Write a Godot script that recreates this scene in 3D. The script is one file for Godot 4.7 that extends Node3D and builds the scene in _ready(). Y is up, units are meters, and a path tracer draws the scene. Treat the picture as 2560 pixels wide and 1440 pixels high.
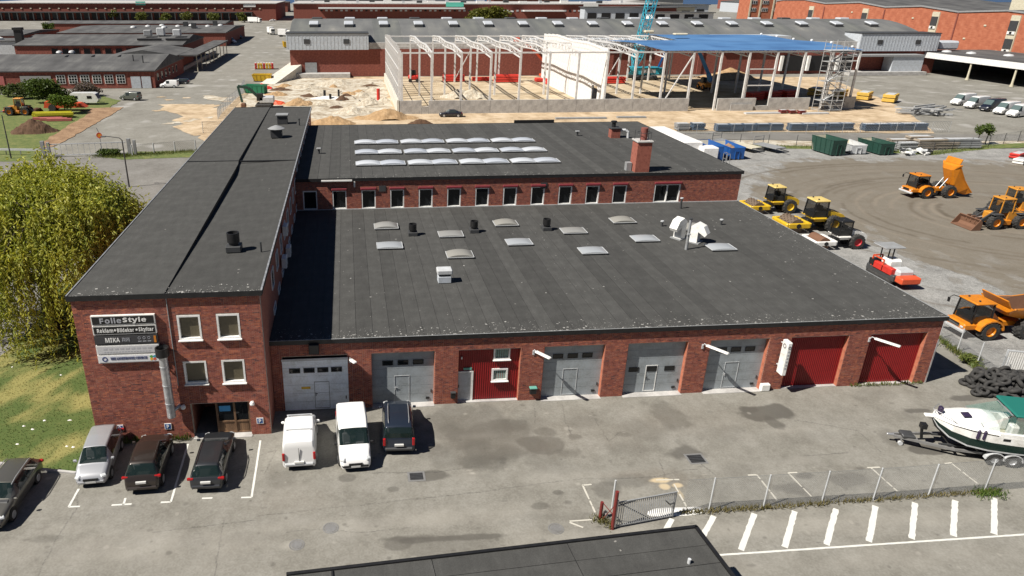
extends Node3D
# ---------------------------------------------------------------- calibration of the photograph (2560 x 1440)
const CAM_AT := Vector3(5.212, 24.843, 36.778)
const F_PX := 1786.71
const C_X := 1033.681
const C_Y := 720.0
var cam_basis := Basis.from_euler(Vector3(deg_to_rad(-22.938), deg_to_rad(-5.167), deg_to_rad(0.247)))
func ray(px: float, py: float) -> Vector3:
	return cam_basis * Vector3((px - C_X) / F_PX, -(py - C_Y) / F_PX, -1.0)
func P(px: float, py: float, y := 0.0) -> Vector3:          # pixel -> point on the level y
	var d := ray(px, py)
	return CAM_AT + d * ((y - CAM_AT.y) / d.y)
func PZ(px: float, py: float, z: float) -> Vector3:         # pixel -> point on the wall plane z
	var d := ray(px, py)
	return CAM_AT + d * ((z - CAM_AT.z) / d.z)
func PX(px: float, py: float, x: float) -> Vector3:         # pixel -> point on the wall plane x
	var d := ray(px, py)
	return CAM_AT + d * ((x - CAM_AT.x) / d.x)

# ---------------------------------------------------------------- mesh building
class Sh:
	var v := PackedVector3Array()
	var n := PackedVector3Array()
	var c := PackedColorArray()
	var uv := PackedVector2Array()
	var col := Color(1, 1, 1)
	func tri(a: Vector3, b: Vector3, d: Vector3) -> void:    # counter-clockwise from outside
		var nn := (b - a).cross(d - a).normalized()
		v.append(a); v.append(d); v.append(b)
		n.append(nn); n.append(nn); n.append(nn)
		c.append(col); c.append(col); c.append(col)
	func tri_n(a: Vector3, b: Vector3, d: Vector3, na: Vector3, nb: Vector3, nd: Vector3) -> void:
		if (b - a).cross(d - a).length_squared() < 1e-14: return
		v.append(a); v.append(d); v.append(b)
		n.append(na); n.append(nd); n.append(nb)
		c.append(col); c.append(col); c.append(col)
	func quad(a: Vector3, b: Vector3, d: Vector3, e: Vector3) -> void:
		tri(a, b, d); tri(a, d, e)
	func box(at: Vector3, s: Vector3, b := Basis.IDENTITY) -> Sh:   # at = centre
		var h := s * 0.5
		var q := []
		for i in 8: q.append(at + b * Vector3(h.x if i & 1 else -h.x, h.y if i & 2 else -h.y, h.z if i & 4 else -h.z))
		quad(q[4], q[5], q[7], q[6]); quad(q[1], q[0], q[2], q[3]); quad(q[5], q[1], q[3], q[7])
		quad(q[0], q[4], q[6], q[2]); quad(q[6], q[7], q[3], q[2]); quad(q[0], q[1], q[5], q[4])
		return self
	func span(lo: Vector3, hi: Vector3) -> Sh: return box((lo + hi) * 0.5, (hi - lo).abs())
	func bbox(at: Vector3, s: Vector3, r: float, b := Basis.IDENTITY) -> Sh:   # box with chamfered edges
		var h := s * 0.5
		var k := Vector3(h.x - r, h.y - r, h.z - r)
		for ax in 3:
			for sg in [-1.0, 1.0]:
				var u := (ax + 1) % 3
				var w := (ax + 2) % 3
				var pts := []
				for st in [[-1, -1], [1, -1], [1, 1], [-1, 1]]:
					var p := Vector3.ZERO
					p[ax] = sg * h[ax]; p[u] = st[0] * k[u]; p[w] = st[1] * k[w]
					pts.append(at + b * p)
				if sg > 0: quad(pts[0], pts[1], pts[2], pts[3])
				else: quad(pts[3], pts[2], pts[1], pts[0])
				for s2 in [-1.0, 1.0]:      # edge between +-ax and +-u, along w
					var e := []
					for q in [[0, -1], [0, 1], [1, 1], [1, -1]]:
						var p := Vector3.ZERO
						p[w] = q[1] * k[w]
						p[ax] = sg * (h[ax] if q[0] == 0 else k[ax]); p[u] = s2 * (k[u] if q[0] == 0 else h[u])
						e.append(at + b * p)
					if sg * s2 > 0: quad(e[3], e[2], e[1], e[0])
					else: quad(e[0], e[1], e[2], e[3])
		for i in 8:
			var g := Vector3(1 if i & 1 else -1, 1 if i & 2 else -1, 1 if i & 4 else -1)
			var a := at + b * Vector3(g.x * h.x, g.y * k.y, g.z * k.z)
			var d := at + b * Vector3(g.x * k.x, g.y * h.y, g.z * k.z)
			var f := at + b * Vector3(g.x * k.x, g.y * k.y, g.z * h.z)
			if g.x * g.y * g.z > 0: tri(a, d, f)
			else: tri(a, f, d)
		return self
	func cyl(a: Vector3, b: Vector3, ra: float, rb := -1.0, seg := 12, caps := true) -> Sh:
		if rb < 0: rb = ra
		var ax := (b - a).normalized()
		var t := ax.cross(Vector3.RIGHT if absf(ax.x) < 0.8 else Vector3.UP).normalized()
		var w := ax.cross(t)
		for i in seg:
			var d0 := t * cos(TAU * i / seg) + w * sin(TAU * i / seg)
			var d1 := t * cos(TAU * (i + 1) / seg) + w * sin(TAU * (i + 1) / seg)
			tri_n(a + d0 * ra, a + d1 * ra, b + d1 * rb, d0, d1, d1)
			tri_n(a + d0 * ra, b + d1 * rb, b + d0 * rb, d0, d1, d0)
			if caps:
				if ra > 0: tri(a, a + d1 * ra, a + d0 * ra)
				if rb > 0: tri(b, b + d0 * rb, b + d1 * rb)
		return self
	func ring(at: Vector3, ax: Vector3, r_in: float, r_out: float, h: float, seg := 16) -> Sh:   # open tube with thickness
		ax = ax.normalized()
		var t := ax.cross(Vector3.RIGHT if absf(ax.x) < 0.8 else Vector3.UP).normalized()
		var w := ax.cross(t)
		for i in seg:
			var d0 := t * cos(TAU * i / seg) + w * sin(TAU * i / seg)
			var d1 := t * cos(TAU * (i + 1) / seg) + w * sin(TAU * (i + 1) / seg)
			var b := at + ax * h
			tri_n(at + d0 * r_out, at + d1 * r_out, b + d1 * r_out, d0, d1, d1); tri_n(at + d0 * r_out, b + d1 * r_out, b + d0 * r_out, d0, d1, d0)
			tri_n(at + d1 * r_in, at + d0 * r_in, b + d0 * r_in, -d1, -d0, -d0); tri_n(at + d1 * r_in, b + d0 * r_in, b + d1 * r_in, -d1, -d0, -d1)
			quad(b + d0 * r_in, b + d0 * r_out, b + d1 * r_out, b + d1 * r_in)
			quad(at + d1 * r_in, at + d1 * r_out, at + d0 * r_out, at + d0 * r_in)
		return self
	func torus(at: Vector3, ax: Vector3, R: float, r: float, sa := 18, sb := 8, flat := 1.0) -> Sh:
		ax = ax.normalized()
		var t := ax.cross(Vector3.RIGHT if absf(ax.x) < 0.8 else Vector3.UP).normalized()
		var w := ax.cross(t)
		for i in sa:
			for j in sb:
				var q := []
				for k in [[i, j], [i + 1, j], [i + 1, j + 1], [i, j + 1]]:
					var d := t * cos(TAU * k[0] / sa) + w * sin(TAU * k[0] / sa)
					var nn := d * cos(TAU * k[1] / sb) + ax * sin(TAU * k[1] / sb)
					q.append([at + d * R + d * (r * cos(TAU * k[1] / sb)) + ax * (r * flat * sin(TAU * k[1] / sb)), nn])
				tri_n(q[0][0], q[1][0], q[2][0], q[0][1], q[1][1], q[2][1]); tri_n(q[0][0], q[2][0], q[3][0], q[0][1], q[2][1], q[3][1])
		return self
	func lathe(at: Vector3, prof: Array, seg := 16, ax := Vector3.UP) -> Sh:   # prof: [r, h] from bottom to top
		var t := ax.cross(Vector3.RIGHT if absf(ax.x) < 0.8 else Vector3.UP).normalized()
		var w := ax.cross(t)
		for j in prof.size() - 1:
			for i in seg:
				var d0 := t * cos(TAU * i / seg) + w * sin(TAU * i / seg)
				var d1 := t * cos(TAU * (i + 1) / seg) + w * sin(TAU * (i + 1) / seg)
				var a: Array = prof[j]
				var b: Array = prof[j + 1]
				var k := Vector2(b[1] - a[1], a[0] - b[0]).normalized()
				var n0 := d0 * k.x + ax * k.y
				var n1 := d1 * k.x + ax * k.y
				tri_n(at + d0 * a[0] + ax * a[1], at + d1 * a[0] + ax * a[1], at + d1 * b[0] + ax * b[1], n0, n1, n1)
				tri_n(at + d0 * a[0] + ax * a[1], at + d1 * b[0] + ax * b[1], at + d0 * b[0] + ax * b[1], n0, n1, n0)
		return self
	func extr(poly: Array, z0: float, z1: float, xf := Transform3D.IDENTITY) -> Sh:   # side outline in x,y, drawn out along z
		var pp := PackedVector2Array(poly)
		if Geometry2D.is_polygon_clockwise(pp): pp.reverse()
		var idx := Geometry2D.triangulate_polygon(pp)
		if z1 < z0: var tmp := z0; z0 = z1; z1 = tmp
		for i in range(0, idx.size(), 3):
			var a := pp[idx[i]]; var b := pp[idx[i + 1]]; var d := pp[idx[i + 2]]
			if (b - a).cross(d - a) < 0: var t2 := b; b = d; d = t2
			tri(xf * Vector3(a.x, a.y, z1), xf * Vector3(b.x, b.y, z1), xf * Vector3(d.x, d.y, z1))
			tri(xf * Vector3(a.x, a.y, z0), xf * Vector3(d.x, d.y, z0), xf * Vector3(b.x, b.y, z0))
		for i in pp.size():
			var a := pp[i]
			var b := pp[(i + 1) % pp.size()]
			quad(xf * Vector3(a.x, a.y, z0), xf * Vector3(b.x, b.y, z0), xf * Vector3(b.x, b.y, z1), xf * Vector3(a.x, a.y, z1))
		return self
	func sheet(poly: Array, y: float) -> Sh:        # flat polygon of Vector3 (x, z used), facing up
		var pp := PackedVector2Array()
		for p in poly: pp.append(Vector2(p.x, p.z))
		var idx := Geometry2D.triangulate_polygon(pp)
		for i in range(0, idx.size(), 3):
			var a := pp[idx[i]]; var b := pp[idx[i + 1]]; var d := pp[idx[i + 2]]
			if (b - a).cross(d - a) > 0: var t2 := b; b = d; d = t2
			tri(Vector3(a.x, y, a.y), Vector3(b.x, y, b.y), Vector3(d.x, y, d.y))
		return self
	func tube(path: Array, r: float, seg := 8) -> Sh:
		for i in path.size() - 1: cyl(path[i], path[i + 1], r, r, seg, i == 0 or i == path.size() - 2)
		return self
	func bar(a: Vector3, b: Vector3, w: float, h := -1.0) -> Sh:     # square bar from a to b
		if h < 0: h = w
		var d := b - a
		if d.length() < 1e-4: return self
		var z := d.normalized()
		var up := Vector3.UP if absf(z.y) < 0.95 else Vector3.RIGHT
		var x := up.cross(z).normalized()
		return box((a + b) * 0.5, Vector3(w, h, d.length()), Basis(x, z.cross(x), z))
	func loft(rings: Array, closed := true, cap := true) -> Sh:      # rings of equal length, smooth shaded
		var m: int = rings[0].size()
		var nr := []
		for i in rings.size():
			var row := []
			for j in m:
				var pj: Vector3 = rings[i][(j + 1) % m] if closed or j < m - 1 else rings[i][j]
				var mj: Vector3 = rings[i][(j - 1 + m) % m] if closed or j > 0 else rings[i][j]
				var pi_: Vector3 = rings[mini(i + 1, rings.size() - 1)][j]
				var mi_: Vector3 = rings[maxi(i - 1, 0)][j]
				row.append((pj - mj).cross(pi_ - mi_).normalized())
			nr.append(row)
		for i in rings.size() - 1:
			for j in (m if closed else m - 1):
				var k := (j + 1) % m
				tri_n(rings[i][j], rings[i][k], rings[i + 1][k], nr[i][j], nr[i][k], nr[i + 1][k])
				tri_n(rings[i][j], rings[i + 1][k], rings[i + 1][j], nr[i][j], nr[i + 1][k], nr[i + 1][j])
		if cap and closed:
			for j in range(1, m - 1):
				tri(rings[0][0], rings[0][j + 1], rings[0][j])
				tri(rings[-1][0], rings[-1][j], rings[-1][j + 1])
		return self
	func tri_two(a: Vector3, b: Vector3, d: Vector3, e: Vector3) -> Sh:
		quad(a, b, d, e)
		return self
	func quad2(a: Vector3, b: Vector3, d: Vector3, e: Vector3) -> Sh:
		quad(a, b, d, e)
		return self
	func planar_uv(x0: float, z0: float, x1: float, z1: float) -> Sh:
		uv.resize(v.size())
		for i in v.size(): uv[i] = Vector2((v[i].x - x0) / (x1 - x0), (v[i].z - z0) / (z1 - z0))
		return self
	func mesh() -> ArrayMesh:
		var a := []
		a.resize(Mesh.ARRAY_MAX)
		a[Mesh.ARRAY_VERTEX] = v; a[Mesh.ARRAY_NORMAL] = n; a[Mesh.ARRAY_COLOR] = c
		if uv.size() == v.size():
			a[Mesh.ARRAY_TEX_UV] = uv; a[Mesh.ARRAY_TEX_UV2] = uv
		var m := ArrayMesh.new()
		m.add_surface_from_arrays(Mesh.PRIMITIVE_TRIANGLES, a)
		return m

func sh() -> Sh: return Sh.new()
func put(s: Sh, called: String, m: Material, parent: Node = self) -> MeshInstance3D:
	var o := MeshInstance3D.new()
	o.name = called
	o.mesh = s.mesh()
	o.material_override = m
	parent.add_child(o, true)
	return o
func again(mesh: Mesh, called: String, m: Material, parent: Node, t: Transform3D) -> MeshInstance3D:
	var o := MeshInstance3D.new()
	o.name = called
	o.mesh = mesh
	o.material_override = m
	o.transform = t
	parent.add_child(o, true)
	return o
var used := {}
func numbered(called: String) -> String:
	if not used.has(called):
		used[called] = 0
		return called
	used[called] += 1
	return "%s_%03d" % [called, used[called]]
func tag(o: Node, label: String, category: String, group := "") -> Node:
	o.set_meta("label", label); o.set_meta("category", category)
	if group: o.set_meta("group", group)
	return o
func thing(called: String, label: String, category: String, at := Vector3.ZERO, turn := 0.0, group := "") -> Node3D:
	var o := Node3D.new()
	o.name = numbered(called)
	add_child(o)
	o.position = at
	o.rotation.y = turn
	tag(o, label, category, group)
	return o
func solid(s: Sh, called: String, m: Material, label: String, category: String, group := "") -> MeshInstance3D:  # a thing of one mesh
	var o := put(s, numbered(called), m)
	tag(o, label, category, group)
	return o
func struct(s: Sh, called: String, m: Material) -> MeshInstance3D:
	var o := put(s, numbered(called), m)
	o.set_meta("kind", "structure")
	return o
func copy_of(o: Node3D, at: Vector3, turn: float, label := "") -> Node3D:
	var r: Node3D = o.duplicate()
	r.name = numbered(str(o.name))
	add_child(r)
	r.position = at; r.rotation.y = turn
	if label: r.set_meta("label", label)
	return r
func many(called: String, mesh: Mesh, m: Material, xf: Array, cols: Array, parent: Node) -> MultiMeshInstance3D:
	var mm := MultiMesh.new()
	mm.transform_format = MultiMesh.TRANSFORM_3D
	mm.use_colors = cols.size() > 0
	mm.mesh = mesh
	mm.instance_count = xf.size()
	for i in xf.size():
		mm.set_instance_transform(i, xf[i])
		if cols.size(): mm.set_instance_color(i, cols[i])
	var o := MultiMeshInstance3D.new()
	o.name = called
	o.multimesh = mm
	o.material_override = m
	parent.add_child(o, true)
	o.set_meta("kind", "stuff")
	return o

# ---------------------------------------------------------------- materials
var mats := {}
func rgb(r: float, g: float, b: float) -> Color: return Color(r, g, b).linear_to_srgb()   # real-world base colour, linear
func mat(key: String, c: Color, rough := 0.8, metal := 0.0) -> StandardMaterial3D:
	if mats.has(key): return mats[key]
	var m := StandardMaterial3D.new()
	m.albedo_color = c
	m.roughness = rough
	m.metallic = metal
	mats[key] = m
	return m
func paint(key: String, c: Color, rough := 0.45) -> StandardMaterial3D:    # painted metal, slightly dusty
	if mats.has(key): return mats[key]
	var m := mat(key, c, rough)
	m.albedo_texture = dust_tex
	m.uv1_triplanar = true
	m.uv1_scale = Vector3(0.45, 0.45, 0.45)
	return m
func tex_mat(key: String, t: Texture2D, per_m: float, rough := 0.9, c := Color(1, 1, 1), relief := 0.0) -> StandardMaterial3D:
	if mats.has(key): return mats[key]
	var m := mat(key, c, rough)
	m.albedo_texture = t
	m.uv1_triplanar = true
	m.uv1_world_triplanar = true
	m.uv1_scale = Vector3.ONE * per_m
	if relief > 99:
		m.heightmap_enabled = true
		m.heightmap_texture = t
		m.heightmap_scale = relief
	return m
func noise_vals(size: Vector2i, freq: float, sd: int, kind := FastNoiseLite.TYPE_SIMPLEX_SMOOTH, oct := 4, stretch := Vector2(1, 1)) -> PackedByteArray:
	var f := FastNoiseLite.new()
	f.seed = sd
	f.noise_type = kind
	f.frequency = freq
	f.fractal_octaves = oct
	var im := f.get_seamless_image(int(size.x / stretch.x), int(size.y / stretch.y))
	if stretch != Vector2(1, 1): im.resize(size.x, size.y, Image.INTERPOLATE_CUBIC)
	im.convert(Image.FORMAT_L8)
	return im.get_data()
# layers: [freq, weight, kind, octaves, stretch]; ramp: [[place, linear colour], ...]
func noise_tex(size: int, sd: int, layers: Array, ramp: Array) -> ImageTexture:
	var acc := PackedFloat32Array()
	acc.resize(size * size)
	var tot := 0.0
	for l in layers:
		var st: Vector2 = l[4] if l.size() > 4 else Vector2(1, 1)
		var d := noise_vals(Vector2i(size, size), l[0], sd, l[2] if l.size() > 2 else 3, l[3] if l.size() > 3 else 4, st)
		sd += 7
		tot += l[1]
		var wt: float = l[1]
		for i in acc.size(): acc[i] += d[i] * wt
	var g := Gradient.new()
	g.offsets = PackedFloat32Array(ramp.map(func(x): return x[0]))
	g.colors = PackedColorArray(ramp.map(func(x): return rgb(x[1], x[2], x[3])))
	var lut := PackedByteArray()
	for i in 256:
		var q := g.sample(i / 255.0)
		lut.append(int(q.r * 255)); lut.append(int(q.g * 255)); lut.append(int(q.b * 255))
	var out := PackedByteArray()
	out.resize(size * size * 3)
	for i in acc.size():
		var k := clampi(int(acc[i] / tot), 0, 255) * 3
		out[i * 3] = lut[k]; out[i * 3 + 1] = lut[k + 1]; out[i * 3 + 2] = lut[k + 2]
	var im := Image.create_from_data(size, size, false, Image.FORMAT_RGB8, out)
	im.generate_mipmaps()
	return ImageTexture.create_from_image(im)
var dust_tex: ImageTexture
var rng := RandomNumberGenerator.new()
func rr(a: float, b: float) -> float: return rng.randf_range(a, b)

func make_materials() -> void:
	dust_tex = noise_tex(256, 5, [[0.012, 1.0], [0.08, 0.7]], [[0.0, 0.62, 0.6, 0.56], [0.35, 0.86, 0.85, 0.83], [0.7, 1.0, 1.0, 1.0]])
	var felt_t := noise_tex(512, 11, [[0.008, 1.0], [0.03, 0.5, 3, 4, Vector2(1, 6)], [0.3, 1.0, 5, 1]], [[0.2, 0.042, 0.042, 0.040], [0.5, 0.056, 0.056, 0.053], [0.7, 0.067, 0.067, 0.064], [0.85, 0.09, 0.09, 0.086]])
	var speck := noise_rgba(1024, 91, 0.06, 0.90, Color(0.28, 0.27, 0.25), 0.05)
	for i in 3:
		var k: float = [0.97, 0.90, 1.0][i]
		var fm := tex_mat("felt%d" % i, felt_t, 0.23, 0.93, Color(k, k, k).clamp(), 1.2)
		over(fm, speck, 0.05 + 0.004 * i)
	tex_mat("fascia", noise_tex(128, 13, [[0.05, 1.0]], [[0.2, 0.007, 0.007, 0.008], [0.8, 0.015, 0.015, 0.016]]), 0.4, 0.55)
	tex_mat("mortar", noise_tex(128, 15, [[0.06, 1.0], [0.3, 0.5]], [[0.2, 0.30, 0.25, 0.21], [0.8, 0.50, 0.44, 0.38]]), 0.6, 0.95)
	var brick_grain := noise_tex(256, 17, [[0.02, 1.0], [0.2, 0.8]], [[0.2, 0.62, 0.55, 0.55], [0.55, 0.95, 0.95, 0.95], [0.8, 1.0, 1.0, 1.0]])
	var tones := [[0.33, 0.108, 0.074], [0.29, 0.095, 0.067], [0.43, 0.145, 0.082], [0.23, 0.076, 0.06], [0.34, 0.135, 0.095], [0.16, 0.07, 0.063]]
	for i in 6:
		var b := tex_mat("brick%d" % i, brick_grain, 0.7, 0.9, rgb(tones[i][0], tones[i][1], tones[i][2]))
		brick_tones.append(Color(tones[i][0], tones[i][1], tones[i][2]))
	var bm := tex_mat("brick_stuff", brick_grain, 0.7, 0.9)
	bm.vertex_color_use_as_albedo = true
	# far brickwork, where single bricks cannot be told apart
	tex_mat("brick_far", noise_tex(512, 21, [[0.01, 1.0], [0.06, 1.0, 3, 3, Vector2(8, 1)], [0.2, 0.6]], [[0.25, 0.13, 0.042, 0.034], [0.5, 0.22, 0.064, 0.045], [0.75, 0.28, 0.095, 0.066], [0.9, 0.34, 0.15, 0.11]]), 0.35, 0.92)
	tex_mat("brick_side", noise_tex(512, 22, [[0.02, 0.6], [0.07, 1.0, 3, 3, Vector2(4, 1)], [0.25, 0.9]], [[0.25, 0.22, 0.08, 0.06], [0.5, 0.32, 0.112, 0.075], [0.72, 0.36, 0.15, 0.10], [0.88, 0.42, 0.25, 0.19]]), 0.6, 0.92)
	tex_mat("brick_orange", noise_tex(512, 23, [[0.008, 1.0], [0.06, 1.0, 3, 3, Vector2(8, 1)], [0.2, 0.6]], [[0.25, 0.29, 0.085, 0.045], [0.5, 0.38, 0.12, 0.062], [0.75, 0.44, 0.16, 0.09]]), 0.12, 0.92)
	tex_mat("concrete", noise_tex(256, 25, [[0.01, 1.0], [0.05, 0.6], [0.3, 0.4]], [[0.2, 0.30, 0.29, 0.28], [0.5, 0.40, 0.39, 0.375], [0.8, 0.50, 0.49, 0.47]]), 0.3, 0.9)
	tex_mat("far_roof", noise_tex(256, 27, [[0.01, 1.0], [0.04, 0.8, 3, 3, Vector2(1, 6)], [0.2, 0.5]], [[0.2, 0.045, 0.045, 0.046], [0.5, 0.075, 0.075, 0.076], [0.8, 0.13, 0.13, 0.125]]), 0.05, 0.9)
	tex_mat("wood", noise_tex(256, 29, [[0.02, 1.0, 3, 4, Vector2(1, 10)], [0.15, 0.5]], [[0.2, 0.10, 0.055, 0.03], [0.8, 0.24, 0.14, 0.075]]), 0.6, 0.7)
	tex_mat("planks", noise_tex(256, 30, [[0.02, 1.0, 3, 4, Vector2(8, 1)], [0.15, 0.5]], [[0.2, 0.16, 0.13, 0.10], [0.8, 0.34, 0.29, 0.23]]), 0.4, 0.85)
	var zinc := tex_mat("zinc", noise_tex(128, 31, [[0.05, 1.0, 5, 1], [0.02, 0.7]], [[0.2, 0.38, 0.39, 0.41], [0.8, 0.56, 0.57, 0.58]]), 0.8, 0.42)
	zinc.metallic = 0.6
	paint("white", rgb(0.82, 0.82, 0.80), 0.4)
	paint("white_pvc", rgb(0.85, 0.85, 0.84), 0.3)
	paint("door_grey", rgb(0.31, 0.345, 0.37), 0.5)
	paint("door_white", rgb(0.80, 0.86, 0.92), 0.45)
	paint("red_sheet", rgb(0.27, 0.012, 0.014), 0.45)
	paint("awning", rgb(0.17, 0.016, 0.026), 0.8)
	paint("black", rgb(0.012, 0.012, 0.013), 0.5)
	paint("dark_grey", rgb(0.05, 0.052, 0.055), 0.55)
	paint("grey", rgb(0.28, 0.29, 0.30), 0.55)
	paint("light_grey", rgb(0.52, 0.54, 0.56), 0.5)
	paint("metal_cladding", rgb(0.50, 0.54, 0.59), 0.5)
	tex_mat("rubber", noise_tex(128, 35, [[0.04, 1.0], [0.2, 0.6]], [[0.2, 0.02, 0.02, 0.02], [0.6, 0.036, 0.035, 0.034], [0.85, 0.09, 0.085, 0.078]]), 0.7, 0.85)
	mats.rubber.uv1_world_triplanar = false
	mat("sky_dome", rgb(0.50, 0.53, 0.56), 0.28)
	mat("window_dark", rgb(0.012, 0.014, 0.016), 0.06)
	mat("car_glass", rgb(0.028, 0.036, 0.037), 0.04)
	mat("screen_glass", rgb(0.09, 0.125, 0.125), 0.05)
	var cgl := mat("clear_glass", Color(0.16, 0.22, 0.21, 0.42), 0.03)
	cgl.transparency = BaseMaterial3D.TRANSPARENCY_ALPHA
	mat("seat_grey", rgb(0.09, 0.09, 0.095), 0.9)
	mat("blind", rgb(0.10, 0.085, 0.055), 0.25)
	mat("curtain", rgb(0.22, 0.30, 0.27), 0.8)
	mat("chrome", rgb(0.6, 0.6, 0.6), 0.15, 1.0)
	mat("line_white", rgb(0.62, 0.62, 0.58), 0.8)
	mat("line_worn", rgb(0.50, 0.48, 0.42), 0.85)
	mat("lamp_red", rgb(0.35, 0.01, 0.012), 0.2)
	mat("lamp_clear", rgb(0.55, 0.57, 0.58), 0.1)
	mat("plate", rgb(0.6, 0.6, 0.58), 0.5)
	paint("orange", rgb(0.62, 0.21, 0.012), 0.4)
	paint("loader_yellow", rgb(0.60, 0.26, 0.03), 0.45)
	paint("yellow", rgb(0.66, 0.42, 0.02), 0.42)
	var mud := noise_rgba(512, 97, 0.03, 0.66, Color(0.17, 0.13, 0.09), 0.3)
	for k in ["orange", "loader_yellow", "yellow"]:
		over(mats[k], mud, 0.5)
		mats[k].uv2_world_triplanar = false
	paint("rust", rgb(0.17, 0.085, 0.05), 0.85)
	paint("green_dark", rgb(0.02, 0.065, 0.05), 0.5)
	paint("red", rgb(0.55, 0.03, 0.02), 0.5)
	paint("red_orange", rgb(0.66, 0.09, 0.03), 0.5)
	paint("blue", rgb(0.015, 0.10, 0.36), 0.45)
	paint("cyan", rgb(0.05, 0.42, 0.55), 0.45)
	paint("beige", rgb(0.58, 0.54, 0.42), 0.6)
	paint("scaf", rgb(0.40, 0.41, 0.42), 0.45); paint("cyan_dark", rgb(0.02, 0.12, 0.35), 0.45); paint("blue_pale", rgb(0.08, 0.32, 0.68), 0.5); paint("steel_blue", rgb(0.06, 0.10, 0.16), 0.5)
	paint("yellow_wrap", rgb(0.62, 0.40, 0.07), 0.6); paint("yellow_lime", rgb(0.50, 0.46, 0.02), 0.55); paint("pink", rgb(0.42, 0.12, 0.11), 0.6); mat("dome_white", rgb(0.50, 0.525, 0.56), 0.25); mat("dome_grey", rgb(0.26, 0.26, 0.25), 0.35)
	var vg := noise_tex(256, 33, [[0.01, 1.0], [0.03, 0.9, 3, 3, Vector2(1, 8)], [0.2, 0.4]], [[0.2, 0.085, 0.088, 0.09], [0.5, 0.125, 0.128, 0.128], [0.75, 0.17, 0.17, 0.16], [0.9, 0.25, 0.24, 0.22]])
	tex_mat("vault_grey", vg, 0.04, 0.85); tex_mat("vault_grey_b", vg, 0.04, 0.85, Color(0.93, 0.94, 0.93))
	paint("post_red", rgb(0.17, 0.025, 0.022), 0.5)
	paint("gel", rgb(0.84, 0.84, 0.82), 0.15)
	mat("teal_cloth", rgb(0.004, 0.13, 0.105), 0.8)
	var bc := mat("boat_clear", Color(0.75, 0.75, 0.7, 0.22), 0.1)
	bc.transparency = BaseMaterial3D.TRANSPARENCY_ALPHA
	var bg := mat("boat_glass", Color(0.35, 0.6, 0.55, 0.2), 0.03)
	bg.transparency = BaseMaterial3D.TRANSPARENCY_ALPHA
	mat("hatch_purple", rgb(0.03, 0.02, 0.05), 0.4)
	paint("trailer_grey", rgb(0.2, 0.2, 0.2), 0.5)
var brick_tones := []
func noise_rgba(size: int, sd: int, freq: float, cut: float, c: Color, soft: float) -> ImageTexture:   # spots of one colour where the noise is high
	var d := noise_vals(Vector2i(size, size), freq, sd, 3, 2)
	var e := noise_vals(Vector2i(size, size), 0.006, sd + 1, 3, 3)
	var out := PackedByteArray()
	out.resize(size * size * 4)
	var q := c.linear_to_srgb()
	for i in size * size:
		var a := clampf((d[i] / 255.0 - (cut + 0.24 * (1.0 - e[i] / 255.0) - 0.08)) / soft, 0, 1)
		out[i * 4] = int(q.r * 255); out[i * 4 + 1] = int(q.g * 255); out[i * 4 + 2] = int(q.b * 255); out[i * 4 + 3] = int(a * 200)
	return ImageTexture.create_from_image(Image.create_from_data(size, size, false, Image.FORMAT_RGBA8, out))
func over(m: StandardMaterial3D, t: Texture2D, per_m: float) -> void:
	m.detail_enabled = true
	m.detail_albedo = t
	m.detail_uv_layer = BaseMaterial3D.DETAIL_UV_2
	m.uv2_triplanar = true
	m.uv2_world_triplanar = true
	m.uv2_scale = Vector3.ONE * per_m

# ---------------------------------------------------------------- brick walls that show single bricks
var brick_box: Mesh
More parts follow.
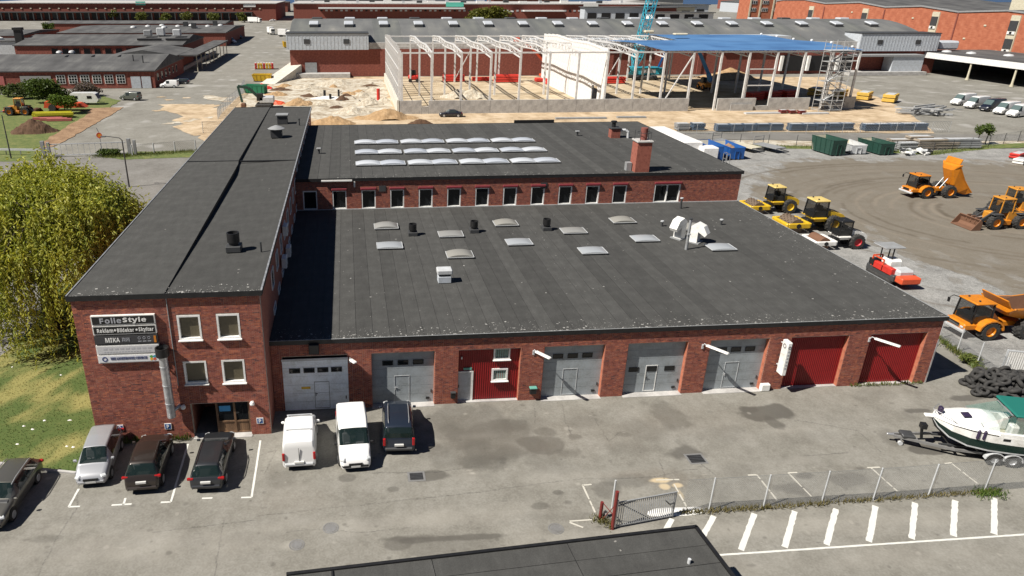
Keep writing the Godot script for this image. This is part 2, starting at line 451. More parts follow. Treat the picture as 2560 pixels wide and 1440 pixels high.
# a wall in the plane z = zf facing +z, from x0 to x1 and y0 to y1, with holes [x0, x1, y0, y1]; near: how many bricks become parts of their own
func brick_wall(parent: Node3D, x0: float, x1: float, y0: float, y1: float, zf: float, thick: float, holes: Array, near: int, bond := 0) -> void:
	var ys := [y0, y1]
	for h in holes: ys.append_array([h[2], h[3]])
	ys.sort()
	var w := sh()
	for i in ys.size() - 1:
		if ys[i + 1] - ys[i] < 0.005: continue
		var ym: float = (ys[i] + ys[i + 1]) * 0.5
		var cuts := []
		for h in holes:
			if h[2] < ym and h[3] > ym: cuts.append(h)
		cuts.sort_custom(func(a, b): return a[0] < b[0])
		var x := x0
		for h in cuts:
			if h[0] - x > 0.005: w.span(Vector3(x, ys[i], zf - thick), Vector3(h[0], ys[i + 1], zf))
			x = h[1]
		if x1 - x > 0.005: w.span(Vector3(x, ys[i], zf - thick), Vector3(x1, ys[i + 1], zf))
	var wall := put(w, "wall", mats.mortar, parent)
	if brick_box == null:
		var b := sh()
		b.box(Vector3.ZERO, Vector3.ONE)
		brick_box = b.mesh()
	var xf := []
	var cols := []
	var course := 0.0775
	var rows := int((y1 - y0) / course)
	for r in rows:
		var y := y0 + (r + 0.5) * course
		var x := x0 + 0.006
		var k := 0
		var head := (r % 2 == 1) if bond == 0 else false
		if head: x += -0.125
		while x < x1 - 0.02:
			var len := 0.24 if (k % 3 != 2 or bond == 1) else 0.115
			var a := maxf(x, x0 + 0.004)
			var e := minf(x + len, x1 - 0.004)
			k += 1
			x += len + 0.0125
			for h in holes:
				if y + 0.03 > h[2] and y - 0.03 < h[3]:
					if a >= h[0] and e <= h[1]: e = a
					elif a < h[0] and e > h[0]: e = h[0] - 0.004
					elif a < h[1] and e > h[1]: a = h[1] + 0.004
			if e - a < 0.03: continue
			var pr := 0.016 + rr(0, 0.005)
			xf.append(Transform3D(Basis.from_scale(Vector3(e - a, 0.065, pr)), Vector3((a + e) * 0.5, y, zf + pr * 0.5 - 0.004)))
			var t := 0
			var u := rng.randf()
			if u < 0.34: t = 0
			elif u < 0.56: t = 1
			elif u < 0.72: t = 2
			elif u < 0.81: t = 3
			elif u < 0.97: t = 4
			else: t = 5
			cols.append(t)
	var order := range(xf.size())
	if near > 0:
		order.sort_custom(func(a, b): return (xf[a].origin - CAM_AT).length_squared() < (xf[b].origin - CAM_AT).length_squared())
		for i in mini(near, order.size()): again(brick_box, "brick", mats["brick%d" % cols[order[i]]], wall, xf[order[i]])
	var rx := []
	var rc := []
	for i in range(near, order.size()):
		rx.append(xf[order[i]])
		var q: Color = brick_tones[cols[order[i]]]
		rc.append(q * rr(0.9, 1.1))
	many("brick_courses", brick_box, mats.brick_stuff, rx, rc, wall)

func frame_window(parent: Node3D, called: String, x0: float, x1: float, y0: float, y1: float, z: float, t: float, glass: Material, depth := 0.12, sill := true, mull := 0) -> Node3D:
	var f := sh()
	var d := depth
	f.span(Vector3(x0, y0, z - d), Vector3(x0 + t, y1, z)); f.span(Vector3(x1 - t, y0, z - d), Vector3(x1, y1, z))
	f.span(Vector3(x0 + t, y1 - t, z - d), Vector3(x1 - t, y1, z)); f.span(Vector3(x0 + t, y0, z - d), Vector3(x1 - t, y0 + t, z))
	for i in mull:
		var xm := lerpf(x0, x1, (i + 1.0) / (mull + 1))
		f.span(Vector3(xm - t * 0.5, y0 + t, z - d), Vector3(xm + t * 0.5, y1 - t, z - 0.01))
	var o := put(f, called, mats.white_pvc, parent)
	for i in mull + 1:
		var a := lerpf(x0, x1, i / (mull + 1.0)) + t * 0.6
		var b := lerpf(x0, x1, (i + 1.0) / (mull + 1)) - t * 0.6
		put(sh().span(Vector3(a, y0 + t * 0.6, z - d + 0.015), Vector3(b, y1 - t * 0.6, z - d + 0.035)), "pane", glass, o)
	if sill: put(sh().span(Vector3(x0 - 0.05, y0 - 0.05, z + 0.002), Vector3(x1 + 0.05, y0 - 0.002, z + 0.14)), "sill", mats.white_pvc, o)
	return o

func text_on(parent: Node3D, words: String, called: String, m: Material, at: Vector3, height: float, width: float, basis := Basis.IDENTITY, serif := false) -> void:
	var f := SystemFont.new()
	f.font_names = PackedStringArray(["Droid Serif" if serif else "Droid Sans"])
	f.font_weight = 700
	var t := TextMesh.new()
	t.text = words
	t.font = f
	t.font_size = 32
	t.pixel_size = 0.01
	t.depth = 0.02
	t.curve_step = 2.0
	var b := t.get_aabb()
	var o := MeshInstance3D.new()
	o.name = called
	o.mesh = t
	o.material_override = m
	var s := Vector3(width / maxf(b.size.x, 0.01), height / maxf(b.size.y, 0.01), 1.0)
	var bb := basis * Basis.from_scale(s)
	o.transform = Transform3D(bb, at - bb * (b.position + b.size * 0.5))
	parent.add_child(o, true)

const TW := 10.08
const TL := 64.4
const TH := 9.375
const GZ := -2.436
const GX := 43.84
const GH := 5.0
const MZ := -29.69
const MB := -57.54
const MH := 8.07

func flat_roof(parent: Node3D, x0: float, x1: float, z0: float, z1: float, y: float, strips_along_z: bool, width: float, over_l := 0.14, over_r := 0.14, over_f := 0.14, over_b := 0.14) -> void:
	# deck, black fascia and felt strips laid side by side
	var a := x0 - over_l; var b := x1 + over_r; var f := z1 + over_f; var k := z0 - over_b
	put(sh().span(Vector3(a + 0.02, y - 0.24, k + 0.02), Vector3(b - 0.02, y - 0.013, f - 0.02)), "roof_deck", mats.fascia, parent)
	var e := sh()
	e.span(Vector3(a, y - 0.27, f - 0.02), Vector3(b, y + 0.03, f + 0.02)); e.span(Vector3(a, y - 0.27, k - 0.02), Vector3(b, y + 0.03, k + 0.02))
	if over_l > 0: e.span(Vector3(a - 0.02, y - 0.265, k + 0.021), Vector3(a + 0.02, y + 0.028, f - 0.021))
	if over_r > 0: e.span(Vector3(b - 0.02, y - 0.265, k + 0.021), Vector3(b + 0.02, y + 0.028, f - 0.021))
	put(e, "fascia", mats.fascia, parent)
	var n := int(((b - a) if strips_along_z else (f - k)) / width) + 1
	var w := ((b - a - 0.06) if strips_along_z else (f - k - 0.06)) / n
	var q := sh()
	if strips_along_z: q.box(Vector3.ZERO, Vector3(w - 0.02, 0.014, f - k - 0.05))
	else: q.box(Vector3.ZERO, Vector3(b - a - 0.05, 0.012, w - 0.012))
	var me := q.mesh()
	for i in n:
		var c := Vector3(a + 0.03 + (i + 0.5) * w, y + rr(-0.003, 0.004), (f + k) * 0.5) if strips_along_z else Vector3((a + b) * 0.5, y + rr(-0.003, 0.004), k + 0.03 + (i + 0.5) * w)
		var tilt := Basis(Vector3(0, 0, 1), rr(-0.008, 0.008)) if strips_along_z else Basis(Vector3(1, 0, 0), rr(-0.008, 0.008))
		again(me, "felt_strip", mats["felt%d" % [0, 0, 1, 2][rng.randi() % 4]], parent, Transform3D(tilt, c))

func build_tower() -> void:
	var t := thing("office_building", "tall red brick office wing with five stacked signs beside its upper windows", "building")
	var wins := [[-4.61, -3.35, 6.49, 8.0], [-2.47, -1.21, 6.48, 8.0], [-4.6, -3.32, 3.65, 5.12], [-2.47, -1.18, 3.62, 5.12]]
	var holes := wins.duplicate()
	holes.append([-4.52, -1.15, 0.0, 2.29])
	brick_wall(t, -TW, 0.0, 0.0, TH - 0.25, 0.0, 0.34, holes, 300)
	for w in wins: frame_window(t, "window", w[0], w[1], w[2], w[3], 0.03, 0.105, mats.blind, 0.2)
	# the other walls
	var s := sh()
	s.span(Vector3(-0.34, 0, -TL), Vector3(0, TH - 0.25, -0.345))
	put(s, "side_wall", mats.brick_side, t)
	put(sh().span(Vector3(-TW, 0, -TL), Vector3(-TW + 0.34, TH - 0.25, -0.345)), "side_wall", mats.brick_side, t)
	put(sh().span(Vector3(-TW + 0.345, 0, -TL), Vector3(-0.345, TH - 0.25, -TL + 0.34)), "rear_wall", mats.brick_side, t)
	# entrance recess: dark passage beside a timber framed door unit
	put(sh().span(Vector3(-4.52, 2.295, -3.3), Vector3(-1.15, 2.4, -0.345)), "recess_ceiling", mats.concrete, t)
	put(sh().span(Vector3(-4.6, 0.0, -3.3), Vector3(-4.525, 2.29, -0.345)), "recess_wall", mats.brick_side, t)
	put(sh().span(Vector3(-4.52, 0.0, -3.4), Vector3(-3.15, 2.29, -3.305)), "recess_wall", mats.brick_side, t)
	var d := Node3D.new()
	d.name = "entrance_unit"
	t.add_child(d)
	var fr := sh()
	for x in [-3.15, -2.13, -1.28]: fr.span(Vector3(x, 0.05, -0.32), Vector3(x + 0.12, 2.28, -0.2))
	for y in [0.05, 0.80, 2.16]:
		fr.span(Vector3(-3.03, y, -0.31), Vector3(-2.13, y + 0.1, -0.21)); fr.span(Vector3(-2.01, y, -0.31), Vector3(-1.28, y + 0.1, -0.21))
	put(fr, "timber_frame", mats.wood, d)
	put(sh().span(Vector3(-3.03, 0.9, -0.27), Vector3(-2.13, 2.16, -0.25)), "pane", mats.window_dark, d)
	put(sh().span(Vector3(-2.01, 0.9, -0.27), Vector3(-1.28, 2.16, -0.25)), "pane", mats.window_dark, d)
	var pl := sh()
	pl.box(Vector3.ZERO, Vector3(0.108, 0.65, 0.03))
	var pm := pl.mesh()
	for i in 15:
		var x := -2.98 + i * 0.115
		if x > -2.16 and x < -1.97: continue
		again(pm, "plank", mats.wood, d, Transform3D(Basis.IDENTITY, Vector3(x, 0.475, -0.26 + rr(-0.004, 0.004))))
	put(sh().span(Vector3(-2.95, 1.55, -0.249), Vector3(-2.3, 1.92, -0.243)), "blue_notice", mat("notice_blue", rgb(0.06, 0.32, 0.62), 0.5), d)
	put(sh().span(Vector3(-4.52, 0.0, -0.345), Vector3(-1.1, 0.045, 0.28)), "threshold", mats.concrete, t)
	# windows of the long side, above the workshop roof
	for row in [[6.9, 8.1], [5.35, 5.55]]:
		for i in 17:
			var z := -6.4 - i * 3.28
			if row[0] < 6 and z < MZ: continue
			var y0: float = row[0]
			var y1: float = row[1]
			if row[0] < 6: y0 = 5.15; y1 = 5.62
			if z < MZ and row[0] > 6: y0 = 8.2; y1 = 8.75
			var f := sh()
			for zz in [z - 0.62, z + 0.62]: f.box(Vector3(0.03, (y0 + y1) * 0.5, zz), Vector3(0.06, y1 - y0, 0.09))
			for yy in [y0, y1]: f.box(Vector3(0.031, yy, z), Vector3(0.058, 0.09, 1.148))
			var o := put(f, "side_window", mats.white_pvc, t)
			put(sh().box(Vector3(0.012, (y0 + y1) * 0.5, z), Vector3(0.02, y1 - y0 - 0.09, 1.148)), "pane", mats.window_dark, o)
	# roof in two halves, the left half standing proud along the middle joint
	put(sh().span(Vector3(-TW + 0.36, TH - 0.7, -TL + 0.36), Vector3(-0.36, TH - 0.5, -0.36)), "roof_deck", mats.fascia, t)
	var xs := [-5.06, -5.13, -5.2, -5.25, -5.4, -5.5]
	var zs := [-0.35, -14.0, -28.0, -31.5, -31.7, -62.6]
	var up := [0.05, 0.30, 0.40, 0.12, 0.28, 0.08]
	var joint := []
	for i in 41:
		var z := lerpf(0.13, -TL - 0.13, i / 40.0)
		var k := 0
		while k < zs.size() - 2 and z < zs[k + 1]: k += 1
		var u := clampf((z - zs[k]) / (zs[k + 1] - zs[k]), 0, 1)
		joint.append([lerpf(xs[k], xs[k + 1], u), z, lerpf(up[k], up[k + 1], u)])
	var lf := sh(); var rt := sh(); var st := sh()
	for i in 40:
		var a: Array = joint[i]
		var b: Array = joint[i + 1]
		lf.quad(Vector3(-TW - 0.13, TH, a[1]), Vector3(a[0], TH + 0.02, a[1]), Vector3(b[0], TH + 0.02, b[1]), Vector3(-TW - 0.13, TH, b[1]))
		rt.quad(Vector3(a[0], TH + 0.01 - a[2], a[1]), Vector3(0.13, TH, a[1]), Vector3(0.13, TH, b[1]), Vector3(b[0], TH + 0.01 - b[2], b[1]))
		st.quad(Vector3(a[0], TH - 0.01 - a[2], a[1]), Vector3(b[0], TH - 0.01 - b[2], b[1]), Vector3(b[0], TH + 0.02, b[1]), Vector3(a[0], TH + 0.02, a[1]))
	put(lf, "roof_felt", mats.felt0, t); put(rt, "roof_felt", mats.felt1, t); put(st, "roof_step", mats.fascia, t)
	put(sh().span(Vector3(-TW - 0.1, TH + 0.022, -31.9), Vector3(-5.3, TH + 0.06, -31.75)), "roof_joint", mats.fascia, t)
	put(sh().span(Vector3(-5.2, TH - 0.1, -31.9), Vector3(0.1, TH + 0.04, -31.75)), "roof_joint", mats.fascia, t)
	var e := sh()
	e.span(Vector3(-TW - 0.16, TH - 0.27, 0.13), Vector3(0.16, TH + 0.03, 0.17)); e.span(Vector3(-TW - 0.16, TH - 0.27, -TL - 0.17), Vector3(0.16, TH + 0.05, -TL - 0.13))
	e.span(Vector3(0.13, TH - 0.265, -TL - 0.129), Vector3(0.17, TH + 0.028, 0.129)); e.span(Vector3(-TW - 0.17, TH - 0.265, -TL - 0.129), Vector3(-TW - 0.13, TH + 0.028, 0.129))
	put(e, "fascia", mats.fascia, t)
	var cap := sh()
	cap.span(Vector3(0.08, TH + 0.03, -TL - 0.1), Vector3(0.18, TH + 0.04, 0.1)); cap.span(Vector3(-TW - 0.18, TH + 0.03, -TL - 0.1), Vector3(-TW - 0.1, TH + 0.04, 0.1))
	put(cap, "edge_flashing", mats.zinc, t)
	put(sh().tube([Vector3(-5.02, 9.1, 0.07), Vector3(-5.02, 8.7, 0.05), Vector3(-5.02, 5.3, 0.05), Vector3(-5.02, 3.6, 0.05)], 0.03, 6), "conduit", mats.grey, t)

	# signs on the front wall
	var labels := ["black sign board with pale chunky outlined lettering, topmost of the five signs", "black sign board with three handwritten words between dots under the topmost sign", "dark grey sign board with small white logos, middle of the five signs", "faded whitish sign board with washed out print between dark and white sign", "white sign board with blue lettering and colourful emblem, lowest of the five signs"]
	var rows := [[7.64, 8.2], [7.06, 7.59], [6.45, 6.98], [5.85, 6.39], [5.3, 5.8]]
	var ink_w := mat("ink_white", rgb(0.75, 0.75, 0.73), 0.6)
	var ink_n := mat("ink_navy", rgb(0.03, 0.05, 0.16), 0.6)
	var ink_g := mat("ink_grey", rgb(0.20, 0.20, 0.22), 0.6)
	var ink_p := mat("ink_pale", rgb(0.36, 0.37, 0.40), 0.7)
	for i in 5:
		var g := thing("sign_board", labels[i], "sign", Vector3(-7.44, rows[i][0], 0.02), 0, "sign boards stacked on the office wall")
		var h: float = rows[i][1] - rows[i][0]
		put(sh().span(Vector3(-1.7, 0, 0), Vector3(1.7, h, 0.17)), "case", mats.white if i != 2 else mats.dark_grey, g)
		var face: Material = [mats.black, mats.black, mat("sign_grey", rgb(0.045, 0.045, 0.05), 0.5), mat("sign_faded", rgb(0.55, 0.55, 0.56), 0.6), mat("sign_white", rgb(0.72, 0.73, 0.75), 0.5)][i]
		put(sh().span(Vector3(-1.64, 0.05, 0.171), Vector3(1.64, h - 0.05, 0.182)), "face", face, g)
		var z := 0.19
		if i == 0:
			text_on(g, "Folie", "lettering", ink_p, Vector3(-0.66, h * 0.5, z), 0.33, 1.15); text_on(g, "Style", "lettering", ink_w, Vector3(0.62, h * 0.5 - 0.02, z), 0.37, 1.25)
		elif i == 1:
			text_on(g, "Reklam", "lettering", ink_w, Vector3(-1.03, h * 0.5, z), 0.24, 0.86); text_on(g, "Bildekor", "lettering", ink_w, Vector3(0.06, h * 0.5, z), 0.24, 0.9); text_on(g, "Skyltar", "lettering", ink_w, Vector3(1.16, h * 0.5 - 0.02, z), 0.3, 0.8)
			for x in [-0.5, 0.65]: put(sh().cyl(Vector3(x, h * 0.5, z - 0.008), Vector3(x, h * 0.5, z + 0.008), 0.06), "dot", ink_w, g)
		elif i == 2:
			text_on(g, "MIKA", "lettering", ink_w, Vector3(-0.72, h * 0.52, z), 0.26, 0.78)
			text_on(g, "TRUCK", "lettering", ink_p, Vector3(0.0, h * 0.64, z), 0.1, 0.42); text_on(g, "PARTS", "lettering", ink_p, Vector3(0.0, h * 0.42, z), 0.1, 0.42)
			put(sh().span(Vector3(1.5, 0.06, z - 0.008), Vector3(1.62, h - 0.06, z)), "orange_edge", mats.orange, g)
			for k in 3:
				put(sh().ring(Vector3(0.72 + k * 0.26, h * 0.68, z - 0.008), Vector3(0, 0, 1), 0.06, 0.08, 0.012), "round_logo", ink_p, g)
				put(sh().span(Vector3(0.63 + k * 0.26, h * 0.25, z - 0.008), Vector3(0.82 + k * 0.26, h * 0.33, z)), "logo", ink_p, g)
		elif i == 3:
			for k in 9: put(sh().span(Vector3(-1.3 + k * 0.3, h * 0.5, z - 0.008), Vector3(-1.3 + k * 0.3 + 0.2, h * 0.72, z - 0.003)), "faded_print", mat("sign_ghost", rgb(0.44, 0.44, 0.46), 0.7), g)
			for k in 16: put(sh().span(Vector3(-1.3 + k * 0.16, h * 0.22, z - 0.008), Vector3(-1.3 + k * 0.16 + 0.11, h * 0.30, z - 0.003)), "faded_print", ink_p, g)
		else:
			text_on(g, "THE LIGHTHOUSE CHURCH", "lettering", ink_n, Vector3(-0.02, h * 0.56, z), 0.15, 2.0, Basis.IDENTITY, true)
			put(sh().ring(Vector3(-1.32, h * 0.5, z - 0.008), Vector3(0, 0, 1), 0.09, 0.15, 0.012), "round_emblem", ink_n, g)
			var cc := [rgb(0.7, 0.4, 0.02), rgb(0.6, 0.08, 0.03), rgb(0.08, 0.35, 0.08), rgb(0.05, 0.3, 0.4)]
			for k in 4: put(sh().box(Vector3(1.3 + 0.09 * (1 if k & 1 else -1), h * 0.5 + 0.08 * (1 if k & 2 else -1), z - 0.004), Vector3(0.15, 0.14, 0.01), Basis(Vector3(0, 0, 1), 0.5)), "emblem_piece", mat("emblem%d" % k, cc[k], 0.6), g)
	# flue on the front wall
	var fl := thing("flue_pipe", "galvanised flue pipe with black top standing off the brick front", "flue", Vector3(-5.54, 1.76, 0.42))
	put(sh().cyl(Vector3(0, 0, 0), Vector3(0, 4.25, 0), 0.24, 0.24, 20), "pipe", mats.zinc, fl)
	for y in [0.9, 2.1, 3.3]: put(sh().ring(Vector3(0, y, 0), Vector3.UP, 0.235, 0.262, 0.06, 20), "seam_band", mats.zinc, fl)
	put(sh().ring(Vector3(0, 4.0, 0), Vector3.UP, 0.3, 0.37, 0.52, 20), "top_collar", mats.black, fl)
	put(sh().cyl(Vector3(0, 4.05, 0), Vector3(0, 4.2, 0), 0.3, 0.3, 20), "top_baffle", mats.dark_grey, fl)
	for y in [0.6, 3.0]: put(sh().span(Vector3(-0.05, y, -0.42), Vector3(0.05, y + 0.06, -0.2)), "bracket", mats.grey, fl)
	put(sh().cyl(Vector3(0.1, 0.35, -0.05), Vector3(0.45, 0.5, -0.4), 0.11, 0.11, 12), "wall_elbow", mats.zinc, fl)
	for a in [[300, 1070, "blue parking sign on the brick front near the lawn"], [420, 1066, "blue parking sign on the brick front under the flue pipe"], [650, 1052, "blue parking sign on the brick pier beside the timber door"]]:
		var p := PZ(a[0], a[1], 0.05)
		var g := thing("parking_sign", a[2], "sign", Vector3(p.x, p.y, 0.025), 0, "blue parking signs on the office front")
		put(sh().span(Vector3(-0.2, -0.2, 0), Vector3(0.2, 0.2, 0.03)), "plate", mats.white, g)
		put(sh().span(Vector3(-0.16, -0.16, 0.031), Vector3(0.16, 0.16, 0.036)), "blue_field", mat("p_blue", rgb(0.02, 0.09, 0.3), 0.4), g)
		text_on(g, "P", "letter", ink_w, Vector3(0, 0, 0.043), 0.22, 0.14)
	for a in [[459, 1015, "small white wall lamp beside the flue pipe foot"], [631, 1006, "small white wall lamp above the brick pier by the door"]]:
		var p := PZ(a[0], a[1], 0.1)
		var g := thing("wall_lamp", a[2], "lamp", Vector3(p.x, p.y, 0.02))
		put(sh().span(Vector3(-0.05, -0.06, 0), Vector3(0.05, 0.06, 0.14)), "mount", mats.white, g)
		put(sh().lathe(Vector3(0, -0.12, 0.2), [[0.01, 0.0], [0.13, 0.03], [0.15, 0.12], [0.11, 0.22], [0.02, 0.27]], 12), "globe", mats.white, g)
	# fittings on the tower roof
	var v := thing("roof_ventilator", "black round ventilator on square base on the long office roof", "vent", Vector3(-2.26, TH - 0.03, -6.68), 0, "black round roof ventilators")
	vent_parts(v, 0.98)
	var b1 := thing("roof_vent_box", "square dark vent box with pale flat lid at far end of office roof", "vent", Vector3(-2.79, TH - 0.02, -52.1))
	put(sh().span(Vector3(-0.6, 0, -0.5), Vector3(0.6, 0.95, 0.5)), "casing", mats.dark_grey, b1); put(sh().bbox(Vector3(0, 1.05, 0), Vector3(1.5, 0.2, 1.25), 0.04), "lid", mats.grey, b1)
	var b2 := thing("roof_vent_box", "square dark vent box with domed grey hat beyond the roof joint", "vent", Vector3(-2.78, TH - 0.02, -43.6))
	put(sh().span(Vector3(-0.6, 0, -0.55), Vector3(0.6, 0.85, 0.55)), "casing", mats.dark_grey, b2); put(sh().lathe(Vector3(0, 0.86, 0), [[0.9, 0.0], [0.95, 0.08], [0.6, 0.25], [0.1, 0.42], [0.02, 0.43]], 12), "hat", mats.grey, b2)
	solid(sh().cyl(Vector3(-0.53, TH - 0.02, -6.2), Vector3(-0.53, TH + 0.65, -6.2), 0.06), "vent_pipe", mats.dark_grey, "thin dark vent pipe near the round ventilator on office roof", "pipe")
	solid(sh().cyl(Vector3(-0.7, TH - 0.02, -50.5), Vector3(-0.7, TH + 0.7, -50.5), 0.08).cyl(Vector3(-0.7, TH + 0.7, -50.5), Vector3(-0.7, TH + 0.8, -50.5), 0.13), "vent_pipe", mats.dark_grey, "thin dark capped vent pipe beside the pale lidded vent box", "pipe")
	# air conditioners on the shaded side wall
	var acs := [[722, 628, "white air conditioner on the shaded office side wall, further one of a pair"], [712, 655, "white air conditioner on the shaded office side wall above the workshop roof"], [714, 575, "pale blue fan unit high on the shaded office side wall"]]
	for a in acs:
		var p := PX(a[0], a[1], 0.3)
		var g := thing("air_conditioner", a[2], "air conditioner", Vector3(0.05, p.y - 0.35, p.z), 0, "air conditioners on the office side wall")
		put(sh().bbox(Vector3(0.24, 0.4, 0), Vector3(0.36, 0.75, 1.0), 0.03), "case", mats.white, g)
		put(sh().ring(Vector3(0.42, 0.4, 0.1), Vector3.RIGHT, 0.24, 0.28, 0.02), "fan_ring", mats.grey, g)
		for k in [-0.35, 0.35]: put(sh().span(Vector3(-0.048, -0.02, k - 0.03), Vector3(0.4, 0.02, k + 0.03)), "bracket", mats.grey, g)

func vent_parts(g: Node3D, k := 1.0) -> void:
	put(sh().bbox(Vector3(0, 0.2 * k, 0), Vector3(0.95 * k, 0.4 * k, 0.95 * k), 0.03), "base_box", mats.dark_grey, g)
	put(sh().cyl(Vector3(0, 0.4 * k, 0), Vector3(0, 0.62 * k, 0), 0.3 * k, 0.3 * k, 18), "neck", mats.black, g)
	put(sh().ring(Vector3(0, 0.6 * k, 0), Vector3.UP, 0.33 * k, 0.4 * k, 0.62 * k, 20), "cowl", mats.black, g)
	put(sh().cyl(Vector3(0, 0.62 * k, 0), Vector3(0, 1.0 * k, 0), 0.325 * k, 0.325 * k, 18), "baffle", mats.dark_grey, g)

func skylight(at: Vector3, sx: float, sz: float, rise: float, label: String, group: String, m: Material) -> Node3D:
	var g := thing("roof_skylight", label, "skylight", at, 0, group)
	put(sh().span(Vector3(-sx / 2, 0, -sz / 2), Vector3(sx / 2, 0.16, sz / 2)), "curb", mats.dark_grey, g)
	var rings := []
	for i in 9:
		var u := i / 8.0
		var row := PackedVector3Array()
		for j in 7:
			var w := j / 6.0
			var hgt := rise * (1.0 - pow(absf(2 * u - 1), 2.6)) * (0.55 + 0.45 * (1.0 - pow(absf(2 * w - 1), 3)))
			row.append(Vector3(lerpf(-sx / 2 - 0.04, sx / 2 + 0.04, u), 0.17 + hgt, lerpf(-sz / 2 - 0.04, sz / 2 + 0.04, w)))
		rings.append(row)
	var d := sh()
	d.loft(rings, false, false)
	var e := sz / 2 + 0.04
	for i in 8:
		for sg in [-1.0, 1.0]:
			var j := 6 if sg > 0 else 0
			d.quad(Vector3(rings[i][j].x, 0.155, sg * e), Vector3(rings[i + 1][j].x, 0.155, sg * e), rings[i + 1][j], rings[i][j])
	put(d, "dome", m, g)
	var fr := sh()
	for sg in [-1.0, 1.0]:
		fr.span(Vector3(-sx / 2 - 0.06, 0.13, sg * (sz / 2 + 0.05) - 0.02), Vector3(sx / 2 + 0.06, 0.19, sg * (sz / 2 + 0.05) + 0.02))
		fr.span(Vector3(sg * (sx / 2 + 0.05) - 0.02, 0.131, -sz / 2 - 0.029), Vector3(sg * (sx / 2 + 0.05) + 0.02, 0.189, sz / 2 + 0.029))
	put(fr, "rim", mats.light_grey, g)
	return g

func overhead_door(parent: Node3D, x0: float, x1: float, top: float, z: float, m: Material, style: int) -> void:
	var d := Node3D.new()
	d.name = "overhead_door"
	parent.add_child(d, true)
	var n := 6
	for i in n:
		var y0 := 0.04 + (top - 0.04) * i / n
		var y1 := 0.04 + (top - 0.04) * (i + 1) / n - 0.014
		put(sh().span(Vector3(x0, y0, z - 0.06), Vector3(x1, y1, z)), "door_panel", m, d)
	put(sh().span(Vector3(x0 - 0.02, 0.0, z - 0.1), Vector3(x1 + 0.02, top, z - 0.061)), "backing", mats.dark_grey, d)
	var w := x1 - x0
	var ws := []
	if style == 1: ws = [[0.10, 0.27], [0.32, 0.49], [0.53, 0.70], [0.74, 0.91]]
	elif style == 2: ws = [[0.17, 0.34], [0.415, 0.585], [0.66, 0.83]]
	else: ws = [[0.09, 0.26], [0.40, 0.57], [0.70, 0.87]]
	var wy0 := top * 0.735 if style != 3 else top * 0.42
	var wy1 := wy0 + 0.34
	for q in ws:
		var a: float = x0 + w * q[0]
		var b: float = x0 + w * q[1]
		var f := sh()
		f.span(Vector3(a, wy0, z + 0.001), Vector3(b, wy0 + 0.05, z + 0.03)); f.span(Vector3(a, wy1 - 0.05, z + 0.001), Vector3(b, wy1, z + 0.03))
		f.span(Vector3(a, wy0 + 0.05, z + 0.001), Vector3(a + 0.05, wy1 - 0.05, z + 0.03)); f.span(Vector3(b - 0.05, wy0 + 0.05, z + 0.001), Vector3(b, wy1 - 0.05, z + 0.03))
		put(f, "window_frame", mats.black, d)
		put(sh().span(Vector3(a + 0.05, wy0 + 0.05, z + 0.001), Vector3(b - 0.05, wy1 - 0.05, z + 0.012)), "window_pane", mats.window_dark, d)
	# wicket door
	var wa := x0 + w * ([0.0, 0.47, 0.36, 0.38][style] as float)
	var wb := wa + w * ([0.0, 0.235, 0.245, 0.20][style] as float)
	var f2 := sh()
	var t := 0.045 if style == 3 else 0.03
	f2.span(Vector3(wa, 0.12, z + 0.002), Vector3(wa + t, 2.05, z + 0.022)); f2.span(Vector3(wb - t, 0.12, z + 0.002), Vector3(wb, 2.05, z + 0.022)); f2.span(Vector3(wa + t, 2.05 - t, z + 0.002), Vector3(wb - t, 2.05, z + 0.022)); f2.span(Vector3(wa + t, 0.12, z + 0.002), Vector3(wb - t, 0.12 + t, z + 0.022))
	put(f2, "wicket_frame", mats.white if style == 3 else (mats.grey if style == 1 else mats.light_grey), d)
	put(sh().span(Vector3(wa + 0.06, 1.05, z + 0.003), Vector3(wa + 0.10, 1.25, z + 0.05)).span(Vector3(wa + 0.06, 1.2, z + 0.05), Vector3(wa + 0.2, 1.23, z + 0.07)), "handle", mats.light_grey if style == 2 else mats.dark_grey, d)
	put(sh().span(Vector3(x1 - 0.5, 0.26, z + 0.002), Vector3(x1 - 0.28, 0.4, z + 0.05)), "grip", mats.black, d)
	put(sh().span(Vector3(x1 - 0.2, 0.75, z + 0.002), Vector3(x1 - 0.13, 0.95, z + 0.04)), "latch", mats.dark_grey, d)
	if style == 1:
		put(sh().span(Vector3(x0 - 0.03, top - 0.12, z + 0.002), Vector3(x1 + 0.03, top + 0.03, z + 0.05)), "head_cover", mats.light_grey, d)
		put(sh().span(Vector3(x0 + w * 0.27, 1.55, z + 0.003), Vector3(x0 + w * 0.41, 1.72, z + 0.012)), "yellow_notice", mats.yellow, d)

func ribbed(x0: float, x1: float, y0: float, y1: float, z: float, pitch := 0.135, depth := 0.035) -> Sh:   # upright corrugated sheet
	var s := sh()
	var n := int((x1 - x0) / pitch)
	var p := (x1 - x0) / n
	for i in n:
		var a := x0 + i * p
		var q := [a, a + p * 0.5, a + p * 0.62, a + p * 0.88, a + p]
		var d := [0.0, 0.0, depth, depth, 0.0]
		for k in 4: s.quad(Vector3(q[k], y0, z + d[k]), Vector3(q[k + 1], y0, z + d[k + 1]), Vector3(q[k + 1], y1, z + d[k + 1]), Vector3(q[k], y1, z + d[k]))
	s.quad(Vector3(x1, y0, z - 0.03), Vector3(x0, y0, z - 0.03), Vector3(x0, y1, z - 0.03), Vector3(x1, y1, z - 0.03))
	return s

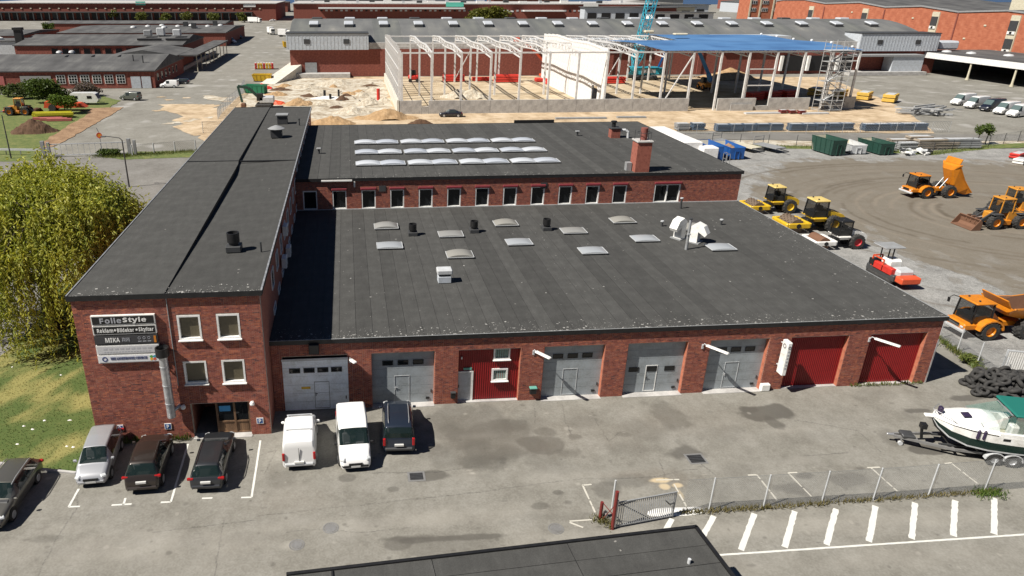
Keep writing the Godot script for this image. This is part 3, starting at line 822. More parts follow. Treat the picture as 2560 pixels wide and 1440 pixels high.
func build_workshop() -> void:
	var t := thing("workshop_building", "long low red brick workshop with eight door bays and flat black roof", "building")
	var holes := []
	for i in 8: holes.append([0.68 + 5.47 * i, 0.68 + 5.47 * i + 3.98, 0.0, 3.84])
	brick_wall(t, 0.03, GX, 0.0, GH - 0.25, GZ, 0.3, holes, 300)
	put(sh().span(Vector3(GX - 0.3, 0, MZ + 0.4), Vector3(GX, GH - 0.25, GZ - 0.305)), "side_wall", mats.brick_side, t)
	put(sh().span(Vector3(GX - 0.02, 0, GZ - 0.03), Vector3(GX + 0.06, 3.3, GZ + 0.05)), "corner_strip", mats.zinc, t)
	flat_roof(t, 0.0, GX, MZ, GZ, GH, true, 1.05, 0.0, 0.14, 0.14, 0.0)
	put(sh().span(Vector3(0.0, GH + 0.03, GZ + 0.115), Vector3(GX + 0.16, GH + 0.042, GZ + 0.17)).span(Vector3(GX + 0.08, GH + 0.03, MZ), Vector3(GX + 0.17, GH + 0.042, GZ + 0.11)), "edge_flashing", mats.grey, t)
	for i in 8:
		var a: float = holes[i][0]
		var b: float = holes[i][1]
		var zi := GZ - 0.31
		if i > 0:       # reveals of lighter brick
			put(sh().span(Vector3(a - 0.003, 0, GZ - 0.75), Vector3(a + 0.02, 3.84, GZ - 0.004)), "reveal", mats.brick2, t)
			put(sh().span(Vector3(b - 0.02, 0, GZ - 0.75), Vector3(b + 0.003, 3.84, GZ - 0.004)), "reveal", mats.brick2, t)
		put(sh().span(Vector3(a, -0.005, GZ - 0.75), Vector3(b, 0.03, GZ + 0.25 if i in [1, 3, 4, 5] else GZ - 0.01)), "door_sill", mats.concrete, t)
		match i:
			0: overhead_door(t, a - 0.02, b + 0.02, 3.68, GZ + 0.03, mats.door_white, 1)
			1, 3, 5: overhead_door(t, a + 0.02, b - 0.02, 3.83, zi, mats.door_grey, 2)
			4: overhead_door(t, a + 0.02, b - 0.02, 3.83, zi, mats.door_grey, 3)
			2:
				var x1 := b - 0.02
				put(ribbed(a + 1.02, x1, 0.06, 3.82, zi), "red_cladding", mats.red_sheet, t)
				put(ribbed(a + 0.02, a + 1.02, 2.2, 3.82, zi), "red_cladding", mats.red_sheet, t)
				frame_window(t, "window", a + 2.28, a + 3.34, 2.97, 3.8, zi + 0.1, 0.1, mats.curtain, 0.1)
				frame_window(t, "window", a + 2.22, a + 3.26, 1.42, 2.3, zi + 0.1, 0.11, mats.curtain, 0.1)
				var dd := put(sh().span(Vector3(a + 0.02, 0.03, zi - 0.03), Vector3(a + 0.9, 2.1, zi + 0.02)), "side_door", mats.light_grey, t)
				put(sh().span(Vector3(a + 0.91, 0.03, zi - 0.03), Vector3(a + 1.03, 2.18, zi + 0.07)).span(Vector3(a + 0.02, 2.105, zi - 0.03), Vector3(a + 0.905, 2.19, zi + 0.07)), "frame", mats.white, dd)
				put(sh().span(Vector3(a + 0.08, 1.0, zi + 0.021), Vector3(a + 0.13, 1.2, zi + 0.06)), "handle", mats.dark_grey, dd)
				put(sh().span(Vector3(a + 0.38, 2.28, zi + 0.04), Vector3(a + 0.92, 2.44, zi + 0.07)), "number_plate", mat("teal", rgb(0.12, 0.34, 0.28), 0.5), t)
				put(sh().span(Vector3(a + 0.2, 3.1, zi + 0.01), Vector3(a + 0.28, 3.25, zi + 0.12)), "small_lamp", mats.white, t)
			_:
				put(ribbed(a + 0.02, b - 0.02, 0.03, 3.82, zi), "red_cladding", mats.red_sheet, t)
	# lamps on arms
	var lamps := [[893, 895, "short white wall lamp head on the pier beside the white overhead door", 0.55], [1352, 875, "white tube lamp on arm beside the red panelled bay", 1.2], [1775, 860, "white tube lamp on arm above the pier between two grey doors", 1.5], [2192, 843, "white tube lamp on arm between the two red cladded bays", 1.5]]
	for a in lamps:
		var p := PZ(a[0] - 18, a[1], GZ)
		var g := thing("wall_lamp", a[2], "lamp", Vector3(p.x, p.y, GZ), 0, "white lamps on arms along the workshop front")
		put(sh().span(Vector3(-0.06, -0.32, 0.018), Vector3(0.06, 0.0, 0.07)), "mount", mats.light_grey, g)
		put(sh().tube([Vector3(0, -0.1, 0.07), Vector3(0, 0.12, 0.2), Vector3(0.02, 0.16, 0.45)], 0.03, 6), "arm", mats.light_grey, g)
		var q := Basis(Vector3.UP, 0.6)
		put(sh().bbox(Vector3(0.02, 0.12, 0.42) + Vector3(0.565, 0, 0.825) * float(a[3]) * 0.5, Vector3(0.26, 0.12, a[3]), 0.04, q), "head", mats.white, g)
	var g2 := thing("projecting_sign", "upright white sign box with small grey marks projecting beside red bay", "sign", Vector3(32.85, 1.55, GZ))
	put(sh().bbox(Vector3(0, 1.2, 0.62), Vector3(0.3, 2.4, 0.62), 0.04), "case", mats.white, g2)
	for y in [0.4, 2.0]: put(sh().span(Vector3(-0.04, y, 0.02), Vector3(0.04, y + 0.06, 0.33)), "bracket", mats.light_grey, g2)
	put(sh().ring(Vector3(-0.165, 2.05, 0.62), Vector3.RIGHT, 0.1, 0.17, 0.012), "mark", ink("ink_grey"), g2)
	put(sh().ring(Vector3(0, 2.05, 0.935), Vector3(0, 0, 1), 0.06, 0.11, 0.012), "mark", ink("ink_grey"), g2)
	for k in 6: put(sh().box(Vector3(0, 1.75 - k * 0.24, 0.935), Vector3(0.11, 0.12, 0.012), Basis(Vector3(0, 0, 1), 0.4 * (k % 2) - 0.2)), "mark", ink("ink_pale"), g2)
	var p0 := PZ(785, 868, GZ)
	solid(sh().bbox(Vector3(p0.x, p0.y, GZ + 0.2), Vector3(0.62, 0.66, 0.36), 0.03), "black_box", mats.black, "square black box on the brickwork above the white overhead door", "box")
	var pm := PZ(1132, 986, GZ)
	var mb := thing("letter_box", "black letter box on the brick pier beside the white side door", "letter box", Vector3(pm.x, pm.y - 0.2, GZ + 0.02))
	put(sh().bbox(Vector3(0, 0.2, 0.1), Vector3(0.3, 0.4, 0.18), 0.02), "case", mats.black, mb); put(sh().box(Vector3(0, 0.42, 0.11), Vector3(0.34, 0.04, 0.24)), "lid", mats.dark_grey, mb)
	var pg := PZ(1331, 972, GZ)
	var gb := thing("meter_box", "green lidded dark box on the brick pier below a tube lamp", "box", Vector3(pg.x, pg.y - 0.25, GZ + 0.02))
	put(sh().bbox(Vector3(0, 0.2, 0.14), Vector3(0.42, 0.4, 0.26), 0.02), "case", mats.black, gb); put(sh().bbox(Vector3(0, 0.44, 0.16), Vector3(0.48, 0.08, 0.32), 0.02), "lid", mat("teal", rgb(0.12, 0.34, 0.28), 0.5), gb)
	var pw := P(1912, 978)
	solid(sh().bbox(Vector3(pw.x, 0.26, pw.z - 0.2), Vector3(0.62, 0.52, 0.5), 0.05), "white_crate", mats.white, "small white cube standing on asphalt against the brick pier", "crate")
	# roof fittings
	var sk := [[8.22, -23.3, 0], [8.24, -18.17, 1], [13.65, -20.7, 0], [13.67, -15.6, 2], [19.0, -23.35, 2], [19.05, -18.2, 1], [24.5, -20.8, 0], [24.53, -15.67, 1], [29.85, -23.36, 2], [29.93, -18.28, 1], [35.33, -20.9, 2], [35.33, -15.68, 1]]
	var sm := [mat("dome_grey", rgb(0.26, 0.26, 0.25), 0.35), mat("dome_pale", rgb(0.33, 0.35, 0.37), 0.25), mat("dome_dull", rgb(0.24, 0.235, 0.215), 0.5)]
	var look := ["mid grey", "pale bluish", "dull mossy grey"]
	for i in sk.size():
		var tall: bool = i in [0, 3, 4, 8, 10]
		skylight(Vector3(sk[i][0], GH, sk[i][1] - 0.5), 2.0, 1.35, 0.32 if tall else 0.15, "%s %s skylight among those scattered on the workshop roof" % [look[sk[i][2]], "humped" if tall else "shallow"], "skylights scattered on the workshop roof", sm[sk[i][2]])
	for a in [[10.4, -21.6, "black round ventilator between the first skylights from office wing"], [15.81, -22.0, "black round ventilator, middle one of three on workshop roof"], [22.29, -22.1, "black round ventilator furthest from the office wing on workshop roof"]]:
		vent_parts(thing("roof_ventilator", a[2], "vent", Vector3(a[0], GH, a[1]), 0, "black round roof ventilators"), 0.84)
	var ac := thing("roof_cooling_unit", "pale blue metal cooling unit with lid alone on the workshop roof", "cooling unit", Vector3(11.76, GH, -10.9))
	put(sh().bbox(Vector3(0, 0.28, 0), Vector3(0.95, 0.5, 0.75), 0.03), "lower_case", mats.metal_cladding, ac); put(sh().span(Vector3(-0.42, 0.53, -0.32), Vector3(0.42, 0.68, 0.32)), "grille", mats.dark_grey, ac); put(sh().bbox(Vector3(0, 0.86, -0.02), Vector3(1.1, 0.36, 0.85), 0.06), "hood", mats.light_grey, ac)
	for k in 2:
		var g := thing("duct_hood", ["white bent duct hood standing behind its twin on workshop roof", "white bent duct hood with dark open mouth beside the roof pole"][k], "duct", Vector3([33.05, 33.95][k], GH, [-19.0, -18.0][k]), [0.5, -0.8][k], "white bent duct hoods on the workshop roof")
		g.scale = Vector3.ONE * 0.88
		var prof := [Vector2(-0.42, 0), Vector2(0.42, 0), Vector2(0.42, 1.3), Vector2(1.2, 0.9), Vector2(1.42, 1.2), Vector2(0.95, 1.95), Vector2(0.15, 2.2), Vector2(-0.42, 1.8)]
		if k == 0:
			for i in prof.size(): prof[i] = Vector2(-prof[i].x * 0.95, prof[i].y * 1.1)
		put(sh().extr(prof.map(func(p): return p * Vector2(0.85, 0.9)), -0.42, 0.42), "duct", mats.white, g)
		put(sh().box(Vector3(0.68 if k == 1 else -0.65, 0.96 if k == 1 else 1.06, 0), Vector3(0.66, 0.04, 0.72), Basis(Vector3(0, 0, 1), -0.46 if k == 1 else 0.46)), "mouth", mats.black, g)
		put(sh().span(Vector3(-0.6, -0.002, -0.6), Vector3(0.6, 0.1, 0.6)), "upstand", mats.grey, g)
	var pole := thing("roof_pole", "upright grey pole with small cap beside the white duct hoods", "pole", Vector3(32.42, GH, -16.2))
	put(sh().cyl(Vector3.ZERO, Vector3(0, 2.6, 0), 0.12, 0.10, 12), "shaft", mats.grey, pole); put(sh().cyl(Vector3(0, 2.6, 0), Vector3(0, 2.68, 0), 0.15, 0.15, 12), "cap", mats.dark_grey, pole); put(sh().box(Vector3(-0.02, 1.35, 0.12), Vector3(0.3, 0.12, 0.06)), "clamp", mats.light_grey, pole)
	for a in [[32.92, -22.3, 0.45, "short dark vent pipe with pale cap near the white duct hoods"], [38.48, -22.35, 0.45, "short dark vent pipe with pale cap near the outer roof corner"], [37.03, -27.6, 1.0, "taller dark vent pipe with pale cap below the double window"]]:
		var g := thing("vent_pipe", a[3], "pipe", Vector3(a[0], GH, a[1]))
		put(sh().cyl(Vector3.ZERO, Vector3(0, a[2], 0), 0.1, 0.1, 10), "shaft", mats.dark_grey, g); put(sh().cyl(Vector3(0, a[2], 0), Vector3(0, a[2] + 0.08, 0), 0.17, 0.15, 10), "cap", mats.light_grey, g)

func ink(k: String) -> Material: return mats[k]

func build_middle() -> void:
	var t := thing("rear_hall_building", "red brick rear hall with a row of tall white windows above workshop roof", "building")
	var wins := [[0.66, 1.99], [3.43, 4.77], [6.2, 7.55], [8.94, 10.28], [11.69, 13.03], [14.44, 15.78], [17.19, 18.53], [19.93, 21.28], [22.68, 24.02], [25.42, 26.76], [28.16, 29.5], [30.88, 32.26], [35.09, 37.74]]
	var holes := []
	for w in wins: holes.append([w[0], w[1], 5.02, 6.9])
	brick_wall(t, 0.03, GX, GH, MH - 0.25, MZ, 0.34, holes, 0)
	put(sh().span(Vector3(0.0, GH + 0.014, MZ + 0.001), Vector3(GX, GH + 0.075, MZ + 0.06)), "wall_flashing", mats.light_grey, t)
	put(sh().span(Vector3(GX - 0.34, 0, MB), Vector3(GX, MH - 0.25, MZ - 0.345)), "side_wall", mats.brick_side, t)
	put(sh().span(Vector3(0.05, 0, MB), Vector3(GX - 0.345, MH - 0.25, MB + 0.34)), "rear_wall", mats.brick_side, t)
	for i in wins.size():
		var w: Array = wins[i]
		frame_window(t, "window", w[0], w[1], 5.04, 6.89, MZ + 0.0, 0.10, mats.window_dark, 0.22 if i != 11 else 0.1, false, 1 if i == 12 else 0)
		if i > 0: put(sh().bbox(Vector3((w[0] + w[1]) * 0.5, 7.02, MZ + 0.09), Vector3(w[1] - w[0] + 0.16, 0.24, 0.22), 0.06), "rolled_awning", mats.awning, t)
	for a in [[8.2, 7.0], [23.9, 7.0]]: put(sh().span(Vector3(a[0] - 0.32, a[1] - 0.28, MZ + 0.018), Vector3(a[0] + 0.32, a[1] + 0.28, MZ + 0.07)), "wall_grille", mats.dark_grey, t)
	flat_roof(t, 0.0, GX, MB, MZ, MH, true, 1.05, 0.0, 0.14, 0.14, 0.14)
	var bar := PZ(803, 453, MZ + 0.3)
	var b2 := PZ(880, 451, MZ + 0.3)
	solid(sh().span(Vector3(bar.x, bar.y - 0.06, MZ + 0.16), Vector3(b2.x, bar.y + 0.06, MZ + 0.34)).span(Vector3(bar.x + 0.2, bar.y - 0.03, MZ + 0.018), Vector3(bar.x + 0.26, bar.y + 0.03, MZ + 0.16)).span(Vector3(b2.x - 0.3, bar.y - 0.03, MZ + 0.018), Vector3(b2.x - 0.24, bar.y + 0.03, MZ + 0.16)), "awning_case", mats.white, "long thin white awning case on brick under the roof edge", "awning")
	var b3 := PZ(886, 460, MZ + 0.1)
	solid(sh().span(Vector3(b3.x - 0.07, b3.y - 0.3, MZ + 0.018), Vector3(b3.x + 0.07, b3.y + 0.3, MZ + 0.16)), "wall_bracket", mats.white, "short upright white bracket at the end of the awning case", "bracket")
	# rows of domes
	var dm := [mat("dome_white", rgb(0.58, 0.60, 0.63), 0.25), mat("dome_white_b", rgb(0.42, 0.45, 0.50), 0.2)]
	var zr := [-45.6, -40.3, -35.0]
	var rl := ["row furthest from the tall windows", "middle row of the rear hall roof", "row closest to the tall windows"]
	for r in 3:
		for i in 8:
			var x := 6.95 + 2.66 * i + (-0.09 if i % 2 else 0.09)
			skylight(Vector3(x, MH, zr[r]), 2.42, 1.5, 0.26, "white domed skylight in the " + rl[r], "white domed skylights on the rear hall roof, " + rl[r], dm[(i * 3 + r) % 2])
	var ch := thing("brick_chimney", "square orange brick chimney with lightning rods on the rear hall roof", "chimney", Vector3(33.65, MH, -30.6))
	put(sh().box(Vector3(0, 1.45, 0), Vector3(1.42, 2.9, 1.42)), "stack", mats.brick0, ch)
	put(sh().bbox(Vector3(0, 2.98, 0), Vector3(1.62, 0.18, 1.62), 0.04), "capping", mats.concrete, ch)
	put(sh().cyl(Vector3(0.05, 3.05, 0.0), Vector3(0.05, 4.2, 0), 0.34, 0.34, 14), "flue", mats.brick3, ch)
	for k in [[-0.65, -0.5], [0.55, 0.55], [0.7, -0.45], [-0.5, 0.6]]: put(sh().cyl(Vector3(k[0], 3.0, k[1]), Vector3(k[0], 3.95, k[1]), 0.025), "rod", mats.dark_grey, ch)
	put(sh().ring(Vector3(0.05, 3.75, 0), Vector3.UP, 0.62, 0.65, 0.04, 16), "hoop", mats.dark_grey, ch)
	put(sh().box(Vector3(-1.05, 0.4, -0.3), Vector3(0.5, 0.8, 0.6)), "side_vent", mats.grey, ch)
	var vb := thing("vent_stack", "low brick vent stack with white bent pipe on the rear hall roof", "vent", Vector3(37.0, MH, -47.2))
	put(sh().box(Vector3(0, 0.55, 0), Vector3(1.1, 1.1, 1.0)), "stack", mats.brick1, vb); put(sh().bbox(Vector3(0, 1.15, 0), Vector3(1.3, 0.14, 1.2), 0.03), "lid", mats.dark_grey, vb)
	put(sh().tube([Vector3(0.5, 0.9, 0.2), Vector3(1.2, 0.95, 0.4), Vector3(1.5, 0.7, 0.5), Vector3(1.55, 0.0, 0.5)], 0.16, 10), "pipe", mats.light_grey, vb)
	put(sh().cyl(Vector3(-0.1, 1.2, -0.2), Vector3(-0.1, 1.8, -0.2), 0.24, 0.24, 12).cyl(Vector3(-0.1, 1.8, -0.2), Vector3(-0.1, 1.95, -0.2), 0.4, 0.34, 12), "cowl", mats.black, vb)
	for a in [[1.9, -40.6, "small grey roof vent hood in the shade strip beside office wing"], [32.83, -48.4, "thin dark vent pipe alone on the rear hall roof"]]:
		var g := thing("vent_pipe", a[2], "pipe", Vector3(a[0], MH, a[1]))
		put(sh().cyl(Vector3.ZERO, Vector3(0, 0.5, 0), 0.12, 0.12, 10), "shaft", mats.dark_grey, g); put(sh().bbox(Vector3(0, 0.56, 0), Vector3(0.5, 0.14, 0.45), 0.04), "cap", mats.grey, g)
	solid(sh().span(Vector3(P(1290, 312, MH).x, MH + 0.01, MB - 0.1), Vector3(P(1392, 312, MH).x, MH + 0.4, MB + 0.2)), "roof_upstand", mats.black, "long low black upstand on the rear edge of rear hall roof", "upstand")
	var hp := P(1853, 415, MH)
	solid(sh().tube([Vector3(GX - 0.2, MH - 0.05, hp.z - 1), Vector3(GX - 0.2, MH + 1.0, hp.z - 1), Vector3(GX + 0.2, MH + 1.0, hp.z - 1), Vector3(GX + 0.25, MH - 0.4, hp.z - 1)], 0.03, 6).tube([Vector3(GX - 0.2, MH - 0.05, hp.z - 1.6), Vector3(GX - 0.2, MH + 1.0, hp.z - 1.6), Vector3(GX + 0.2, MH + 1.0, hp.z - 1.6), Vector3(GX + 0.25, MH - 0.4, hp.z - 1.6)], 0.03, 6).bar(Vector3(GX - 0.2, MH + 0.5, hp.z - 1), Vector3(GX - 0.2, MH + 0.5, hp.z - 1.6), 0.03), "ladder_rail", mats.grey, "bent grey ladder rails at the rear hall roof edge", "ladder")

func rough(poly: Array, step: float, amp: float) -> Array:      # the same outline with an uneven edge
	var out := []
	for i in poly.size():
		var a: Vector3 = poly[i]
		var b: Vector3 = poly[(i + 1) % poly.size()]
		var n := maxi(1, int(a.distance_to(b) / step))
		for k in n:
			var p := a.lerp(b, k / float(n))
			out.append(p + Vector3(rr(-amp, amp), 0, rr(-amp, amp)))
	return out
func ragged(list: Array, step: float, amp: float) -> Array: return rough(rough(pts(list), step, amp), step * 0.3, amp * 0.1)
func pts(list: Array, y := 0.0) -> Array:
	return list.map(func(q): return P(q[0], q[1], y))

class Pad:      # an overlay picture for a stretch of ground: stains, spills, cracks, each where the photograph has it
	var w: int; var h: int
	var x0: float; var z0: float; var x1: float; var z1: float
	var px := PackedFloat32Array()
	var nz: PackedByteArray
	func _init(w_: int, h_: int, a: float, b: float, c_: float, d: float, noise: PackedByteArray) -> void:
		w = w_; h = h_; x0 = a; z0 = b; x1 = c_; z1 = d; nz = noise
		px.resize(w * h * 4)
	func dab(i: int, c: Color, a: float) -> void:
		var o := i * 4
		var q := px[o + 3]
		var t := a + q * (1.0 - a)
		if t < 0.001: return
		px[o] = (c.r * a + px[o] * q * (1 - a)) / t; px[o + 1] = (c.g * a + px[o + 1] * q * (1 - a)) / t; px[o + 2] = (c.b * a + px[o + 2] * q * (1 - a)) / t
		px[o + 3] = t
	func blot(at: Vector3, rx: float, rz: float, c: Color, a: float, edge := 0.25, wild := 1.1, sh := 0) -> void:
		var sx := w / (x1 - x0)
		var sz := h / (z1 - z0)
		var cx := (at.x - x0) * sx
		var cz := (at.z - z0) * sz
		for j in range(maxi(0, int(cz - rz * sz * 1.6)), mini(h, int(cz + rz * sz * 1.6) + 1)):
			for i in range(maxi(0, int(cx - rx * sx * 1.6)), mini(w, int(cx + rx * sx * 1.6) + 1)):
				var d := Vector2((i - cx) / (rx * sx), (j - cz) / (rz * sz)).length()
				var n := nz[((j + sh) % 512) * 512 + (i + sh * 3) % 512] / 255.0 - 0.5
				var k := clampf((1.0 - d + n * wild) / edge, 0.0, 1.0)
				if k > 0.0: dab(j * w + i, c, a * k)
	func line(path: Array, width: float, c: Color, a: float, jit: float, r: RandomNumberGenerator) -> void:
		for k in path.size() - 1:
			var p: Vector3 = path[k]
			var q: Vector3 = path[k + 1]
			var n := int(p.distance_to(q) / 0.06) + 1
			var off := Vector2.ZERO
			for i in n:
				off = (off + Vector2(r.randf_range(-jit, jit), r.randf_range(-jit, jit))) * 0.94
				var e := p.lerp(q, i / float(n)) + Vector3(off.x, 0, off.y)
				blot(e, width, width, c, a * r.randf_range(0.4, 1.0), 0.7, 0.4)
	func tex() -> ImageTexture:
		var out := PackedByteArray()
		out.resize(w * h * 4)
		for i in w * h:
			var q := Color(px[i * 4], px[i * 4 + 1], px[i * 4 + 2]).linear_to_srgb()
			out[i * 4] = int(q.r * 255); out[i * 4 + 1] = int(q.g * 255); out[i * 4 + 2] = int(q.b * 255); out[i * 4 + 3] = int(clampf(px[i * 4 + 3], 0, 1) * 255)
		return ImageTexture.create_from_image(Image.create_from_data(w, h, false, Image.FORMAT_RGBA8, out))

func pad_on(m: StandardMaterial3D, p: Pad) -> void:
	m.detail_enabled = true
	m.detail_albedo = p.tex()
	m.detail_uv_layer = BaseMaterial3D.DETAIL_UV_2

func build_ground() -> void:
	var blotch := noise_vals(Vector2i(512, 512), 0.018, 77, 3, 5)
	var asphalt := noise_tex(512, 41, [[0.006, 1.0], [0.03, 0.7], [0.25, 0.75, 5, 1]], [[0.2, 0.158, 0.149, 0.128], [0.45, 0.198, 0.189, 0.164], [0.6, 0.222, 0.213, 0.187], [0.85, 0.265, 0.256, 0.228]])
	var gravel := noise_tex(512, 43, [[0.008, 0.8], [0.05, 0.7], [0.3, 1.0, 5, 1]], [[0.2, 0.13, 0.128, 0.122], [0.5, 0.23, 0.228, 0.218], [0.85, 0.36, 0.355, 0.34]])
	var sand := noise_tex(512, 45, [[0.008, 1.0], [0.03, 0.8], [0.2, 0.5]], [[0.2, 0.26, 0.185, 0.11], [0.45, 0.42, 0.315, 0.20], [0.65, 0.52, 0.41, 0.28], [0.9, 0.6, 0.51, 0.39]])
	var chalk := noise_tex(512, 47, [[0.01, 1.0], [0.04, 0.9], [0.2, 0.5]], [[0.2, 0.17, 0.13, 0.085], [0.42, 0.36, 0.3, 0.22], [0.56, 0.48, 0.44, 0.36], [0.85, 0.66, 0.63, 0.56]])
	var grass := noise_tex(512, 49, [[0.01, 1.0], [0.05, 0.9], [0.3, 0.8]], [[0.2, 0.055, 0.085, 0.018], [0.45, 0.095, 0.125, 0.03], [0.65, 0.16, 0.165, 0.05], [0.85, 0.26, 0.22, 0.09]])
	var earth := noise_tex(512, 51, [[0.01, 1.0], [0.05, 0.8], [0.25, 0.7]], [[0.2, 0.14, 0.08, 0.045], [0.5, 0.26, 0.16, 0.09], [0.85, 0.38, 0.26, 0.16]])
	var m_as := tex_mat("asphalt", asphalt, 0.11, 0.92)
	var m_gr := tex_mat("gravel", gravel, 0.13, 0.95)
	tex_mat("sand", sand, 0.045, 0.95); tex_mat("chalk", chalk, 0.05, 0.95); tex_mat("grass", grass, 0.16, 0.95); tex_mat("earth", earth, 0.1, 0.95)
	tex_mat("soil_pile", earth, 0.31, 0.95, Color(0.62, 0.58, 0.56)); tex_mat("sand_pile", sand, 0.27, 0.95, Color(0.9, 0.84, 0.76)); tex_mat("chalk_pile", chalk, 0.23, 0.95)
	var m_far := tex_mat("asphalt_pale", asphalt, 0.035, 0.92, rgb(1.0, 1.0, 1.0))
	tex_mat("asphalt_road", asphalt, 0.06, 0.92, Color(0.93, 0.93, 0.95))
	over(m_far, noise_rgba(512, 95, 0.03, 0.62, Color(0.36, 0.35, 0.33), 0.2), 0.011)
	# base
	struct(sh().span(Vector3(-3000, -3.0, -1100), Vector3(3000, -0.06, 300)), "ground", m_far)
	struct(sh().span(Vector3(-4000, -4.0, -5500), Vector3(4000, -2.2, -1104)), "sea", mat("sea", rgb(0.012, 0.06, 0.16), 0.25))
	# front yard with its stains
	var pad := Pad.new(1472, 576, -32.0, -6.0, 60.0, 30.0, blotch)
	var oil := Color(0.075, 0.07, 0.06)
	var grey := Color(0.12, 0.115, 0.105)
	var pale := Color(0.36, 0.34, 0.30)
	for b in [[1900, 1030, 1.5, 0.8, 0.62], [1870, 1022, 0.6, 0.4, 0.5], [1925, 1050, 0.5, 0.9, 0.5], [1180, 1060, 3.6, 2.4, 0.34], [1240, 1110, 3.0, 2.6, 0.32], [1130, 1130, 2.6, 1.6, 0.24], [1290, 1060, 1.8, 1.4, 0.22], [1710, 1125, 1.6, 1.3, 0.5], [1650, 1035, 1.3, 1.8, 0.33], [1670, 1065, 0.9, 0.9, 0.3], [1345, 1105, 1.2, 0.9, 0.42], [1360, 1080, 0.9, 0.6, 0.36], [1340, 1150, 1.3, 1.1, 0.2], [1060, 1190, 1.6, 0.45, 0.5], [1120, 1345, 3.4, 0.25, 0.5], [1010, 1345, 2.0, 0.22, 0.36], [985, 1362, 0.8, 0.5, 0.4], [1130, 1370, 2.2, 1.1, 0.25], [2310, 1122, 0.95, 0.45, 0.7], [2420, 995, 1.1, 0.4, 0.55], [2300, 1026, 1.0, 0.35, 0.55], [2335, 1043, 0.5, 0.25, 0.45], [2220, 1090, 0.9, 1.0, 0.28], [2260, 1035, 0.8, 0.9, 0.2], [1975, 1220, 1.3, 0.9, 0.4], [2120, 1200, 1.6, 0.8, 0.35], [1570, 1200, 1.5, 0.5, 0.3], [1515, 1225, 0.8, 0.7, 0.33], [2000, 1190, 0.7, 0.5, 0.45], [1560, 1085, 0.5, 0.3, 0.3], [1440, 1090, 0.5, 0.35, 0.35], [2150, 1170, 0.6, 0.3, 0.4], [1395, 1230, 0.3, 0.2, 0.45], [1345, 1265, 0.4, 0.25, 0.35], [980, 1222, 0.4, 0.3, 0.4], [120, 1345, 0.9, 0.3, 0.3], [870, 1195, 0.4, 0.3, 0.4], [2180, 985, 2.0, 1.0, 0.15], [1450, 1060, 1.6, 1.2, 0.2], [1540, 1120, 1.8, 1.0, 0.18], [1600, 1075, 1.2, 1.4, 0.2], [1790, 1090, 1.8, 1.2, 0.16], [1110, 1075, 1.4, 1.0, 0.3], [1210, 1160, 1.4, 0.8, 0.3], [1265, 1135, 1.1, 0.9, 0.3], [1830, 1180, 1.5, 0.7, 0.16], [700, 1200, 1.0, 1.4, 0.2], [1400, 1290, 2.4, 0.5, 0.16], [640, 1340, 2.0, 0.5, 0.16]]:
		pad.blot(P(b[0], b[1]), b[2], b[3], oil, minf(0.85, b[4] * 1.4), 0.26 if b[4] > 0.3 else 0.5, 1.9, int(b[0]) % 97)
	for b in [[1560, 1185, 2.2, 0.6, 0.25], [1690, 1195, 2.0, 1.0, 0.22], [1490, 1080, 6.0, 3.0, 0.12], [1200, 1090, 6.0, 3.2, 0.14], [700, 1245, 2.5, 1.6, 0.14], [1750, 1060, 4.5, 2.5, 0.12]]:
		pad.blot(P(b[0], b[1]), b[2], b[3], Color(0.16, 0.125, 0.095), b[4], 0.8, 1.3, int(b[1]) % 71)
	for b in [[400, 1360, 12.0, 1.3, 0.25], [1000, 1300, 11.0, 0.8, 0.22], [1500, 1340, 7.0, 0.6, 0.25], [1300, 1380, 4.0, 0.7, 0.25], [2150, 1300, 14.0, 0.8, 0.25], [2200, 1400, 12.0, 1.0, 0.2], [1360, 1200, 3.0, 0.9, 0.18], [735, 1360, 0.7, 0.35, 0.5], [1180, 1182, 0.35, 0.22, 0.8]]:
		pad.blot(P(b[0], b[1]), b[2], b[3], pale, b[4], 0.7, 1.5, int(b[0]) % 53)
	for b in [[1655, 1200, 0.9, 0.3, 0.9], [1690, 1212, 0.5, 0.35, 0.8], [1660, 1215, 0.45, 0.35, 0.8], [1700, 1235, 0.3, 0.8, 0.4]]:
		pad.blot(P(b[0], b[1]), b[2], b[3], Color(0.52, 0.42, 0.27), b[4], 0.3, 1.7, 31)
	for i in 420:
		var q := P(rr(40, 2540), rr(1000, 1420))
		pad.blot(q, rr(0.06, 0.22), rr(0.05, 0.16), oil if rng.randf() < 0.75 else pale, rr(0.15, 0.5), 0.5, 1.4, i)
	for i in 70:
		var q := P(rr(40, 2540), rr(1000, 1420))
		pad.blot(q, rr(0.6, 2.2), rr(0.3, 0.8), grey if rng.randf() < 0.6 else pale, rr(0.06, 0.16), 0.8, 1.6, i * 5)
	for l in [[[60, 1500], [150, 1330], [190, 1270], [196, 1200], [192, 1185]], [[640, 1140], [690, 1125], [660, 1185]], [[1405, 1010], [1415, 1060], [1428, 1088]], [[1485, 1045], [1515, 1095], [1520, 1102]], [[1520, 1102], [1545, 1080]], [[1335, 1020], [1337, 1060]], [[1645, 1150], [1660, 1185], [1660, 1200]], [[930, 1182], [1085, 1180], [1190, 1165]], [[640, 1290], [900, 1262], [1120, 1238], [1450, 1196]], [[715, 1330], [760, 1322], [905, 1330], [1030, 1318]], [[1450, 1196], [1640, 1190], [1740, 1170]], [[560, 1300], [535, 1440]], [[2000, 1140], [2120, 1130]], [[1740, 1150], [1790, 1190]], [[380, 1330], [640, 1300]], [[1990, 1050], [2140, 1075], [2200, 1130]]]:
		pad.line(pts(l), 0.045, Color(0.05, 0.048, 0.045), 0.7, 0.02, rng)
	pad_on(m_as, pad)
	var yard := sh()
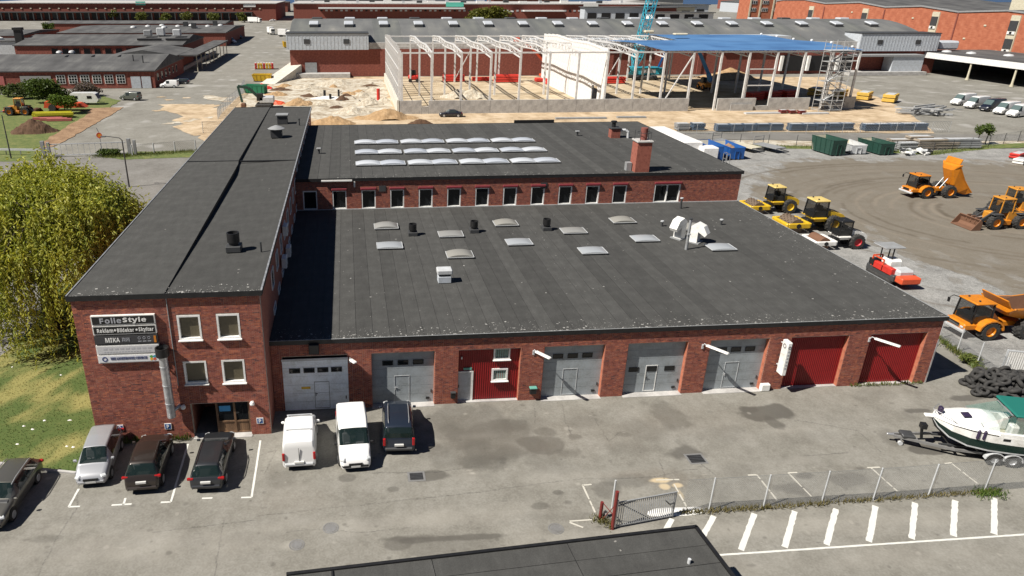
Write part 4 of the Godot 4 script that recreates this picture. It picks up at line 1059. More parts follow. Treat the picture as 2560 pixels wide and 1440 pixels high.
	yard.sheet([Vector3(-120, 0, 40), Vector3(110, 0, 40), Vector3(110, 0, -4), Vector3(-120, 0, -4)], 0.0)
	yard.planar_uv(-32.0, -6.0, 60.0, 30.0)
	struct(yard, "asphalt_yard", m_as)
	# lawn beside the office wing
	var lawn := rough([Vector3(-10.06, 0, -0.05), P(243, 1108), P(190, 1182), P(95, 1172), P(0, 1158), Vector3(-32, 0, 1.2), Vector3(-32, 0, -8), P(0, 892), P(40, 862), P(85, 810), Vector3(-21.2, 0, -26), Vector3(-18.5, 0, -40), Vector3(-10.06, 0, -46)], 1.2, 0.07)
	var lp := Pad.new(260, 560, -32.0, -46.0, -9.0, 4.0, blotch)
	for j in 560:
		for i in 260:
			var d := dryness(-32.0 + i * 23.0 / 260, -46.0 + j * 50.0 / 560)
			lp.dab(j * 260 + i, Color(0.05, 0.085, 0.014).lerp(Color(0.27, 0.235, 0.08), d), 0.72)
	var lm := tex_mat("lawn", grass, 0.37, 0.95)
	pad_on(lm, lp)
	struct(sh().sheet(lawn, 0.012).planar_uv(-32.0, -46.0, -9.0, 4.0), "lawn", lm)
	put_kerb([P(190, 1184), P(95, 1174), P(0, 1160), Vector3(-32, 0, 1.35)])
	struct(sh().sheet([Vector3(-90, 0, -4.1), Vector3(-9, 0, -4.1), Vector3(-9, 0, -78), Vector3(-90, 0, -78)], -0.012), "side_road", mats.asphalt_road)
	# gravel yard with the churned brown track
	var gp := Pad.new(400, 500, 42.0, -96.0, 122.0, 4.0, blotch)
	var brown := Color(0.135, 0.11, 0.077)
	var track := PackedVector2Array()
	for q in pts([[1875, 452], [1915, 425], [1985, 406], [2100, 398], [2300, 402], [2620, 412], [2800, 560], [2800, 900], [2570, 735], [2430, 690], [2260, 625], [2120, 575], [1990, 520], [1915, 485]]): track.append(Vector2(q.x, q.z))
	for j in 500:
		for i in 400:
			var n := blotch[(j % 512) * 512 + (i * 2) % 512] / 255.0 - 0.5
			var n2 := blotch[((j * 3) % 512) * 512 + (i * 5) % 512] / 255.0 - 0.5
			var q := Vector2(42.0 + i * 0.2 + n * 11.0, -96.0 + j * 0.2 + n2 * 7.0)
			var q2 := Vector2(42.0 + i * 0.2 - n2 * 16.0, -96.0 + j * 0.2 + n * 12.0)
			var a := 0.0
			if Geometry2D.is_point_in_polygon(q, track): a += 0.48 + n * 0.5
			if Geometry2D.is_point_in_polygon(q2, track): a += 0.42 + n2 * 0.5
			if a > 0: gp.dab(j * 400 + i, brown, clampf(a, 0, 0.78))
	for i in 150:       # wheel ruts following the turn
		var c := Vector2(84, -38)
		var r := rr(8, 42)
		var a0 := rr(-0.3, TAU)
		var path := []
		for k in 9: path.append(Vector3(c.x + cos(a0 + k * 0.11) * r * 1.0, 0, c.y + sin(a0 + k * 0.11) * r * 0.78))
		gp.line(path, rr(0.2, 0.42), brown * rr(0.55, 0.85) if rng.randf() < 0.6 else Color(0.21, 0.18, 0.14), rr(0.05, 0.14), 0.05, rng)
	pad_on(m_gr, gp)
	var gy := sh()
	gy.sheet(rough([Vector3(43.5, 0, -2.9), P(2352, 852), P(2440, 920), P(2560, 1008), Vector3(58, 0, 6), Vector3(140, 0, 10), Vector3(160, 0, -70), P(2480, 372), P(2330, 382), P(2060, 366), P(1830, 352), P(1640, 350), Vector3(43.5, 0, -82)], 3.0, 0.12), 0.008)
	gy.planar_uv(42.0, -96.0, 122.0, 4.0)
	struct(gy, "gravel_yard", m_gr)
	# construction ground
	struct(sh().sheet(rough([Vector3(-9, 0, -70), P(498, 345), P(540, 285), P(598, 238), P(690, 206), P(728, 193), Vector3(60, 0, -181.5), P(2060, 192), P(2160, 230), P(2240, 262), P(2345, 334), P(1600, 326), Vector3(43, 0, -86), Vector3(40, 0, -58), Vector3(-9, 0, -58)], 4.0, 0.5), 0.0), "construction_ground", mats.sand)
	struct(sh().sheet(rough(pts([[600, 240], [690, 206], [728, 196], [960, 198], [985, 285], [900, 290], [800, 300], [700, 280], [620, 268]]), 2.0, 0.8), 0.008), "chalk_ground", mats.chalk)
	struct(sh().sheet(rough([Vector3(16.6, 0, -116.2), Vector3(78, 0, -116.2), Vector3(112, 0, -150), Vector3(112, 0, -179), Vector3(18, 0, -179)], 3.0, 0.3), 0.008), "hall_floor", tex_mat("hall_sand", sand, 0.03, 0.95, Color(0.97, 0.99, 1.0)))
	struct(sh().sheet(ragged([[395, 262], [545, 262], [560, 300], [520, 340], [455, 322], [440, 285]], 3.0, 1.5), -0.006), "spilled_sand", mats.sand)
	struct(sh().sheet(ragged([[500, 238], [560, 243], [598, 240], [575, 252], [520, 250]], 2.0, 1.0), -0.001), "spilled_chalk", mats.chalk)
	for i in 26:
		var q := P(rr(395, 570), rr(240, 345))
		var bl := []
		for k in 14: bl.append(q + Vector3(cos(k * TAU / 14) * 1.3, 0, sin(k * TAU / 14)) * rr(0.5, 1.3))
		struct(sh().sheet(bl, -0.004 + i * 0.00015), "sand_patch", mats.sand if i % 3 else mats.chalk)
	# access lane with its pale kerb and grass strip
	struct(sh().sheet(pts([[1560, 331], [2345, 336], [2700, 336], [2700, 352], [2100, 352], [1560, 346]]), 0.018), "access_lane", mats.asphalt_road)
	struct(sh().sheet(rough(pts([[1560, 347], [2100, 353], [2700, 353], [2700, 366], [2100, 368], [1640, 360]]), 2.0, 0.3), 0.022), "sandy_verge", mats.chalk)
	struct(sh().sheet(rough(pts([[1880, 363], [2060, 366], [2330, 378], [2470, 362], [2700, 352], [2700, 364], [2480, 372], [2330, 388], [2100, 374], [1900, 370]]), 1.5, 0.25), 0.026), "grass_verge", mats.grass)
	# left: meadow, orange gravel strip, gate apron
	struct(sh().sheet(rough(pts([[-60, 238], [120, 236], [250, 238], [300, 252], [255, 282], [185, 318], [120, 352], [100, 402], [-60, 405]]), 2.0, 0.35), 0.004), "meadow", mats.grass)
	struct(sh().sheet(rough(pts([[225, 270], [310, 268], [262, 296], [170, 348], [130, 366], [95, 372], [120, 345], [185, 305], [215, 290]]), 1.5, 0.25), 0.012), "gravel_strip", mats.earth)
	struct(sh().sheet(rough(pts([[250, 392], [330, 380], [480, 376], [500, 382], [470, 394], [385, 396], [300, 400]]), 1.2, 0.3), 0.014), "grass_verge", mats.grass)
	# parking lines
	var wl: Array = [[[651, 1101], [629, 1243]], [[629, 1243], [603, 1244]], [[470, 1110], [427, 1255]], [[427, 1255], [402, 1256]], [[314, 1245], [308, 1262]], [[329, 1260], [279, 1263]], [[197, 1222], [172, 1267]], [[172, 1267], [200, 1266]], [[505, 1246], [531, 1245]]]
	for l in wl: stripe(P(l[0][0], l[0][1]), P(l[1][0], l[1][1]), 0.12, "bay_line", mats.line_white)
	var wr: Array = [[[1456, 1212], [1488, 1281]], [[1456, 1213], [1479, 1211]], [[1685, 1210], [1716, 1266]], [[1640, 1200], [1698, 1199]], [[1870, 1188], [1892, 1187]], [[1892, 1187], [1943, 1251]], [[1970, 1182], [2030, 1243]], [[1970, 1182], [1993, 1181]], [[2178, 1170], [2243, 1228]], [[2168, 1169], [2200, 1168]], [[2378, 1158], [2452, 1215]], [[2362, 1159], [2380, 1157]], [[1424, 1303], [1482, 1299]], [[1424, 1306], [1458, 1319]]]
	for l in wr: stripe(P(l[0][0], l[0][1]), P(l[1][0], l[1][1]), 0.11, "bay_line", mats.line_worn)
	for q in [[1680, 1297, 1664, 1324], [1785, 1290, 1757, 1340], [1886, 1284, 1852, 1375], [1987, 1278, 1961, 1368], [2090, 1272, 2066, 1362], [2189, 1265, 2172, 1354], [2288, 1257, 2279, 1347], [2388, 1251, 2383, 1340], [2486, 1245, 2485, 1335]]:
		stripe(P(q[0], q[1]), P(q[2], q[3]), 0.29, "road_stripe", mats.line_white)
	stripe(P(1792, 1388), P(2640, 1331), 0.12, "road_line", mats.line_white)
	for d in [[1740, 1147, 0.42, 0.36], [1041, 1191, 0.36, 0.3]]:
		var p := P(d[0], d[1])
		var g := thing("drain_grate", "square iron drain grate in %s asphalt" % ["the oil stained" if d[0] > 1500 else "the dark streaked"], "drain", Vector3(p.x, 0.001, p.z))
		put(sh().span(Vector3(-d[2] - 0.12, 0, -d[3] - 0.12), Vector3(d[2] + 0.12, 0.008, d[3] + 0.12)), "concrete_surround", mats.trailer_grey, g)
		put(sh().span(Vector3(-d[2], 0.009, -d[3]), Vector3(d[2], 0.012, d[3])), "pit", mats.black, g)
		for k in 5: put(sh().span(Vector3(-d[2], 0.013, -d[3] + 0.03 + k * d[3] * 0.4), Vector3(d[2], 0.02, -d[3] + 0.1 + k * d[3] * 0.4)), "bar", mats.dark_grey, g)
	for d in [[827, 1320, 0.3], [742, 1362, 0.28], [1390, 1322, 0.3]]:
		var p := P(d[0], d[1])
		solid(sh().cyl(Vector3(p.x, 0.0, p.z), Vector3(p.x, 0.012, p.z), d[2], d[2], 20).ring(Vector3(p.x, 0.0, p.z), Vector3.UP, d[2] + 0.03, d[2] + 0.1, 0.01, 20), "manhole_cover", mats.trailer_grey if d[0] < 1000 else mats.trailer_grey, ["round dull manhole cover between dark tar patches", "round manhole cover in a pale repaired patch of asphalt", "small round dark cover near the red gate post"][[827, 742, 1390].find(d[0])], "manhole")

var dry_noise: FastNoiseLite
func dryness(x: float, z: float) -> float:      # 0 green, 1 dry: the patches of the lawn
	if dry_noise == null:
		dry_noise = FastNoiseLite.new()
		dry_noise.seed = 4
		dry_noise.frequency = 0.2
		dry_noise.fractal_octaves = 4
	return clampf(dry_noise.get_noise_2d(x * 1.5 + z * 0.75, z * 0.6 - x * 0.35) * 1.9 + 0.34, 0, 1)
func stripe(a: Vector3, b: Vector3, w: float, called: String, m: Material) -> void:
	var d := (b - a).normalized()
	var s := Vector3(-d.z, 0, d.x) * w * 0.5
	if m == mats.line_worn and a.distance_to(b) > 0.9:     # worn paint: the line survives in stretches
		var s0 := sh()
		var u := 0.0
		var ln := a.distance_to(b)
		while u < ln - 0.15:
			var e := minf(ln, u + rr(0.3, 1.3))
			var p0 := a + d * u
			var p1 := a + d * e
			s0.sheet([p0 + s * rr(0.6, 1.05), p0.lerp(p1, 0.5) + s * rr(0.7, 1.05), p1 + s * rr(0.5, 1.0), p1 - s * rr(0.5, 1.0), p0.lerp(p1, 0.5) - s * rr(0.7, 1.05), p0 - s * rr(0.6, 1.05)], 0.0045)
			u = e + rr(0.02, 0.14)
		struct(s0, called, m)
		return
	var n := maxi(1, int(a.distance_to(b) / 0.2))
	var left := []
	var right := []
	for i in n + 1:
		var p := a.lerp(b, i / float(n))
		left.append(p + s * rr(0.8, 1.08)); right.append(p - s * rr(0.8, 1.08))
	right.reverse()
	var o := struct(sh().sheet(left + right, 0.0045), called, m)
func put_kerb(path: Array) -> void:
	var s := sh()
	for i in path.size() - 1: s.bar(path[i] + Vector3(0, 0.04, 0), path[i + 1] + Vector3(0, 0.04, 0), 0.16, 0.12)
	struct(s, "kerb", mats.concrete)

# ---------------------------------------------------------------- road vehicles; front towards +z
# st: [z share of the length from the rear, roof line, belt line, half width, half width of the roof]; top/side: what each stretch is made of
const SHAPES := {
	"hatch": {"L": 4.25, "st": [[0.0, 0.55, 0.55, 0.72, 0.6], [0.008, 0.80, 0.78, 0.80, 0.66], [0.03, 0.98, 0.96, 0.84, 0.72], [0.10, 1.50, 0.99, 0.86, 0.60], [0.16, 1.58, 0.98, 0.87, 0.60], [0.36, 1.61, 0.97, 0.875, 0.60], [0.37, 1.61, 0.97, 0.875, 0.60], [0.60, 1.57, 0.96, 0.87, 0.58], [0.62, 1.54, 0.96, 0.87, 0.575], [0.80, 1.02, 0.94, 0.86, 0.66], [0.83, 0.98, 0.90, 0.86, 0.68], [0.94, 0.82, 0.74, 0.82, 0.64], [0.985, 0.66, 0.60, 0.74, 0.56], [1.0, 0.50, 0.48, 0.66, 0.5]],
		"top": "bbrbbbbbwbbbb", "side": "bbbggpggbbbbb", "wr": 0.30},
	"suv": {"L": 4.4, "st": [[0.0, 0.60, 0.60, 0.76, 0.6], [0.01, 0.90, 0.86, 0.84, 0.7], [0.05, 1.10, 1.06, 0.88, 0.74], [0.13, 1.56, 1.10, 0.90, 0.62], [0.18, 1.64, 1.08, 0.91, 0.62], [0.36, 1.68, 1.06, 0.915, 0.63], [0.375, 1.68, 1.06, 0.915, 0.63], [0.56, 1.66, 1.04, 0.91, 0.61], [0.58, 1.64, 1.04, 0.91, 0.60], [0.74, 1.16, 1.03, 0.90, 0.68], [0.77, 1.10, 1.0, 0.90, 0.72], [0.93, 0.98, 0.88, 0.87, 0.70], [0.985, 0.80, 0.7, 0.80, 0.62], [1.0, 0.58, 0.55, 0.70, 0.55]],
		"top": "bbrbbbbbwbbbb", "side": "bbbggpggbbbbb", "wr": 0.34},
	"estate": {"L": 4.75, "st": [[0.0, 0.52, 0.52, 0.74, 0.6], [0.01, 0.80, 0.78, 0.82, 0.68], [0.03, 0.95, 0.92, 0.85, 0.72], [0.12, 1.36, 0.94, 0.87, 0.58], [0.17, 1.42, 0.93, 0.885, 0.58], [0.36, 1.45, 0.92, 0.89, 0.59], [0.375, 1.45, 0.92, 0.89, 0.59], [0.55, 1.44, 0.91, 0.885, 0.57], [0.57, 1.42, 0.91, 0.885, 0.56], [0.72, 1.0, 0.90, 0.88, 0.66], [0.75, 0.95, 0.87, 0.88, 0.70], [0.92, 0.84, 0.76, 0.85, 0.68], [0.985, 0.68, 0.62, 0.78, 0.6], [1.0, 0.50, 0.48, 0.68, 0.52]],
		"top": "bbrbbbbbwbbbb", "side": "bbbggpggbbbbb", "wr": 0.31},
	"saloon": {"L": 4.8, "st": [[0.0, 0.55, 0.55, 0.72, 0.6], [0.01, 0.90, 0.85, 0.80, 0.66], [0.04, 1.0, 0.93, 0.85, 0.68], [0.14, 1.05, 0.95, 0.88, 0.66], [0.28, 1.38, 0.94, 0.89, 0.56], [0.36, 1.44, 0.93, 0.895, 0.57], [0.42, 1.46, 0.92, 0.895, 0.58], [0.55, 1.45, 0.91, 0.89, 0.57], [0.57, 1.43, 0.91, 0.89, 0.56], [0.72, 1.0, 0.90, 0.88, 0.66], [0.75, 0.95, 0.87, 0.88, 0.70], [0.92, 0.84, 0.76, 0.85, 0.68], [0.985, 0.68, 0.62, 0.78, 0.6], [1.0, 0.50, 0.48, 0.68, 0.52]],
		"top": "bbbrbbbbwbbbb", "side": "bbbbggggbbbbb", "wr": 0.32},
	"van": {"L": 4.35, "st": [[0.0, 0.55, 0.55, 0.80, 0.7], [0.006, 1.0, 0.98, 0.89, 0.83], [0.012, 1.45, 1.05, 0.905, 0.82], [0.02, 1.80, 1.06, 0.91, 0.80], [0.05, 1.86, 1.06, 0.915, 0.80], [0.36, 1.88, 1.05, 0.92, 0.81], [0.44, 1.88, 1.05, 0.92, 0.81], [0.60, 1.84, 1.03, 0.915, 0.78], [0.625, 1.79, 1.03, 0.91, 0.77], [0.78, 1.17, 1.02, 0.90, 0.78], [0.81, 1.09, 0.99, 0.89, 0.77], [0.94, 0.95, 0.86, 0.86, 0.68], [0.985, 0.76, 0.68, 0.80, 0.62], [1.0, 0.52, 0.50, 0.70, 0.55]],
		"top": "bbrbbbbbwbbbb", "side": "bbbbbbggbbbbb", "wr": 0.31},
	"minivan": {"L": 4.7, "st": [[0.0, 0.55, 0.55, 0.80, 0.7], [0.008, 0.95, 0.93, 0.88, 0.76], [0.025, 1.10, 1.06, 0.90, 0.80], [0.06, 1.70, 1.08, 0.915, 0.74], [0.10, 1.76, 1.07, 0.92, 0.74], [0.36, 1.79, 1.06, 0.925, 0.75], [0.375, 1.79, 1.06, 0.925, 0.75], [0.58, 1.75, 1.04, 0.92, 0.72], [0.60, 1.72, 1.04, 0.92, 0.71], [0.78, 1.14, 1.02, 0.91, 0.70], [0.81, 1.08, 0.99, 0.90, 0.72], [0.94, 0.94, 0.85, 0.87, 0.68], [0.985, 0.74, 0.66, 0.80, 0.62], [1.0, 0.52, 0.50, 0.70, 0.55]],
		"top": "bbrbbbbbwbbbb", "side": "bbbggpggbbbbb", "wr": 0.33},
	"big_van": {"L": 5.6, "st": [[0.0, 0.55, 0.55, 0.90, 0.8], [0.006, 1.0, 1.0, 0.96, 0.9], [0.012, 1.6, 1.2, 0.98, 0.88], [0.02, 2.35, 1.25, 0.99, 0.82], [0.05, 2.45, 1.25, 0.99, 0.82], [0.40, 2.5, 1.25, 0.99, 0.83], [0.60, 2.48, 1.25, 0.99, 0.82], [0.68, 2.40, 1.22, 0.98, 0.78], [0.70, 2.33, 1.2, 0.98, 0.76], [0.84, 1.42, 1.18, 0.97, 0.76], [0.87, 1.25, 1.12, 0.96, 0.78], [0.96, 1.05, 0.95, 0.93, 0.74], [0.99, 0.85, 0.75, 0.86, 0.66], [1.0, 0.55, 0.52, 0.76, 0.6]],
		"top": "bbbbbbbbwbbbb", "side": "bbbbbbbggbbbb", "wr": 0.34},
}
func car_paint(key: String, c: Color, metal := 0.0) -> StandardMaterial3D:
	var m := mat("paint_" + key, c, 0.35, metal)
	m.clearcoat_enabled = true
	m.clearcoat = 0.7
	m.clearcoat_roughness = 0.06
	return m
func car(kind: String, called: String, label: String, category: String, at: Vector3, head: Vector3, m: Material, opt := {}) -> Node3D:
	var t := thing(called, label, category, at, atan2(head.x, head.z), opt.get("group", ""))
	var q: Dictionary = SHAPES[kind]
	var ln: float = opt.get("L", q.L)
	var rows := []
	for s in q.st:
		var z: float = (s[0] - 0.5) * ln
		var w: float = s[3]
		var wr: float = s[4]
		var lo := 0.24 if s[0] > 0.004 and s[0] < 0.996 else 0.32
		var half := [Vector3(w * 0.90, lo, z), Vector3(w, lo + 0.16, z), Vector3(w * 1.005, s[2] * 0.8, z), Vector3(w * 0.965, s[2], z), Vector3(wr + 0.05, lerpf(s[2], s[1], 0.9), z), Vector3(wr - 0.08, s[1] + 0.005, z), Vector3(0, s[1] + 0.025, z)]
		var row := half.duplicate()
		for k in range(5, -1, -1): row.append(Vector3(-half[k].x, half[k].y, half[k].z))
		rows.append(row)
	var nr := []
	for i in rows.size():
		var r := []
		for j in 13:
			var a: Vector3 = rows[i][mini(j + 1, 12)] - rows[i][maxi(j - 1, 0)]
			var b: Vector3 = rows[mini(i + 1, rows.size() - 1)][j] - rows[maxi(i - 1, 0)][j]
			r.append(b.cross(a).normalized() * -1.0)
		nr.append(r)
	var part := {"b": sh(), "g": sh(), "h": sh(), "w": sh(), "r": sh(), "p": sh()}
	for i in rows.size() - 1:
		for j in 12:
			var k := "b"
			if j in [4, 5, 6, 7]: k = q.top[i]
			elif j in [3, 8]: k = q.side[i]
			if opt.get("no_rear", false) and k == "r": k = "b"
			if opt.get("panel", false) and k in "gp" and i < 6: k = "b"
			if k == "g" and j == 8: k = "h"
			var s: Sh = part[k]
			s.tri_n(rows[i][j], rows[i][j + 1], rows[i + 1][j + 1], nr[i][j], nr[i][j + 1], nr[i + 1][j + 1])
			s.tri_n(rows[i][j], rows[i + 1][j + 1], rows[i + 1][j], nr[i][j], nr[i + 1][j + 1], nr[i + 1][j])
	for e in [0, rows.size() - 1]:
		for j in range(1, 12):
			if e != 0: part.b.tri(rows[e][0], rows[e][j], rows[e][j + 1])
			else: part.b.tri(rows[e][0], rows[e][j + 1], rows[e][j])
	put(part.b, "body", m, t)
	if opt.get("near", false):
		var cabin := Node3D.new()
		cabin.name = "interior"
		t.add_child(cabin)
		put(sh().box(Vector3(0, 0.45, -0.02 * ln), Vector3(1.5, 0.25, ln * 0.72)), "floor", mats.black, cabin)
		put(sh().bbox(Vector3(0, 0.86, 0.245 * ln), Vector3(1.45, 0.25, 0.4), 0.08), "dashboard", mats.dark_grey, cabin)
		for sx in [-0.38, 0.38]: put(sh().bbox(Vector3(sx, 0.82, 0.03 * ln), Vector3(0.5, 0.75, 0.2), 0.07, Basis(Vector3.RIGHT, -0.25)).bbox(Vector3(sx, 0.6, 0.09 * ln), Vector3(0.5, 0.2, 0.5), 0.07).bbox(Vector3(sx, 1.26, -0.005 * ln), Vector3(0.26, 0.2, 0.12), 0.04), "seat", mats.seat_grey, cabin)
		put(sh().torus(Vector3(-0.38, 0.98, 0.17 * ln), Vector3(0, 0.5, -1), 0.18, 0.02, 16, 6), "steering_wheel", mats.black, cabin)
		if not opt.get("panel", false): put(sh().bbox(Vector3(0, 0.8, -0.2 * ln), Vector3(1.3, 0.75, 0.2), 0.07, Basis(Vector3.RIGHT, -0.25)), "rear_seat", mats.seat_grey, cabin)
	put(sh().span(Vector3(-0.7, 0.2, -ln * 0.46), Vector3(0.7, 0.32, ln * 0.46)), "underbody", mats.black, t)
	var gl: Material = mats.clear_glass if opt.get("near", false) else mats.car_glass
	if part.g.v.size():
		put(part.g, "side_window", gl, t)
		put(part.h, "side_window", gl, t)
	if part.w.v.size(): put(part.w, "windscreen", gl if opt.get("near", false) else mats.screen_glass, t)
	if part.r.v.size(): put(part.r, "rear_window", gl, t)
	if part.p.v.size(): put(part.p, "door_pillar", mats.black, t)
	var wd: float = q.st[5][3]
	var r_w: float = q.wr
	for sx in [-1.0, 1.0]:
		for uz in [0.19, 0.80]:
			var z: float = (uz - 0.5) * ln
			var wn := Node3D.new()
			wn.name = "wheel"
			t.add_child(wn, true)
			wn.position = Vector3(sx * wd, r_w, z)
			put(sh().cyl(Vector3(-sx * 0.3, 0.03, 0), Vector3(sx * 0.006, 0.03, 0), r_w + 0.07, r_w + 0.07, 20), "wheel_arch", mats.black, wn)
			put(sh().cyl(Vector3(-sx * 0.2, 0, 0), Vector3(sx * 0.02, 0, 0), r_w, r_w, 20), "tyre", mats.rubber, wn)
			put(sh().lathe(Vector3(sx * 0.021, 0, 0), [[r_w * 0.68, 0.0], [r_w * 0.62, 0.012], [r_w * 0.2, 0.0], [0.01, 0.006]], 14, Vector3(sx, 0, 0)), "rim", mats[opt.get("rim", "zinc")], wn)
		put(sh().bbox(Vector3(sx * (wd + 0.1), q.st[9][2] + 0.12, 0.23 * ln), Vector3(0.2, 0.16, 0.12), 0.04), "mirror", mats.black if opt.get("dark_mirror", false) else m, t)
		var ti: int = q.st.size() - 3
		var hl: Array = q.st[ti]
		put(sh().bbox(Vector3(sx * (hl[3] - 0.17), (hl[1] + hl[2]) * 0.5 - 0.10, (hl[0] - 0.5) * ln + 0.1), Vector3(0.30, 0.15, 0.26), 0.05, Basis(Vector3.UP, sx * 0.5) * Basis(Vector3.RIGHT, 0.35)), "headlight", mats.lamp_clear, t)
		var tall: bool = opt.get("tall_lights", false)
		var rl: Array = q.st[2 if not tall else 1]
		put(sh().bbox(Vector3(sx * (rl[3] - 0.05), (rl[2] - 0.06) if not tall else rl[2] - 0.02, (rl[0] - 0.5) * ln - 0.0), Vector3(0.15 if tall else 0.34, 0.48 if tall else 0.15, 0.14), 0.03), "tail_light", mats.lamp_red, t)
	put(sh().bbox(Vector3(0, 0.46, -ln * 0.5 - 0.0), Vector3(wd * 1.72, 0.2, 0.16), 0.06), "rear_bumper", mats[opt.get("bumper", "dark_grey")] if opt.has("bumper") else m, t)
	put(sh().bbox(Vector3(0, 0.42, ln * 0.5 - 0.05), Vector3(wd * 1.6, 0.2, 0.16), 0.06), "front_bumper", mats[opt.get("bumper", "dark_grey")] if opt.has("bumper") else m, t)
	put(sh().box(Vector3(0, 0.56, ln * 0.5 + 0.0), Vector3(0.75, 0.11, 0.07)), "grille", mats.black, t)
	put(sh().box(Vector3(0, 0.42, ln * 0.5 + 0.035), Vector3(0.52, 0.11, 0.012)), "number_plate", mats.plate, t)
	put(sh().box(Vector3(0, opt.get("plate", 0.74), -ln * 0.5 - 0.045), Vector3(0.52, 0.11, 0.1)), "number_plate", mats.plate, t)
	if opt.get("bars", false):
		for z in [-0.22, 0.12]:
			put(sh().bar(Vector3(-0.72, 1.93, z * ln), Vector3(0.72, 1.93, z * ln), 0.06, 0.04).box(Vector3(-0.66, 1.86, z * ln), Vector3(0.08, 0.14, 0.12)).box(Vector3(0.66, 1.86, z * ln), Vector3(0.08, 0.14, 0.12)), "roof_bar", mats.light_grey, t)
	if opt.get("rails", false):
		for sx in [-1.0, 1.0]:
			var y: float = q.st[5][1]
			put(sh().tube([Vector3(sx * 0.58, y - 0.02, -0.36 * ln), Vector3(sx * 0.6, y + 0.06, -0.3 * ln), Vector3(sx * 0.6, y + 0.07, 0.0), Vector3(sx * 0.58, y - 0.04, 0.1 * ln)], 0.025, 6), "roof_rail", mats.zinc if opt.get("bright", false) else mats.black, t)
	if opt.get("doors", false):
		put(sh().box(Vector3(0, 0.95, -ln * 0.5 - 0.0), Vector3(0.02, 1.1, 0.04)), "door_gap", mats.dark_grey, t)
	return t
func heading(fr: Vector3, re: Vector3) -> Vector3:
	var d := fr - re
	d.y = 0
	return d.normalized()
func build_cars() -> void:
	var f := P(230, 1222); var r := P(278, 1098); var hd := heading(f, r)
	car("hatch", "parked_car", "silver people carrier with bright bonnet parked beside the lawn", "car", f - hd * 2.15, hd, car_paint("silver", rgb(0.42, 0.43, 0.45), 0.4), {"near": true, "rim": "grey", "group": "cars parked by the office front"})
	f = P(404, 1100); r = P(357, 1240); hd = heading(f, r)
	car("suv", "parked_car", "dark brown crossover with wide red tail lights parked under the flue", "car", r + hd * 2.3, hd, car_paint("brown", rgb(0.030, 0.022, 0.018), 0.3), {"near": true, "group": "cars parked by the office front", "plate": 0.82})
	f = P(557, 1095); r = P(517, 1236); hd = heading(f, r)
	car("estate", "parked_car", "dark grey estate car with black roof rails parked before the timber door", "car", r + hd * 2.45, hd, car_paint("slate", rgb(0.030, 0.032, 0.036), 0.3), {"near": true, "rails": true, "group": "cars parked by the office front"})
	var a := P(98, 1205); var b := P(36, 1300); hd = heading(b, a)
	var side := Vector3(hd.z, 0, -hd.x)
	car("estate", "parked_car", "grey gold estate car with silver roof rails standing beside the kerb", "car", (a + b) * 0.5 - side * -0.88 * -1.0, hd, car_paint("champagne", rgb(0.13, 0.125, 0.11), 0.5), {"near": true, "rails": true, "bright": true, "L": 4.8})
	f = P(757, 1035); r = P(750, 1178); hd = heading(f, r)
	car("van", "parked_van", "white van with two roof bars parked by the white overhead door", "van", r + hd * 2.2, hd, car_paint("white", rgb(0.80, 0.80, 0.79)), {"near": true, "bars": true, "panel": true, "tall_lights": true, "no_rear": true, "doors": true, "bumper": "light_grey", "dark_mirror": false, "plate": 0.6, "group": "vehicles parked before the workshop doors"})
	f = P(890, 1180); r = P(872, 1012); hd = heading(f, r)
	car("van", "parked_van", "plain white panel van with black bumper and dark windscreen, nose outward", "van", f - hd * 2.2, hd, car_paint("white", rgb(0.80, 0.80, 0.79)), {"near": true, "panel": true, "tall_lights": true, "no_rear": true, "bumper": "black", "dark_mirror": true, "L": 4.5, "group": "vehicles parked before the workshop doors"})
	f = P(992, 1015); r = P(998, 1140); hd = heading(f, r)
	car("minivan", "parked_car", "dark blue boxy estate with silver roof rails next to white panel van", "car", r + hd * 2.35, hd, car_paint("navy", rgb(0.020, 0.028, 0.045), 0.3), {"near": true, "rails": true, "bright": true, "tall_lights": true, "bumper": "dark_grey", "L": 4.6, "group": "vehicles parked before the workshop doors"})
	# vans and cars further off
	var noses := [[2386, 264], [2420, 272], [2459, 279], [2494, 287], [2527, 294]]
	var vl := ["white tall delivery van at the row end beside open tarmac", "white tall delivery van next to the black van", "black tall delivery van between white ones in the row", "white tall delivery van beyond the black van", "white tall delivery van last of the row towards the dirt yard"]
	for i in 5:
		hd = Vector3(-0.93, 0, 0.36)
		var p := P(noses[i][0], noses[i][1])
		car("big_van", "delivery_van", vl[i], "van", p - hd * 3.4 + Vector3(0, 0, -0.4), hd, car_paint("white", Color()) if i != 2 else car_paint("ink", rgb(0.01, 0.012, 0.022)), {"bumper": "black", "dark_mirror": true, "L": 6.9, "group": "delivery vans parked in a row"})
	f = P(398, 220); r = P(447, 219)
	car("van", "parked_van", "small white van parked at the corner of the low brick building", "van", (f + r) * 0.5 + Vector3(0, 0, -0.8), Vector3(-1, 0, -0.05).normalized(), car_paint("white", Color()), {"panel": true, "L": 4.6, "bumper": "white"})
	car("estate", "parked_car", "black car behind the small white van by the brick corner", "car", P(448, 212) + Vector3(0, 0, -2.2), Vector3(-1, 0, 0), car_paint("ink", Color()), {})
	f = P(298, 250); r = P(352, 252)
	car("van", "parked_van", "grey green van standing on open tarmac near the caravan", "van", (f + r) * 0.5 + Vector3(0, 0, -0.8), heading(f, r), car_paint("olive", rgb(0.12, 0.13, 0.115), 0.3), {"panel": true, "L": 4.9, "bumper": "dark_grey"})
	f = P(1099, 293); r = P(1157, 293)
	car("saloon", "parked_car", "black saloon car on the sandy track before the concrete plinth", "car", (f + r) * 0.5 + Vector3(0, 0, -0.7), heading(f, r), car_paint("ink", Color()), {})
